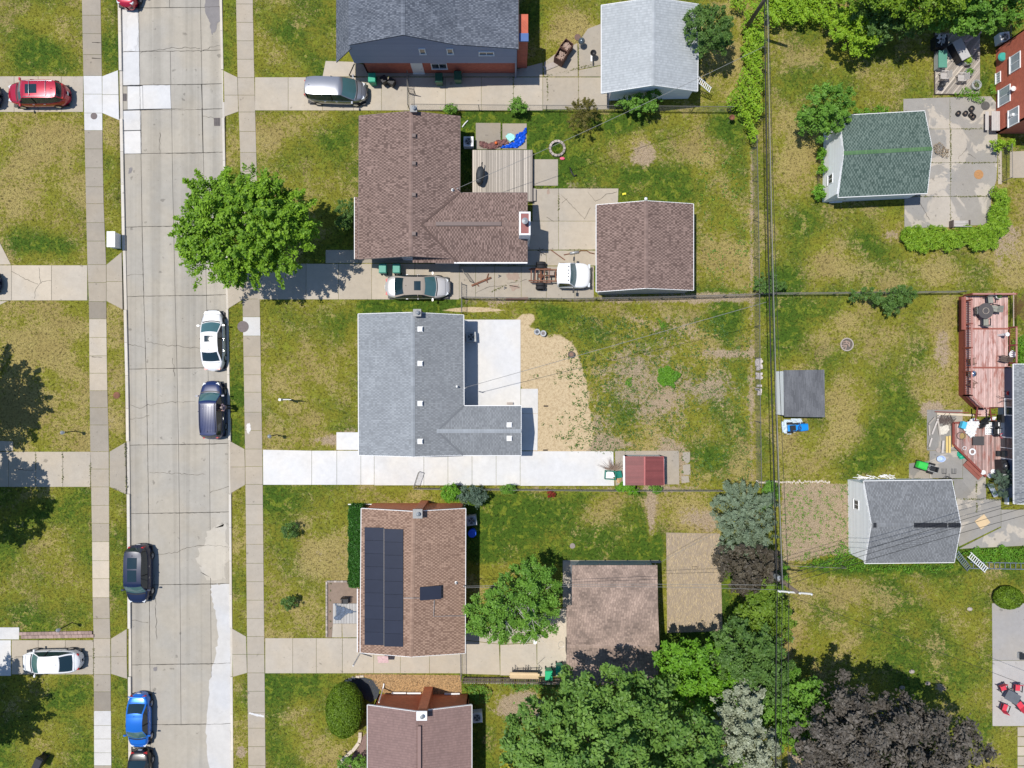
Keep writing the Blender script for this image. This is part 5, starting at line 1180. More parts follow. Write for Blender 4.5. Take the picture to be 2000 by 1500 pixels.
tree('bush', 'spiky grey green bush at the white foundation of the house by the red deck', 'bush', [(1955, 945, 18, 18, 1.0, .7), (1965, 930, 12, 16, .9, .6)], LF_teal, 3800, 60, .16, .09, spray=.35, aspect=.15, tr=.04)
tree('bush', 'leafy green weeds at the left wall of the green roofed garage', 'bush', [(1600, 375, 11, 12, .9, .45), (1604, 330, 8, 12, .8, .4), (1602, 300, 7, 8, .7, .4)], LF_bright, 2400, 50, .14, .07, tr=.03)
tree('bush', 'low dark green bush under the power lines at the cross fence corner', 'bush', [(1497, 552, 22, 16, 1.2, .6), (1515, 560, 18, 10, 1.0, .4)], LF_dark, 3600, 60, .16, .06, spray=.2, tr=.04)
tree('vine', 'dark vine draped along the cross fence in the fenced yard', 'vine', [(1690, 578, 26, 9, 1.2, .4), (1735, 585, 26, 12, 1.2, .5), (1765, 575, 18, 11, 1.3, .5), (1740, 600, 10, 14, 1.0, .4)], LF_dark, 7000, 110, .2, .065, spray=.3, tr=.04)
tree('bush', 'leafy yellow green plant at the corner of the red brick house', 'bush', [(1945, 282, 10, 10, .8, .4), (1970, 282, 8, 8, .7, .4)], LF_vine, 1300, 30, .14, .07, tr=.03)
# clipped round shrubs
def clipped(name, label, cat, u, v, ru, rv, h, mat, n, leafsz=.07, group=None, rz=None):
 c = P(u, v, h*.55); k = (1-h*.55/CAM_H)/PXM; rz = rz or h*.5
 root = thing(name, label, cat, (c.x, c.y, 0), group=group)
 d = rng.normal(size=(n, 3)); d /= np.linalg.norm(d, axis=1, keepdims=True)
 bump = 1+.035*np.sin(d[:, 0]*9+d[:, 2]*5)*np.cos(d[:, 1]*8)
 p = np.array([c.x, c.y, h*.5])+d*np.array([ru*k, rv*k, rz])*bump[:, None]*(1-.10*rng.random(n)**2)[:, None]
 nr = d+rng.normal(size=(n, 3))*.6; tn = np.clip(.35*rng.random(n)+.5*(.5+.5*np.sin(p[:, 0]*5.1+p[:, 1]*4.3))*rng.random(n)+.15, 0, 1)
 ok = p[:, 2] > .04
 leaf_obj('foliage', root, mat, p[ok], nr[ok], leafsz*(.6+.8*rng.random(ok.sum())), tn[ok], .45)
 b = MB(); b.lathe((c.x, c.y, 0), [(.08, 0), (.07, h*.5), (.02, h*.8)], 6); b.build('stem', M_bark, root)
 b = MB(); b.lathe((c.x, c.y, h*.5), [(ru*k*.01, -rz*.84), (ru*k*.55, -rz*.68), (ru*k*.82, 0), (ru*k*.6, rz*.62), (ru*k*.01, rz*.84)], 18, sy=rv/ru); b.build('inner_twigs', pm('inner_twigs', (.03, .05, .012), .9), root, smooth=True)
 return root
clipped('clipped_yew', 'tall clipped egg shaped yew at the front corner of the bottom house', 'shrub', 673, 1388, 37, 53, 2.8, LF_yew, 26000, .075)
clipped('clipped_shrub', 'round clipped shrub at the right edge beside the grey patio', 'shrub', 1971, 1168, 28, 22, 1.3, LF_yew, 6000, .07)
# hedge in front of the solar house
hg = thing('hedge', 'dark green clipped hedge along the front of the solar panel house', 'hedge', P(692, 1068))
n = 15000; x0, x1, y0, y1, hh = P(681, 0, 1.3).x, P(707, 0, 1.3).x, P(0, 1146, 1.3).y, P(0, 990, 1.3).y, 1.4
f_ = rng.random(n); px_ = x0+(x1-x0)*rng.random(n); py_ = y0+(y1-y0)*rng.random(n); pz_ = hh*(.96+.05*np.sin(py_*3.1)+.04*rng.random(n))
sidm = f_ < .4; px_[sidm] = np.where(rng.random(sidm.sum()) < .7, x0+.06*rng.random(sidm.sum()), x1-.05); pz_[sidm] = hh*rng.random(sidm.sum())
em = (f_ > .4) & (f_ < .5); py_[em] = np.where(rng.random(em.sum()) < .5, y0, y1)+.05*rng.normal(size=em.sum()); pz_[em] = hh*rng.random(em.sum())
px_ += .05*np.sin(py_*5+1)+.03*rng.normal(size=n)
leaf_obj('foliage', hg, LF_hedge, np.stack([px_, py_, pz_], 1), rng.normal(size=(n, 3))*.7+np.array([0, 0, .6]), .065*(.6+.8*rng.random(n)), rng.random(n)*(.5+.5*np.sin(py_*4+px_*7)**2))
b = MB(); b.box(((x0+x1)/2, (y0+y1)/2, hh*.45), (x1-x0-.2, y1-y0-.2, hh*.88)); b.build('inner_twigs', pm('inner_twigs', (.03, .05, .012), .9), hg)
# vine covered fences and ornamental grass: leafy masses with a shape in plan
def leaf_mass(name, label, cat, polys, mat, dens, h, leaf, kind=None, aspect=.55, flat=1.3, spiky=0, hv=.35, seed=1):
 """polys in photo pixels at mid height; filled to height h with leaves on the top skin and sides"""
 pts = []; cen = Vector((0, 0, 0));
 for poly in polys:
  w_ = [P(a, c, h*.7) for a, c in poly]
  xs = [p.x for p in w_]; ys = [p.y for p in w_]
  area = abs(sum(w_[i].x*w_[(i+1) % len(w_)].y-w_[(i+1) % len(w_)].x*w_[i].y for i in range(len(w_))))/2
  n = int(area*dens*2.2)
  X_ = rng.uniform(min(xs)-.15, max(xs)+.15, n); Y_ = rng.uniform(min(ys)-.15, max(ys)+.15, n)
  jx = X_+.16*np.sin(Y_*3.3+seed)+.1*np.sin(Y_*7.1); jy = Y_+.16*np.sin(X_*2.9+seed)+.1*np.sin(X_*6.3)
  ins = np.zeros(n, bool)
  for k in range(len(w_)):
   a, c = w_[k], w_[(k+1) % len(w_)]
   if a.y == c.y: continue
   ins ^= ((a.y > jy) != (c.y > jy)) & (jx < (c.x-a.x)*(jy-a.y)/(c.y-a.y)+a.x)
  pts.append(np.stack([X_[ins], Y_[ins]], 1)); cen += sum(w_, Vector())/len(w_)
 q = np.concatenate(pts); n = len(q); cen /= len(polys)
 root = thing(name, label, cat, (cen.x, cen.y, 0), kind=kind)
 top = h*(1-hv+hv*(.5+.5*np.sin(q[:, 0]*1.9+seed)*np.cos(q[:, 1]*2.3))+.12*np.sin(q[:, 0]*6+q[:, 1]*4))
 z = top*(1-.5*rng.random(n)**2.5)
 clump = .5+.5*np.sin(q[:, 0]*5.3+1.3*np.sin(q[:, 1]*4.1))*np.sin(q[:, 1]*4.7+seed)
 tn = np.clip(.1+.45*clump*rng.random(n)+.45*rng.random(n)*(z/np.maximum(top, .01)), 0, 1)
 nr = rng.normal(size=(n, 3))*.6+np.array([0, 0, flat])
 o = leaf_obj('foliage', root, mat, np.column_stack([q, np.maximum(z, .05)]), nr, leaf*(.6+.8*rng.random(n)), tn, aspect)
 if kind: o['kind'] = 'stuff'
 return root
leaf_mass('vine_hedge', 'bright yellow green vine hedge running down the rear fence at the top', 'hedge', [[(1452, 8), (1490, 0), (1494, 60), (1490, 130), (1488, 215), (1478, 240), (1474, 275), (1462, 272), (1456, 235), (1428, 212), (1420, 185), (1438, 172), (1450, 140), (1450, 95), (1454, 60)], [(1418, -30), (1452, -10), (1456, 12), (1450, 22), (1435, 12)]], LF_vine, 230, 1.7, .085, seed=2)
leaf_mass('vine_hedge', 'bright yellow green vine hedge running across the top edge', 'hedge', [[(1496, 5), (1560, 4), (1620, 12), (1655, 25), (1650, 52), (1600, 45), (1560, 42), (1500, 48)], [(1490, -60), (1600, -60), (1640, -20), (1640, 10), (1490, 4)]], LF_vine, 230, 1.7, .085, seed=4)
leaf_mass('ornamental_grass', 'L-shaped bed of bright green arching grass round the stained patio', 'ornamental grass', [[(1762, 452), (1790, 440), (1870, 447), (1930, 435), (1940, 400), (1935, 380), (1945, 366), (1968, 368), (1972, 410), (1970, 450), (1948, 470), (1942, 490), (1880, 484), (1800, 492), (1766, 488)]], leaf_mat('grass_blades', (.10, .24, .01), (.42, .60, .05), .3), 420, .75, .15, aspect=.22, flat=.9, seed=6, kind='stuff')
leaf_mass('overgrown_weeds', 'tall green weeds along the wall and fence below the grey garage', 'weeds', [[(1640, 1060), (1665, 1070), (1680, 1092), (1700, 1104), (1860, 1104), (1862, 1114), (1700, 1116), (1650, 1112), (1610, 1108), (1590, 1112), (1560, 1105), (1620, 1088)]], LF_bright, 260, .5, .06, kind='stuff', seed=3)
leaf_mass('overgrown_weeds', 'green weeds beside the driveway under the right hand ladders', 'weeds', [[(1880, 1078), (1925, 1070), (2010, 1068), (2010, 1096), (1920, 1096)]], LF_bright, 220, .4, .06, kind='stuff', seed=9)
leaf_mass('overgrown_weeds', 'green creeper behind the red deck at the right edge', 'weeds', [[(1978, 660), (2010, 655), (2010, 715), (1982, 715)]], LF_bright, 260, .5, .06, kind='stuff', seed=10)
leaf_mass('overgrown_weeds', 'green weeds between the little deck and the stained patio', 'weeds', [[(1862, 180), (1915, 172), (1925, 190), (1905, 200), (1880, 192)], [(1935, 170), (1948, 165), (1948, 185), (1936, 188)]], LF_bright, 240, .4, .06, kind='stuff', seed=11)
leaf_mass('overgrown_weeds', 'narrow strip of weeds along the green garage top wall', 'weeds', [[(1668, 216), (1700, 207), (1735, 210), (1735, 222), (1665, 226)]], LF_bright, 240, .5, .06, kind='stuff', seed=12)
leaf_mass('overgrown_weeds', 'weeds along the lane fence under the bottom trees', 'weeds', [[(985, 1330), (1105, 1336), (1105, 1356), (990, 1345)], [(908, 1340), (960, 1340), (950, 1372), (925, 1380), (912, 1360)]], LF_mid, 200, .4, .06, kind='stuff', seed=13)
leaf_mass('weed_patch', 'round bright green weed patch in the dry middle back yard', 'weeds', [[(1284, 725), (1300, 714), (1320, 720), (1326, 735), (1316, 752), (1294, 754), (1282, 742)]], LF_bright, 700, .45, .06, seed=14)
leaf_mass('weed_patch', 'small bright green weed patch near the fence in the dry back yard', 'weeds', [[(1283, 628), (1297, 624), (1302, 636), (1290, 641)]], LF_bright, 600, .3, .05, seed=15)
leaf_mass('weed_patch', 'oval green weed patch left of the round one in the dry back yard', 'weeds', [[(1221, 742), (1230, 738), (1234, 752), (1227, 760), (1220, 752)]], LF_bright, 600, .25, .05, seed=16)
leaf_mass('overgrown_weeds', 'green weeds between the juniper and the lot fence at right', 'weeds', [[(1496, 940), (1512, 948), (1512, 985), (1500, 990), (1492, 960)]], LF_mid, 220, .6, .06, kind='stuff', seed=18)
leaf_mass('overgrown_weeds', 'dead brown vine tangle beside the green roofed garage', 'weeds', [[(1824, 285), (1845, 278), (1856, 290), (1852, 302), (1828, 304)]], LF_dry, 200, .35, .05, kind='stuff', seed=19)
# scattered dark weeds in the dry yards
def scatter(label, u0, v0, u1, v1, n, mat, test=None, leaf=.055, per=9, spread=.09, cat='weeds'):
 X_ = rng.uniform(u0, u1, n); Y_ = rng.uniform(v0, v1, n)
 x = (X_-1000)/PXM; y = (750-Y_)/PXM; ok = ~masked(x, y)
 if test is not None: ok &= test(X_, Y_)
 x, y = x[ok], y[ok]; m = len(x); k = np.repeat(np.arange(m), per)
 sp = spread*(.4+1.2*rng.random(m))
 p = np.stack([x[k]+rng.normal(size=m*per)*sp[k], y[k]+rng.normal(size=m*per)*sp[k], .05+.09*rng.random(m*per)], 1)
 root = thing('scattered_weeds', label, cat, P((u0+u1)/2, (v0+v1)/2), kind='stuff')
 o = leaf_obj('foliage', root, mat, p, rng.normal(size=(m*per, 3))*.5+np.array([0, 0, .8]), leaf*(.5+rng.random(m*per)), rng.random(m*per)); o['kind'] = 'stuff'
sandedge = lambda u, v: rng.random(len(u)) < np.clip((u-1120-20*np.sin(v*.05))/60+.55, .03, 1)*np.where(u > 1250, .7, 1)
scatter('small dark weeds dotted over the dry yard behind the grey house', 1045, 620, 1465, 945, 2100, LF_dark, sandedge, per=9, spread=.11)
scatter('small weeds dotted over the bare dirt left of the lower right garage', 1530, 945, 1660, 1095, 260, LF_mid, leaf=.05)
scatter('weeds in the dry strip at the far end of the brown house yard', 1365, 240, 1470, 575, 160, LF_mid, per=7)
LF_lawn = leaf_mat('coarse_grass_blades', (.10, .12, .015), (.24, .25, .05), .2)
# the lawns' own blades, coloured by the same soil map
def tufts(n, seed=5):
 r2 = np.random.default_rng(seed)
 x = r2.uniform(-43.5, 43.5, n); y = r2.uniform(-32.5, 32.5, n)
 pu_ = 1000+x*PXM; pv_ = 750-y*PXM
 ok = ~masked(x, y) & ~((pu_ > np.interp(pv_, _LV, _LU)-3) & (pu_ < np.interp(pv_, _RV, _RU)+3))
 l, d, q, s_ = fields(x, y); ok &= (s_ < .5) & (r2.random(n) > q*.8)
 x, y, l, d, q, s_ = x[ok], y[ok], l[ok], d[ok], q[ok], s_[ok]; m = len(x)
 h = (.035+.06*r2.random(m))*(1-.3*d); ang = r2.random(m)*6.283; lean = .03+.05*r2.random(m); wd = .012+.016*r2.random(m)
 V = np.empty((m, 3, 3)); dx, dy = np.cos(ang), np.sin(ang)
 V[:, 0] = np.stack([x-dy*wd, y+dx*wd, np.zeros(m)], 1); V[:, 1] = np.stack([x+dy*wd, y-dx*wd, np.zeros(m)], 1)
 V[:, 2] = np.stack([x+dx*lean, y+dy*lean, h], 1)
 F = np.arange(m*3).reshape(m, 3); rep = lambda a: np.repeat(a, 3)
 tn = rep(.75+.6*r2.random(m))
 o = np_mesh('grass', V.reshape(-1, 3), F, M_lawn, attrs=[('lush', 'POINT', rep(l)), ('dry', 'POINT', rep(d)), ('dirt', 'POINT', rep(q)*.5), ('sand', 'POINT', rep(s_)*0), ('tone', 'POINT', tn)])
 tag(o, 'short green and straw coloured grass blades over all the lawns', 'grass', kind='stuff')
# ---------------------------------------------------------------- vehicles
def make_car(name, label, cat, u, v, deg, body, L=4.7, W=1.82, kind='sedan', roofmat=None, sun=False, rails=False, ribs=0, plate=True, spoiler=False, group=None, tilt=0, rearglass=None, trim=None):
 """deg: heading of the bonnet in the picture, 0 = right, 90 = up; u, v the middle of the body as seen at waist height"""
 c = P(u, v, .9); root = thing(name, label, cat, (c.x, c.y, RZ if roadL(v) < 1000+c.x*PXM < roadR(v) else .035), R(deg), group=group)
 S = {'sedan': dict(xa=.24, xb=.40, xc=.68, xd=.84, zh=.90, zf=.66, zr=1.44, zt=.98, zend=.86),
  'coupe': dict(xa=.23, xb=.39, xc=.70, xd=.90, zh=.90, zf=.66, zr=1.42, zt=1.0, zend=.9),
  'suv': dict(xa=.23, xb=.36, xc=.90, xd=.975, zh=1.08, zf=.86, zr=1.74, zt=1.12, zend=1.05),
  'van': dict(xa=.19, xb=.38, xc=.92, xd=.985, zh=1.06, zf=.80, zr=1.76, zt=1.1, zend=1.05)}[kind]
 X = lambda f: L/2-f*L
 def hw(x):
  s_ = 2*x/L
  n = 4.2 if s_ > 0 else 5.5
  return W/2*max(0, 1-abs(s_)**n)**(1/2.7)*(1-.05*max(0, s_)**2)
 def zt(x):
  f = (L/2-x)/L
  if f < S['xa']: z = S['zf']+(S['zh']-S['zf'])*min(1, f/S['xa'])**.55
  elif f < S['xd']: z = S['zh']+(S['zt']-S['zh'])*(f-S['xa'])/(S['xd']-S['xa'])
  else: z = S['zt']+(S['zend']-S['zt'])*(f-S['xd'])/(1-S['xd'])
  return z-.16*max(0, abs(2*x/L))**18
 N = 40; st = [math.cos(math.pi*i/N)*L/2*.9995 for i in range(N+1)]
 prof = [(.90, .20), (.975, .32), (1.0, .50), (1.0, .66), (.985, .84), (.93, .955), (.84, .99), (.55, 1.008), (.28, 1.018)]
 rows = []
 for x in st:
  h_, z_ = hw(x), zt(x); rw = []
  for i, (a, zf) in enumerate(prof):
   zz = zf if i < 2 else .32+(z_-.32)*((zf-.32)/(1-.32))
   rw.append((x, h_*a, zz))
  rows.append(rw+[(x, 0, z_+.016)]+[(p[0], -p[1], p[2]) for p in rw[::-1]])
 m = len(rows[0]); b = MB(); vs_ = [p for rw in rows for p in rw]
 fs_ = [(i*m+k, i*m+k+1, (i+1)*m+k+1, (i+1)*m+k) for i in range(N) for k in range(m-1)]
 fs_ += [tuple(range(m)), tuple(N*m+k for k in range(m))[::-1]]
 b.add(vs_, [f[::-1] for f in fs_]); bo = b.build('body', body, root, smooth=True, world=False)
 b = MB(); b.box((0, 0, .24), (L*.93, W*.9, .12)); b.build('underside', M_black, root, world=False)
 # glasshouse: s runs along the profile, t across
 xa, xb, xc, xd = (X(S[k]) for k in ('xa', 'xb', 'xc', 'xd'))
 def wid(x, z):
  k = (z-S['zh'])/(S['zr']-S['zh']); k = max(0, min(1, k))
  return hw(x)*(.93-.20*k**1.3)
 def Gp(f, t):
  if f < 1: x = xa+(xb-xa)*f; z = zt(xa)-.01+(S['zr']-.03-zt(xa)+.01)*f**.92
  elif f < 2: g = f-1; x = xb+(xc-xb)*g; z = S['zr']-.03+.05*math.sin(math.pi*min(1, g*1.1))*.8 - (.05*g if kind != 'sedan' else .03*g)
  else: g = f-2; x = xc+(xd-xc)*g; z1 = Gp(1.999, 0)[2]-.06 if False else S['zr']-.05; z = z1+(zt(xd)-.01-z1)*g**1.1
  wv = wid(x if f < 2 else x, z)
  if f < 1: x += .16*(1-t*t)*(1-.5*f)
  elif f >= 2: x -= .10*(1-t*t)*(1-.3*(f-2))
  z += .045*(1-t*t)*(1 if 1 <= f < 2 else .5)
  return (x, wv*t, z)
 def patch(nm, f0, f1, t0, t1, mat, nf=8, nt_=10, lift=0, par=root):
  b = MB(); V = []
  for i in range(nf+1):
   for k in range(nt_+1):
    p = Gp(f0+(f1-f0)*i/nf, t0+(t1-t0)*k/nt_); V.append((p[0], p[1], p[2]+lift))
  F = [(i*(nt_+1)+k, i*(nt_+1)+k+1, (i+1)*(nt_+1)+k+1, (i+1)*(nt_+1)+k) for i in range(nf) for k in range(nt_)]
  b.add(V, F); return b.build(nm, mat, par, smooth=True, world=False)
 rm = roofmat or body
 patch('windshield', 0, .93, -.93, .93, M_glassg)
 rf = patch('roof', .90, 2.06, -1, 1, rm, 14, 12, .006)
 patch('rear_window', 2.08 if kind in ('suv', 'van') else 2.02, 2.72 if kind in ('suv', 'van') else 2.95, -.86, .86, rearglass or M_glass)
 if kind in ('suv', 'van'): patch('tailgate', 2.68, 3.0, -1, 1, body)
 for sg in (-1, 1):
  patch('front_pillar', 0, .95, sg*.92, sg*1.0, rm, 6, 1, .004)
  patch('rear_pillar', 2.0, 3.0, sg*.85, sg*1.0, rm, 6, 2, .004)
  # side glass between the waist and the roof edge, split by pillars
  b = MB(); pl = MB()
  segs = [(xa-.05, xb-.02, None)] ; ns = 14
  top = []; bot = []
  for i in range(ns+1):
   f = .03+(2.97-.03)*i/ns; p = Gp(f, sg); top.append(Vector(p)); x = p[0]; bot.append(Vector((x, sg*hw(x)*.955, zt(x)-.012)))
  for i in range(ns):
   b.add([bot[i], bot[i+1], top[i+1], top[i]], [(0, 1, 2, 3) if sg > 0 else (3, 2, 1, 0)])
  b.build('side_window', M_glass, root, smooth=True, world=False)
  for i in ((6,) if kind in ('sedan', 'coupe') else (6, 10)):
   pl.beam(bot[i]+Vector((0, sg*.012, 0)), top[i]+Vector((0, sg*.012, 0)), .05, .09)
  pl.build('door_pillar', M_black if not roofmat else rm, root, world=False)
 for x in (L*.31, -L*.29):
  for sg in (-1, 1):
   t = MB(); y = sg*(W/2-.10)
   prof_ = [(.20, -.09), (.30, -.1), (.33, -.06), (.33, .06), (.30, .1), (.20, .09)]
   V = []; n = 18
   for r_, yy in prof_:
    for k in range(n): a = 2*math.pi*k/n; V.append((x+r_*math.cos(a), y+yy, .33+r_*math.sin(a)))
   F = [(i*n+k, i*n+(k+1) % n, (i+1)*n+(k+1) % n, (i+1)*n+k) for i in range(5) for k in range(n)]
   t.add(V, F); wh = t.build('wheel', M_rubber, root, smooth=True, world=False)
   t = MB(); V = [(x+.2*math.cos(2*math.pi*k/n), y+sg*.085, .33+.2*math.sin(2*math.pi*k/n)) for k in range(n)]+[(x, y+sg*.05, .33)]
   t.add(V, [(k, (k+1) % n, n) for k in range(n)]); t.build('rim', M_alu, wh, world=False)
   t = MB(); V = []
   for k in range(13):
    a = math.pi*k/12
    for r_ in (.345, .40): V.append((x+r_*math.cos(a), sg*(hw(x)+.004), .33+r_*math.sin(a)))
   t.add(V, [(2*k, 2*k+1, 2*k+3, 2*k+2) for k in range(12)]); t.build('wheel_arch', M_black, root, world=False)
 def deck(nm, pts, mat, lift=.012, par=root):
  """a strip lying on the body's top; pts = rows of (x, y)"""
  b = MB(); V = []
  for rw in pts:
   for x, y in rw:
    hh = max(hw(x), .05); a = abs(y)/hh
    z = zt(x)+.016-.02*min(1, a)**2-(.08 if a > .9 else 0)*(a-.9)*10
    V.append((x, y, z+lift))
  k = len(pts[0]); F = [(i*k+j, i*k+j+1, (i+1)*k+j+1, (i+1)*k+j) for i in range(len(pts)-1) for j in range(k-1)]
  b.add(V, F); return b.build(nm, mat, par, world=False)
 for sg in (-1, 1):
  xf = L/2-.17
  b = MB(); b.box((L/2-.30, sg*hw(L/2-.30)*.80, zt(L/2-.30)-.085), (.26, .22, .13), -sg*.5); b.build('headlight', M_head, root, world=False)
  b = MB(); zz = .78 if kind in ('sedan', 'coupe') else 1.0
  b.box((-L/2+.19, sg*hw(-L/2+.2)*.80, zz), (.18, .26 if kind in ('sedan', 'coupe') else .16, .14 if kind in ('sedan', 'coupe') else .4), sg*.3); b.build('taillight', M_red_l, root, world=False)
  b = MB(); b.box((xa-.12, sg*(W/2+.10), zt(xa)+.06), (.12, .20, .14)); b.beam((xa-.1, sg*(W/2-.06), zt(xa)+.02), (xa-.12, sg*(W/2+.04), zt(xa)+.04), .05, .05); b.build('side_mirror', trim or body, root, world=False)
  b = MB()
  for xx_ in (xb-.45, xb-1.35): b.box((xx_, sg*(hw(xx_)*1.0+.008), zt(xx_)-.14), (.16, .03, .03))
  b.build('door_handle', M_chrome, root, world=False)
 cw = []
 for i in range(2):
  x0_ = xa+.20-.07*i; cw.append([(x0_-.10*(t/.75)**2*1.0, t*W/2) for t in np.linspace(-.78, .78, 9)])
 deck('cowl', [[(x+.09, y) for x, y in cw[0]], [(x, y) for x, y in cw[0]]], M_black)
 # bonnet and boot shut lines
 for xx_, y0_ in ((xa+.17, .80),):
  for sg in (-1, 1): deck('shut_line', [[(xa+.1-(xa+.1-L/2+.45)*t, sg*(hw(xa+.1)*.83-.05*t)), (xa+.1-(xa+.1-L/2+.45)*t, sg*(hw(xa+.1)*.83-.05*t-.018))] for t in np.linspace(0, 1, 6)], M_black, .008)
 deck('shut_line', [[(L/2-.36-.12*(y/W*2)**2, y) for y in np.linspace(-W*.36, W*.36, 9)], [(L/2-.375-.12*(y/W*2)**2, y) for y in np.linspace(-W*.36, W*.36, 9)]], M_black, .008)
 if kind in ('sedan', 'coupe'):
  deck('shut_line', [[(xd-.12, y) for y in np.linspace(-W*.36, W*.36, 7)], [(xd-.135, y) for y in np.linspace(-W*.36, W*.36, 7)]], M_black, .008)
 b = MB(); b.box((L/2-.045, 0, .52), (.07, W*.5, .16)); b.build('grille', M_black, root, world=False)
 if plate: b = MB(); b.box((-L/2+.0, 0, .62 if kind in ('sedan', 'coupe') else .7), (.03, .3, .15)); b.build('license_plate', M_white, root, world=False)
 if sun:
  sr = patch('sunroof', 1.12, 1.48, -.52, .52, M_glass, 4, 4, .016, rf)
 if sun == 'pano':
  patch('sunroof_pane', 1.52, 1.86, -.55, .55, M_glass, 4, 4, .016, rf)
 if rails:
  for sg in (-1, 1):
   b = MB(); pts = [Vector(Gp(f, sg*.88))+Vector((0, 0, .05)) for f in np.linspace(1.05, 1.95, 8)]
   pts = [pts[0]-Vector((0, 0, .04))]+pts+[pts[-1]-Vector((0, 0, .04))]
   b.tube(pts, .02, 6); b.build('roof_rail', M_alu if rails == 'alu' else M_black, rf, smooth=True, world=False)
  for f in ((1.25, 1.75) if rails != 'thin' else ()):
   b = MB(); b.tube([Vector(Gp(f, t))+Vector((0, 0, .055)) for t in np.linspace(-.88, .88, 7)], .018, 6); b.build('roof_bar', M_alu if rails == 'alu' else M_black, rf, smooth=True, world=False)
 if ribs:
  for k in range(ribs):
   t = -.72+1.44*k/(ribs-1); b = MB(); b.tube([Vector(Gp(f, t))+Vector((0, 0, .006)) for f in np.linspace(1.08, 1.95, 8)], .014, 5); b.build('roof_rib', body, rf, smooth=True, world=False)
 if spoiler: b = MB(); b.tube([Vector((-L/2+.16+.05*(1-t*t), t*W*.42, S['zend']+.06)) for t in np.linspace(-1, 1, 9)], .05, 6); b.build('spoiler', body, root, smooth=True, world=False)
 b = MB(); b.tube([Vector(Gp(1.9, 0))+Vector((0, 0, .0)), Vector(Gp(1.93, 0))+Vector((-.04, 0, .09))], [.02, .008], 6); b.build('antenna', M_black, rf, world=False)
 mask = 0
 return root
PT_white = paint('white_car_paint', (.78, .78, .78), .3, .0, .6); PT_navy = paint('navy_car_paint', (.008, .022, .10), .33, .0, .3)
PT_dknavy = paint('dark_navy_car_paint', (.006, .014, .05), .33, .0, .3); PT_blue = paint('bright_blue_car_paint', (.01, .16, .62), .28, .3, .9)
PT_red = paint('red_car_paint', (.42, .006, .03), .28, .2, .9); PT_silver = paint('grey_silver_car_paint', (.30, .31, .34), .26, .6, .8)
PT_lsilver = paint('light_silver_car_paint', (.56, .54, .52), .3, .35, .7); PT_black = paint('black_car_paint', (.01, .01, .012), .3, .0, .35)
PT_tan = pm('tan_vinyl_roof', (.30, .26, .22), .75, .06, 4, .05, 60, .1, local=True)
SG = 'cars parked on the street'; DG = 'cars parked in driveways'
make_car('parked_car', 'red SUV with a dark sunroof parked in the driveway across the street', 'car', 72, 182, 181, PT_red, 4.75, 1.9, 'suv', sun=True, rails='alu', group=DG)
make_car('parked_car', 'red car cut off by the top edge beside the far kerb', 'car', 246, -46, -94, PT_red, 4.6, 1.85, 'suv', group=SG)
make_car('parked_car', 'white sedan with a sunroof parked at the near kerb', 'car', 412, 664, 91, PT_white, 4.95, 1.82, 'sedan', sun=True, group=SG)
make_car('parked_car', 'navy SUV with a ribbed roof parked at the near kerb behind the white sedan', 'car', 412, 801, 91, PT_navy, 4.7, 1.88, 'suv', rails='thin', ribs=9, group=SG)
make_car('parked_car', 'dark navy SUV with a long glass roof parked at the far kerb', 'car', 267, 1123, -90, PT_dknavy, 4.75, 1.9, 'suv', sun='pano', group=SG)
make_car('parked_car', 'bright blue sedan with a rear spoiler parked at the far kerb', 'car', 267, 1412, -90, PT_blue, 4.4, 1.76, 'sedan', spoiler=True, group=SG)
make_car('parked_car', 'black car cut off by the bottom edge behind the blue sedan', 'car', 269, 1524, -90, PT_black, 4.5, 1.78, 'sedan', group=SG)
make_car('parked_minivan', 'grey silver minivan parked beside the two tone blue house', 'minivan', 655, 176, -2, PT_silver, 5.0, 1.95, 'van', group=DG)
make_car('parked_car', 'silver sedan with a tan roof in the driveway of the brown house', 'car', 815, 560, 0, PT_lsilver, 5.25, 1.93, 'sedan', roofmat=PT_tan, sun=True, group=DG)
make_car('parked_car', 'white sedan with a plain white roof in the driveway across the street', 'car', 97, 1294, 181, PT_white, 4.75, 1.82, 'coupe', group=DG)
make_car('parked_car', 'dark car mostly outside the left edge ahead of the red SUV', 'car', -62, 184, 180, PT_dknavy, 4.6, 1.85, 'suv', group=DG)
make_car('parked_car', 'dark car mostly outside the left edge in the cracked driveway', 'car', -62, 551, 180, PT_dknavy, 4.5, 1.8, 'suv', group=DG)
# white cab and chassis truck
tr_ = thing('truck_cab', 'white pickup cab with a bare rusty frame in front of the brown garage', 'truck', (*P(1090, 541, .0).xy, .035), R(-1))
def TX(u): return (u-1090)/PXM*.98
Wt = 2.0
def trhw(x, x0, x1, n0=7, n1=5):
 s_ = (2*x-x0-x1)/(x1-x0); return Wt/2*max(0, 1-abs(s_)**(n1 if s_ > 0 else n0))**(1/3)
xc0, xc1 = TX(1086), TX(1152)
N = 30; st = [xc0+(xc1-xc0)*(.5-.5*math.cos(math.pi*i/N))*.9995+.0003 for i in range(N+1)]; rows = []
def tz(x): f = (xc1-x)/(xc1-xc0); return (.95+.22*min(1, f/.5)**.5) if f < .55 else 1.2
for x in st:
 h_ = trhw(x, xc0, xc1, 14, 4.5); z_ = tz(x)-.15*max(0, (2*x-xc0-xc1)/(xc1-xc0))**16
 rw = [(x, h_*a, .42+(z_-.42)*k) for a, k in ((.95, 0), (1, .15), (1, .7), (.97, .92), (.88, .99), (.45, 1.01))]
 rows.append(rw+[(x, 0, z_+.02)]+[(p[0], -p[1], p[2]) for p in rw[::-1]])
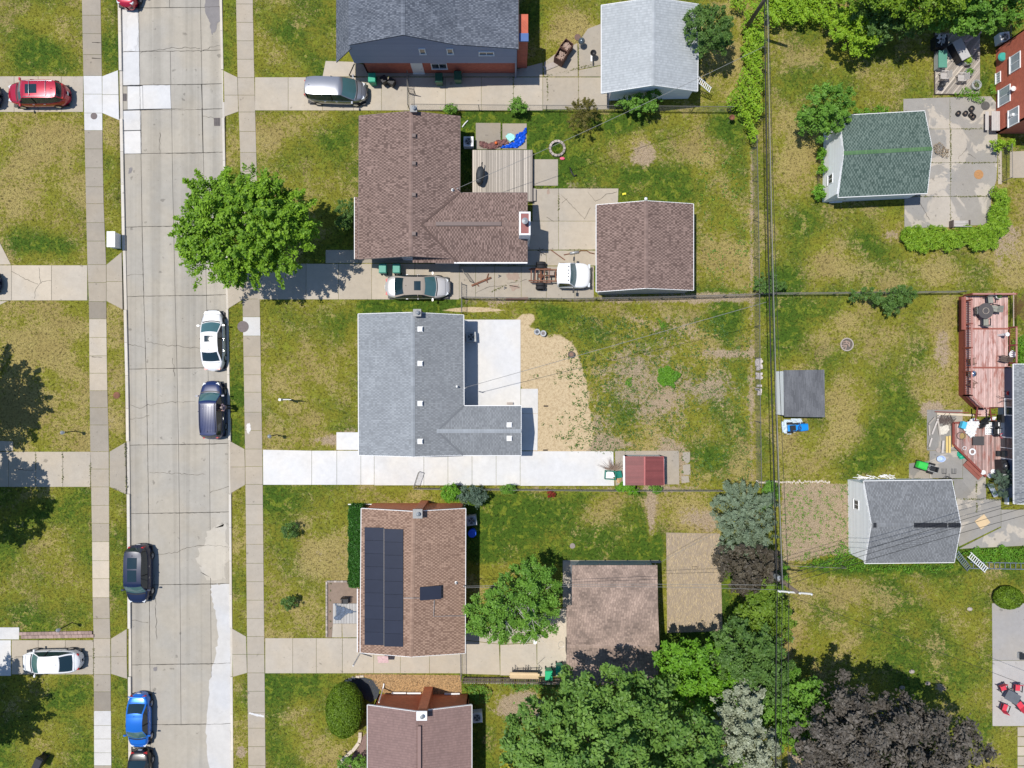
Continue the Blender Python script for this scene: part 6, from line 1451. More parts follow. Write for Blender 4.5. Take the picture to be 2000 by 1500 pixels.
m = len(rows[0]); b = MB(); b.add([p for rw in rows for p in rw], [(i*m+k, (i+1)*m+k, (i+1)*m+k+1, i*m+k+1) for i in range(N) for k in range(m-1)][::1]+[tuple(range(m))[::-1], tuple(N*m+k for k in range(m))])
b.build('body', PT_white, tr_, smooth=True, world=False)
def tp(x, y, z): return (x, y, z)
xr0, xr1, xw = TX(1088), TX(1110), TX(1121)
b = MB(); zr = 1.92
V = [(xr0, -.78, zr), (xr1, -.80, zr), (xr1, .80, zr), (xr0, .78, zr), (xr0, 0, zr+.05), (xr1+.05, 0, zr+.05)]
b.add(V, [(0, 1, 5, 4), (4, 5, 2, 3)]); b.add([(x, y, z-.06) for x, y, z in V], [(4, 5, 1, 0), (3, 2, 5, 4)])
b.build('roof', PT_white, tr_, smooth=False, world=False)
b = MB(); n = 10; V = []
for i in range(n+1):
 t = -1+2*i/n; V += [(xr1+.05*(1-t*t), .80*t, zr-.01+.04*(1-t*t)), (xw+.14*(1-t*t), .92*t, 1.17)]
b.add(V, [(2*i, 2*i+1, 2*i+3, 2*i+2) for i in range(n)]); b.build('windshield', M_glassg, tr_, smooth=True, world=False)
for sg in (-1, 1):
 b = MB(); b.add([(xr0+.05, sg*.785, zr-.05), (xr1, sg*.80, zr-.05), (xw-.05, sg*.93, 1.19), (xr0+.05, sg*.97, 1.19)], [(0, 1, 2, 3)]); b.build('side_window', M_glass, tr_, world=False)
 b = MB(); b.beam((xr1, sg*.80, zr), (xw, sg*.94, 1.17), .06, .06); b.beam((xr0+.03, sg*.78, zr), (xr0+.03, sg*.96, 1.19), .08, .06); b.build('pillar', PT_white, tr_, world=False)
 b = MB(); b.box((xw-.1, sg*1.28, 1.25), (.12, .28, .3)); b.beam((xw-.1, sg*.95, 1.2), (xw-.1, sg*1.2, 1.22), .04, .04); b.build('side_mirror', M_black, tr_, world=False)
 b = MB(); b.box((xc1-.12, sg*.74, .86), (.16, .34, .2)); b.build('headlight', M_head, tr_, world=False)
 fx = TX(1128); b = MB(); n = 18; V = []
 for yy in (-.13, .13):
  for k in range(n): a = 2*math.pi*k/n; V.append((fx+.4*math.cos(a), sg*.84+yy, .4+.4*math.sin(a)))
 b.add(V, [(k, (k+1) % n, n+(k+1) % n, n+k) for k in range(n)]+[tuple(range(n))[::-1], tuple(range(n, 2*n))]); b.build('wheel', M_rubber, tr_, world=False)
 for dy in (.72, 1.0):
  b = MB(); V = []; fx = TX(1055)
  for r_, yy in ((.22, -.12), (.36, -.13), (.40, -.09), (.40, .09), (.36, .13), (.22, .12)):
   for k in range(n): a = 2*math.pi*k/n; V.append((fx+r_*math.cos(a), sg*(dy-.02)+yy, .4+r_*math.sin(a)))
  b.add(V, [(i*n+k, i*n+(k+1) % n, (i+1)*n+(k+1) % n, (i+1)*n+k) for i in range(5) for k in range(n)])
  wh = b.build('rear_wheel', M_rubber, tr_, smooth=False, world=False)
  t = MB(); t.add([(fx+.22*math.cos(2*math.pi*k/n), sg*(dy-.02), .4+.22*math.sin(2*math.pi*k/n)) for k in range(n)], [tuple(range(n))]); t.build('rim', M_rust, wh, world=False)
 b = MB(); b.beam((TX(1031), sg*.45, .72), (TX(1087), sg*.45, .72), .09, .2); b.beam((TX(1034), sg*.56, .6), (TX(1075), sg*.56, .6), .06, .08); b.build('frame_rail', M_rust, tr_, world=False)
 b = MB(); b.lathe((TX(1095)+.25, sg*.0, 0), [(.01, 0)], 3)
for x in (TX(1036), TX(1044), TX(1062), TX(1071), TX(1084)):
 b = MB(); b.beam((x, -.48, .70), (x, .48, .70), .08, .1); b.build('cross_member', M_rust, tr_, world=False)
b = MB(); b.beam((TX(1055), -.9, .42), (TX(1055), .9, .42), .12, .12); b.lathe((TX(1055), 0, .3), [(.05, -.08), (.2, 0), (.2, .15), (.05, .25)], 12); b.build('rear_axle', M_rust, tr_, world=False)
b = MB(); b.tube([(TX(1058), 0, .5), (TX(1086), .05, .58)], .045, 8); b.build('drive_shaft', M_rust, tr_, world=False)
b = MB(); b.box((TX(1075), .2, .62), (.5, .35, .2)); b.build('fuel_tank', pm('dull_bare_metal', (.30, .24, .20), .6, .3), tr_, world=False)
for y in (-.55, -.25, 0, .25, .55): b = MB(); b.lathe((xr1-.12, y, zr+.03), [(.05, 0), (.04, .04), (.01, .05)], 8); b.build('marker_lamp', M_black, tr_, world=False)
# ---------------------------------------------------------------- fences
M_fence = pm('weathered_galvanised_wire', (.20, .19, .175), .6, .2, 3, .1, 40, .05, metal=.3)
def chain_fence(label, pts, h=1.15, step=2.8, gate=False, mat=None, name='chain_link_fence', ground_px=True, mesh=True):
 w_ = [P(*p) for p in pts]; c = sum(w_, Vector())/len(w_)
 root = thing(name, label, 'fence' if not gate else 'gate', (c.x, c.y, 0)); mt = mat or M_fence
 mm = MB()
 for a, d in zip(w_[:-1], w_[1:]):
  L = (d-a).length; n = max(1, round(L/step)); dr = (d-a)/L
  for i in range(n+(1 if d is w_[-1] else 0)):
   p = a+dr*(L*i/n); b = MB(); b.tube([p-Vector((0, 0, .1)), p+Vector((0, 0, h+.04))], .03, 6); b.build('post', mt, root)
  b = MB(); b.tube([a+Vector((0, 0, h)), d+Vector((0, 0, h))], .022, 5); b.build('top_rail', mt, root)
  if mesh:
   s_ = .17; k = 0; x = -h
   while x < L:
    for sg in (1, -1):
     t0, t1 = (x, x+h) if sg > 0 else (x+h, x)
     z0, z1 = 0.03, h
     def cl(t, z):
      return t, z
     ta, tb = max(0, min(L, t0)), max(0, min(L, t1))
     if abs(t1-t0) < 1e-6 or ta == tb: continue
     za = z0+(z1-z0)*(ta-t0)/(t1-t0); zb = z0+(z1-z0)*(tb-t0)/(t1-t0)
     p, q = a+dr*ta+Vector((0, 0, za)), a+dr*tb+Vector((0, 0, zb)); nn = Vector((-dr.y, dr.x, 0))*.0035
     mm.add([p-nn, p+nn, q+nn, q-nn], [(0, 1, 2, 3)])
    x += s_
 if mesh and mm.v: o = mm.build('wire_mesh', mt, root); o['kind'] = 'stuff'
 return root
chain_fence('chain link fence running from the two tone house drive to the vine hedge', [(808, 214), (1000, 216), (1200, 217), (1425, 219)])
chain_fence('rear chain link fence behind the brown garage and the brown house yard', [(1468, 275), (1471, 430), (1473, 577)], 1.3)
chain_fence('rear chain link fence behind the dry middle back yard', [(1473, 577), (1474, 760), (1477, 948)], 1.3)
chain_fence('chain link fence between the truck cab and the dry middle yard', [(905, 583), (1100, 586), (1290, 583), (1473, 577)])
chain_fence('cross fence from the rear corner to the red deck', [(1477, 576), (1700, 574), (1870, 572)], 1.2)
chain_fence('short chain link fence joining the grey house to the fence by the silver sedan', [(903, 583), (903, 612)], 1.15)
chain_fence('chain link fence along the south side of the new concrete driveway', [(812, 952), (1000, 954), (1200, 956), (1405, 956)], 1.0)
chain_fence('chain link fence between the pole and the right hand garage', [(1519, 1098), (1640, 1103)], 1.1, mesh=False)
chain_fence('chain link fence beside the driveway of the solar panel house', [(901, 1248), (902, 1318)], 1.2)
chain_fence('chain link fence beside the narrow walk right of the stained patio', [(1955, 292), (1956, 355)], 1.3)
chain_fence('short fence at the top right corner beside the air conditioner', [(1948, 30), (1950, 92)], 1.5)
chain_fence('open chain link gate leaning over the new driveway', [(811, 948), (820, 921)], 1.15, 1.3, True, name='gate')
chain_fence('open chain link gate across the drive of the brown house nearest the silver sedan', [(903, 555), (903, 583)], 1.1, 1.3, True, name='gate')
chain_fence('open chain link gate swung against the wall of the brown house', [(898, 522), (918, 550)], 1.1, 1.3, True, name='gate')
chain_fence('open chain link gate across the drive of the two tone house', [(800, 184), (812, 186)], 1.2, 1.3, True, name='gate')
chain_fence('chain link gate post line across the drive of the two tone house', [(799, 150), (800, 214)], 1.2, 1.3, name='chain_link_fence')
# wooden picket fence at the lane south of the solar house drive: every picket a part
pf = thing('picket_fence', 'dark weathered picket fence below the driveway of the solar panel house', 'fence', P(1005, 1325))
a, d = P(905, 1322), P(1112, 1324); L = (d-a).length; dr = (d-a)/L; n = 58
for i in range(n):
 p = a+dr*(L*(i+.5)/n); b = MB(); hh = 1.25+random.uniform(-.02, .02); nn = Vector((-dr.y, dr.x, 0))
 w2 = .052
 q = [p-dr*w2, p+dr*w2]
 V = [(q[0]+nn*o)+Vector((0, 0, z)) for o in (-.012, .012) for z in (.03, hh-.07)]+[(q[1]+nn*o)+Vector((0, 0, z)) for o in (-.012, .012) for z in (.03, hh-.07)]
 b.box((p.x, p.y, hh/2), (2*w2, .024, hh-.06), math.atan2(dr.y, dr.x), tone=random.uniform(.7, 1.3))
 b.box((p.x, p.y, hh-.02), (w2*1.1, .024, .05), math.atan2(dr.y, dr.x), tone=1.2)
 b.build('picket', M_wood_grey if i % 7 else M_wood_dk, pf)
for z in (.35, 1.0):
 b = MB(); b.beam(a+Vector((0, .04, z)), d+Vector((0, .04, z)), .05, .09); b.build('rail', M_wood_dk, pf)
# ---------------------------------------------------------------- poles and wires
def pole(label, base, h, crossbar=None):
 b0 = P(*base); root = thing('utility_pole', label, 'utility pole', (b0.x, b0.y, 0), group='wooden utility poles')
 b = MB(); b.tube([b0-Vector((0, 0, .2)), b0+Vector((0, 0, h))], [.17, .12], 12); b.build('pole', M_pole, root, smooth=True)
 if crossbar:
  for (p, q, hz) in crossbar:
   A, B = P(p[0], p[1], hz), P(q[0], q[1], hz); b = MB(); b.beam(A, B, .11, .12); b.build('crossarm', pm('bleached_crossarm', (.55, .54, .50), .7, .15), root)
   for t in (.04, .3, .62, .96): i_ = A.lerp(B, t); b = MB(); b.lathe(i_+Vector((0, 0, .06)), [(.03, 0), (.06, .04), (.05, .09), (.07, .12), (.02, .18)], 8); b.build('insulator', M_white, root)
 return root
pole('leaning looking wooden utility pole with its foot by the upper vine hedge', (1451, 64), 10.5)
pp2 = pole('wooden utility pole with a pale crossarm over the plum coloured shrub', (1459, 1085), 10.2, [((1519, 1154), (1586, 1160), 9.9)])
b = MB(); q = P(1519, 1128, 7.0); b.lathe(q, [(.18, -.4), (.2, -.3), (.2, .3), (.1, .4)], 12); b.build('transformer', M_galv, pp2)
def wire(label, a, d, r=.02, sag=.5, mat=None, n=14, group=None, name='power_line'):
 A, B = P(*a), P(*d); pts = [A.lerp(B, i/n)-Vector((0, 0, sag*4*(i/n)*(1-i/n))) for i in range(n+1)]
 root = thing(name, label, 'cable', (A.x, A.y, A.z), group=group)
 b = MB(); b.tube(pts, r, 5); b.build('cable', mat or M_blackwire, root, smooth=True)
 return root
PG = 'overhead lines between the utility poles'
wire('thick black power cable, leftmost of the overhead lines between the poles', (1493, -20, 9), (1518, 1154, 9), .04, .3, group=PG)
wire('thin black power line just right of the thick cable between the poles', (1496, -20, 9.4), (1527, 1156, 9.2), .024, .3, group=PG)
wire('pale grey power line between the poles, third from the left', (1499, -20, 9.8), (1529, 1156, 9.9), .026, .3, M_greywire, group=PG)
wire('thin black power line farthest right between the poles', (1501, -20, 10), (1541, 1157, 9.9), .018, .4, group=PG)
wire('black power line running on to the bottom edge, left one', (1518, 1154, 9), (1517, 1700, 9), .034, .2, group=PG)
wire('black power line running on to the bottom edge, middle one', (1528, 1156, 9.9), (1528, 1700, 9.8), .02, .2, group=PG)
wire('black power line running on to the bottom edge, right one', (1541, 1157, 9.9), (1542, 1700, 9.8), .02, .2, group=PG)
wire('service wire dropping to the brown ranch house', (893, 368, 3.65), (1494, 90, 8.6), .016, .5, M_greywire)
wire('service wire dropping to the grey ranch house', (908, 757, 3.65), (1497, 590, 8.6), .018, .5, M_greywire)
wire('upper service wire dropping to the solar panel house over the shaded garage', (906, 1145, 3.5), (1515, 1143, 8.5), .014, .4, M_greywire)
wire('lower service wire dropping to the solar panel house over the shaded garage', (906, 1148, 3.4), (1517, 1152, 8.3), .014, .6, M_greywire)
for k, (va, vb, nm) in enumerate(((1128, 962, 'uppermost'), (1136, 976, 'middle'), (1146, 992, 'lowest'))):
 wire(nm+' of three black wires crossing the right hand grey garage', (1522, va, 8.6), (2150, vb-26, 7.0), .016, .3)
wire('thin wire slanting over the lower right lawn to the patio', (1530, 1160, 8.8), (2150, 1395, 6.5), .014, .4)
wire('guy wire slanting across the straw garden plot', (1290, 1098, 2.6), (1400, 1040, 4.2), .012, .1, M_greywire)
# ---------------------------------------------------------------- small things, street side
def bin_(label, u, v, rz, mat, h=1.05, sx=.58, sy=.72, group='wheeled bins', lidmat=None):
 p = P(u, v, h); root = thing('trash_bin', label, 'bin', (p.x, p.y, .035), R(rz), group=group)
 b = MB(); z1 = h-.1
 V = [(x*.42*sx/.5, y*.42*sy/.5, .08) for x, y in ((-1, -1), (1, -1), (1, 1), (-1, 1))]; V = [(sx*.40*a, sy*.40*c, .08) for a, c in ((-1, -1), (1, -1), (1, 1), (-1, 1))]+[(sx*.5*a, sy*.5*c, z1) for a, c in ((-1, -1), (1, -1), (1, 1), (-1, 1))]
 b.add(V, [(3, 2, 1, 0), (0, 1, 5, 4), (1, 2, 6, 5), (2, 3, 7, 6), (3, 0, 4, 7), (4, 5, 6, 7)]); b.build('body', mat, root, world=False)
 b = MB(); V = [(sx*.53*a, sy*.53*c, z1) for a, c in ((-1, -1), (1, -1), (1, 1), (-1, 1))]+[(sx*.45*a, sy*.46*c-.01, z1+.09) for a, c in ((-1, -1), (1, -1), (1, 1), (-1, 1))]
 b.add(V, [(3, 2, 1, 0), (0, 1, 5, 4), (1, 2, 6, 5), (2, 3, 7, 6), (3, 0, 4, 7), (4, 5, 6, 7)]); b.build('lid', lidmat or mat, root, world=False)
 b = MB(); b.tube([(-sx*.4, sy*.58, z1-.02), (sx*.4, sy*.58, z1-.02)], .02, 6); b.build('handle', M_black, root, world=False)
 for s_ in (-1, 1):
  b = MB(); n = 12; V = [(s_*sx*.42+o, sy*.42+.12*math.cos(2*math.pi*k/n), .12+.12*math.sin(2*math.pi*k/n)) for o in (-.03, .03) for k in range(n)]
  b.add(V, [(k, (k+1) % n, n+(k+1) % n, n+k) for k in range(n)]+[tuple(range(n))[::-1], tuple(range(n, 2*n))]); b.build('wheel', M_rubber, root, world=False)
 return root
M_bin2 = pm('faded_green_plastic', (.06, .30, .22), .5, .12, 3, .06, 40, .05, local=True); M_bin3 = pm('bright_green_plastic', (.02, .42, .18), .45, .1, 3, .05, 40, .05, local=True)
bin_('bright green bin beside the front of the grey silver minivan', 726, 151, 0, M_green_bin)
bin_('black plastic bin, the nearer one right of the bright green bin', 749, 154, 30, M_black, .9, .5, .5)
bin_('black plastic bin, the farther one right of the bright green bin', 764, 158, 60, M_black, .85, .5, .5)
bin_('dark green bin below the ground floor window of the two tone house', 857, 151, 0, M_dkgreen)
bin_('dark green bin with a pale label right of the ground floor window', 894, 147, 0, M_dkgreen)
bin_('faded green bin, left of the pair above the silver sedan', 747, 524, 180, M_bin2)
bin_('faded green bin, right of the pair above the silver sedan', 774, 524, 180, M_bin2)
bin_('green bin with a white mark on its lid by the picket fence', 1072, 1320, 0, M_bin3)
bin_('green bin without a mark beside the shaded garage', 1093, 1310, 0, M_green_bin)
b_ = bin_('tilted black cart cut off by the bottom left edge', 72, 1493, -25, M_black, 1.0, .6, .9)
def ac(label, u, v, rz=0, s=.78, mat=None):
 p = P(u, v, .75); root = thing('air_conditioner', label, 'air conditioner', (p.x, p.y, .02), R(rz), group='air conditioners')
 b = MB(); b.box((0, 0, .38), (s, s, .7)); b.build('casing', mat or M_grey_pl, root, world=False)
 b = MB()
 for r_ in (.10, .18, .26, .33): b.tube([(r_*math.cos(t), r_*math.sin(t), .755) for t in np.linspace(0, 6.283, 21)], .008, 4)
 for k in range(8): a = k*math.pi/4; b.tube([(0, 0, .76), (.34*math.cos(a), .34*math.sin(a), .755)], .007, 4)
 b.build('grille', M_galv, root, world=False)
 b = MB(); b.lathe((0, 0, .735), [(.27, 0), (.26, .004)], 20); b.build('fan_opening', M_black, root, world=False)
 b = MB()
 for k in range(4): a = k*math.pi/2+.4; b.add([(0, 0, .742), (.3*math.cos(a), .3*math.sin(a), .741), (.3*math.cos(a+.5), .3*math.sin(a+.5), .748)], [(0, 1, 2)])
 b.build('fan_blades', M_grey_pl, root, world=False)
 return root
ac('white air conditioner behind the brown ranch house in the shade', 915, 276, mat=M_white)
ac('grey air conditioner behind the grey ranch house on the new concrete', 920, 658, 3)
ac('grey air conditioner in the shade behind the solar panel house', 921, 1017, 8)
ac('pale air conditioner in the shade beside the bottom house', 932, 1402, 5, mat=M_white)
ac('white air conditioner at the top corner of the red brick house', 1963, 72, 8, mat=M_white)
b = MB(); p = P(922, 1042, .9); root = thing('barrel', 'bright blue round barrel in the shade behind the solar panel house', 'barrel', (p.x, p.y, 0))
b.lathe((p.x, p.y, 0), [(.28, 0), (.31, .2), (.31, .8), (.28, .88)], 18); b.build('drum', pm('blue_plastic', (.01, .09, .62), .4, .05), root); b = MB(); b.lathe((p.x, p.y, .88), [(.33, 0), (.33, .04), (.3, .05)], 18); b.build('lid', pm('blue_plastic', (.01, .09, .62), .4, .05), root)
# utility cabinet
p = P(216, 467, 1.0); cb = thing('utility_cabinet', 'white box cabinet on the verge across the street', 'utility cabinet', (p.x, p.y, 0))
b = MB(); b.box((p.x, p.y, .45), (.58, 1.15, .9)); b.build('cabinet', M_white, cb); b = MB(); b.box((p.x, p.y, .93), (.66, 1.25, .07)); b.build('roof', M_white, cb)
def disc(name, label, cat, u, v, r, mat, z=.04, ring=True):
 p = P(u, v); root = thing(name, label, cat, (p.x, p.y, z-.02)); b = MB(); b.lathe((p.x, p.y, z-.03), [(r, 0), (r, .03)], 24); b.build('cover', mat, root)
 if ring:
  b = MB()
  for k in range(-2, 3): b.beam((p.x-r*.8*math.sqrt(1-(k/3)**2), p.y+k*r*.3, z+.004), (p.x+r*.8*math.sqrt(1-(k/3)**2), p.y+k*r*.3, z+.004), .03, .012)
  b.build('raised_ribs', mat, root)
 return root
M_iron = pm('cast_iron', (.16, .13, .125), .7, .25, 6, .2, 60, .3)
disc('manhole_cover', 'dark round manhole cover in the white sidewalk slab across the street', 'manhole cover', 184, 227, .27, M_iron, .045)
disc('manhole_cover', 'brownish round manhole cover at the edge of the near sidewalk', 'manhole cover', 475, 638, .46, M_iron, .045)
disc('manhole_cover', 'small rusty round cover in the dry verge across the street', 'manhole cover', 228, 772, .28, M_rust, .03, False)
def grate(label, u, v, w_, h_, bars=6, z=RZ+.012):
 p = P(u, v, z); root = thing('storm_drain', label, 'storm drain', (p.x, p.y, z)); W_, H_ = w_/PXM, h_/PXM
 b = MB(); b.box((p.x, p.y, z-.004), (W_, H_, .008)); b.build('pit', M_black, root)
 for k in range(bars+1):
  b = MB(); y = p.y-H_/2+H_*k/bars; b.beam((p.x-W_/2, y, z+.008), (p.x+W_/2, y, z+.008), .03, .015); b.build('bar', M_iron, root)
 b = MB()
 for k in range(4): x = p.x-W_/2+W_*k/3; b.beam((x, p.y-H_/2, z+.01), (x, p.y+H_/2, z+.01), .03, .018)
 b.build('frame', M_iron, root)
grate('square storm drain by the white slabs at the far gutter', 242, 190, 10, 14)
grate('square storm drain at the near gutter opposite the white slabs', 424, 238, 11, 15)
grate('narrow kerb drain beside the white utility cabinet', 241, 480, 4, 19, 8)
# lamp posts on the lawns
def lamp(label, base, head, h=1.95):
 b0 = P(*base); root = thing('lamp_post', label, 'lamp post', (b0.x, b0.y, 0), group='black garden lamp posts')
 b = MB(); b.tube([b0, b0+Vector((0, 0, h-.35))], .04, 8); b.tube([b0+Vector((0, 0, .9)), b0+Vector((.22, .05, .95))], .015, 5); b.build('post', M_black, root)
 b = MB(); b.lathe(b0+Vector((0, 0, h-.35)), [(.06, 0), (.12, .05), (.13, .26)], 6); b.build('lantern', M_head, root)
 b = MB(); b.lathe(b0+Vector((0, 0, h-.09)), [(.17, 0), (.1, .07), (.02, .13)], 6); b.build('lantern_cap', M_galv, root)
lamp('black lamp post on the lawn opposite the grey roofed house', (149, 842), None)
lamp('black lamp post beside the brick edging opposite the solar house', (141, 1216), None)
lamp('black lamp post on the front lawn of the grey roofed house', (541, 849), None)
b0 = P(563, 779.5); root = thing('mailbox_post', 'white square sign post standing on the front lawn of the grey house', 'post', (b0.x, b0.y, 0))
b = MB(); b.box((b0.x, b0.y, 1.05), (.13, .13, 2.1)); b.build('post', M_white, root); b = MB(); b.box((b0.x, b0.y, 2.13), (.18, .18, .05)); b.build('post_cap', M_white, root); b = MB(); b.box((b0.x+.42, b0.y, 1.85), (.8, .05, .09)); b.build('sign_arm', M_white, root); b = MB(); b.box((b0.x+.45, b0.y, 1.35), (.6, .04, .8)); b.build('sign_panel', M_black, root)
# brick edging by the driveway at lower left
eb = thing('brick_edging', 'pinkish brick edging along the driveway of the white sedan', 'edging', P(110, 1241))
M_pink = pm('pink_paver', (.33, .235, .20), .85, .2, 5, .15, 40, .15, rnd=.2)
for r_ in range(2):
 for k in range(20):
  p = P(43+k*7.1+(3 if r_ else 0), 1237+r_*6.5-k*.12); b = MB(); b.box((p.x, p.y, .06+.02*random.random()), (.28, .25, .12), random.uniform(-.06, .06)); b.build('brick', M_pink, eb)
# timber and saw horses, crates, grills at the two tone house
def woodbox(label, u, v, rz, w_, l_, h_, fill):
 p = P(u, v, h_); root = thing('wood_crate', label, 'crate', (p.x, p.y, .035), R(rz), group='open wooden crates of firewood')
 for sx_, sy_, dx, dy in ((w_, .04, 0, l_/2), (w_, .04, 0, -l_/2), (.04, l_, w_/2, 0), (.04, l_, -w_/2, 0)):
  for k in range(4): b = MB(); b.box((dx, dy, h_*(k+.5)/4), (sx_, sy_, h_/4-.02), tone=random.uniform(.7, 1.2)); b.build('plank', M_wood_red, root, world=False)
 b = MB()
 for k in range(fill): b.tube([(random.uniform(-w_, w_)*.4, random.uniform(-l_, l_)*.4, h_*.7+.1*random.random()), (random.uniform(-w_, w_)*.4, random.uniform(-l_, l_)*.4, h_*.7+.15*random.random())], .035, 6)
 o = b.build('firewood', M_wood_log, root, world=False); o['kind'] = 'stuff'
 return root
M_wood_red = pm('reddish_old_wood', (.14, .07, .05), .85, .3, 3, .2, 30, .2, tone=True); M_wood_log = pm('split_log_wood', (.40, .29, .23), .85, .3, 6, .2, 30, .2)
woodbox('open wooden crate of pale wood scraps, the upper one', 1107, 88, -38, .75, .75, 1.0, 26)
woodbox('open wooden crate of brown wood scraps, the lower one', 1096, 106, -30, .75, .85, 1.1, 22)
def kettle(label, u, v, mat, r=.27, closed=True, rz=0, group=None):
 p = P(u, v, .8); root = thing('kettle_grill', label, 'grill', (p.x, p.y, .035), R(rz))
 b = MB(); pr = [(.02, .5), (r*.7, .55), (r, .72)]+([(r, .76), (r*.8, .9), (r*.4, .99), (.02, 1.0)] if closed else [(r, .78), (r-.03, .78), (r*.7, .62), (.02, .58)])
 b.lathe((0, 0, 0), pr, 20); b.build('bowl', mat, root, smooth=True, world=False)
 for k in range(3): a = k*2.094; b = MB(); b.tube([(r*.5*math.cos(a), r*.5*math.sin(a), .56), (r*1.1*math.cos(a), r*1.1*math.sin(a), 0)], .014, 5); b.build('leg', M_galv, root, world=False)
 if closed: b = MB(); b.tube([(-.06, 0, .99), (-.05, 0, 1.05), (.05, 0, 1.05), (.06, 0, .99)], .012, 5); b.build('handle', M_black, root, world=False)
 return root
kettle('shiny grey domed kettle grill on the patio by the pale grey garage', 1136, 80, pm('steel_blue_enamel', (.10, .13, .15), .15, .05, metal=.3, coat=.8), .28)
kettle('small black open grill with a side shelf near the pale grey garage', 1159, 103, M_black, .25, False)
b = MB(); p = P(1155, 114, .7); b.box((p.x, p.y, .72), (.12, .5, .03)); o = [x for x in bpy.data.objects if x.name == 'kettle_grill.001'][0]; b.build('side_shelf', M_white, o)
disc('rust_ring', 'round rust stain beside the shiny kettle grill', 'stain', 1128, 73, .26, pm('rust_stain', (.17, .11, .09), .9, .3, 8), .042, False)
def board(name, label, cat, u0, v0, u1, v1, w_, z=.08, th=.04, mat=None, h=0, parts=None):
 a, d = P(u0, v0, h), P(u1, v1, h); c = (a+d)/2; root = thing(name, label, cat, (c.x, c.y, z)); b = MB()
 b.beam((a.x, a.y, z+h), (d.x, d.y, z+h), w_, th); b.build(parts or 'plank', mat or M_wood_grey, root); return root
board('wood_plank', 'grey board lying on the cracked patio below the crates', 'plank', 1062, 135, 1088, 124, .42, mat=pm('board_grey', (.38, .33, .29), .85, .15))
board('wood_plank', 'long dark scrap of wood lying below the grey board', 'plank', 1061, 140, 1089, 129, .07)
def ladder(label, a, d, w_=.42, n=9, mat=None, group='aluminium ladders'):
 A, B = P(*a), P(*d); c = (A+B)/2; root = thing('ladder', label, 'ladder', (c.x, c.y, min(A.z, B.z)), group=group); dr = (B-A).normalized(); sd_ = dr.cross(Vector((0, 0, 1)))
 sd_ = sd_.normalized() if sd_.length > .01 else Vector((1, 0, 0))
 for s_ in (-1, 1): b = MB(); b.beam(A+sd_*s_*w_/2, B+sd_*s_*w_/2, .06, .03); b.build('side_rail', mat or M_white, root)
 for k in range(n): p = A.lerp(B, (k+.6)/n); b = MB(); b.beam(p-sd_*w_/2, p+sd_*w_/2, .05, .03); b.build('rung', mat or M_white, root)
ladder('white ladder lying off the right eave of the pale grey garage', (1360, 152, 2.2), (1388, 176, 1.2), .38, 9)
ladder('aluminium ladder, left of the two leaning by the lower right garage', (1868, 1080, 1.6), (1893, 1112, .2), .42, 10, M_alu)
ladder('aluminium ladder, right of the two leaning by the lower right garage', (1893, 1083, 1.6), (1927, 1114, .3), .42, 10)
ladder('long aluminium ladder lying flat along the right hand drive', (1895, 1104, .1), (2060, 1107, .1), .5, 16, M_alu)
# ---------------------------------------------------------------- brown house yard
dk = thing('wooden_deck', 'weathered grey wooden deck behind the brown ranch house', 'deck', P(981, 335))
zd = .55; n = 34
for k in range(n):
 ua, ub = 923+117*k/n, 923+117*(k+1)/n
 v1 = 384 if ua < 1028 else 393
 q = [P(ua+.1, 293, zd), P(ub-.35, 293, zd), P(ub-.35, v1, zd), P(ua+.1, v1, zd)]
 b = MB(); b.prism([(p.x, p.y) for p in q], zd-.04, zd+random.uniform(-.003, .003), tone=random.choice((.8, .92, 1, 1.08, 1.2, 1.3))); b.build('board', M_wood_grey, dk)
mask_poly([tuple(P(*q)) for q in ((924, 294), (1038, 294), (1038, 390), (924, 390))])
b = MB(); q = [P(923, 293, zd), P(1040, 293, zd), P(1040, 393, zd), P(923, 393, zd)]
for i in range(4): a_, c_ = q[i], q[(i+1) % 4]; b.beam((a_.x, a_.y, zd-.16), (c_.x, c_.y, zd-.16), .05, .22)
b.build('skirt', M_wood_dk, dk)
st_ = thing('deck_steps', 'small grey wooden step against the side of the weathered deck', 'steps', P(1041, 380)); b = MB(); b.box((*P(1043, 380, .3).xy, .26), (.3, 1.0, .05)); b.build('tread', M_wood_grey, st_); b = MB(); b.box((*P(1043, 380, .3).xy, .12), (.26, .96, .22)); b.build('riser', M_wood_dk, st_)
p = P(938, 342, zd+.5); g = thing('covered_grill', 'barbecue grill under a black cover on the weathered deck', 'grill', (p.x, p.y, zd), R(-8))
V = []; n = 18; prof = [(.30, .02), (.33, .3), (.30, .75), (.30, .95), (.22, 1.08), (.02, 1.12)]
b = MB(); V = [(r_*(.9 if abs(math.sin(a)) > .7 else 1)*math.cos(a)*1.0, r_*math.sin(a)*2.1+.06*math.sin(3*a), z) for r_, z in prof for a in [2*math.pi*k/n for k in range(n)]]
b.add(V, [(i*n+k, i*n+(k+1) % n, (i+1)*n+(k+1) % n, (i+1)*n+k) for i in range(len(prof)-1) for k in range(n)]+[tuple(range(n))[::-1], tuple((len(prof)-1)*n+k for k in range(n))]); b.build('cover', pm('black_cover_cloth', (.035, .04, .045), .6, .3, 5, .1, 30, .3), g, smooth=True, world=False)
b = MB(); b.lathe((-.02, -.55, .8), [(.2, -.6), (.24, .1), (.16, .2)], 12); b.build('side_cover', pm('black_cover_cloth', (0, 0, 0)), g, smooth=True, world=False)
b = MB(); b.tube([(.02, .6, .6), (.02, .95, .62), (.02, 1.0, .55)], .05, 6); b.build('handle', M_black, g, world=False)
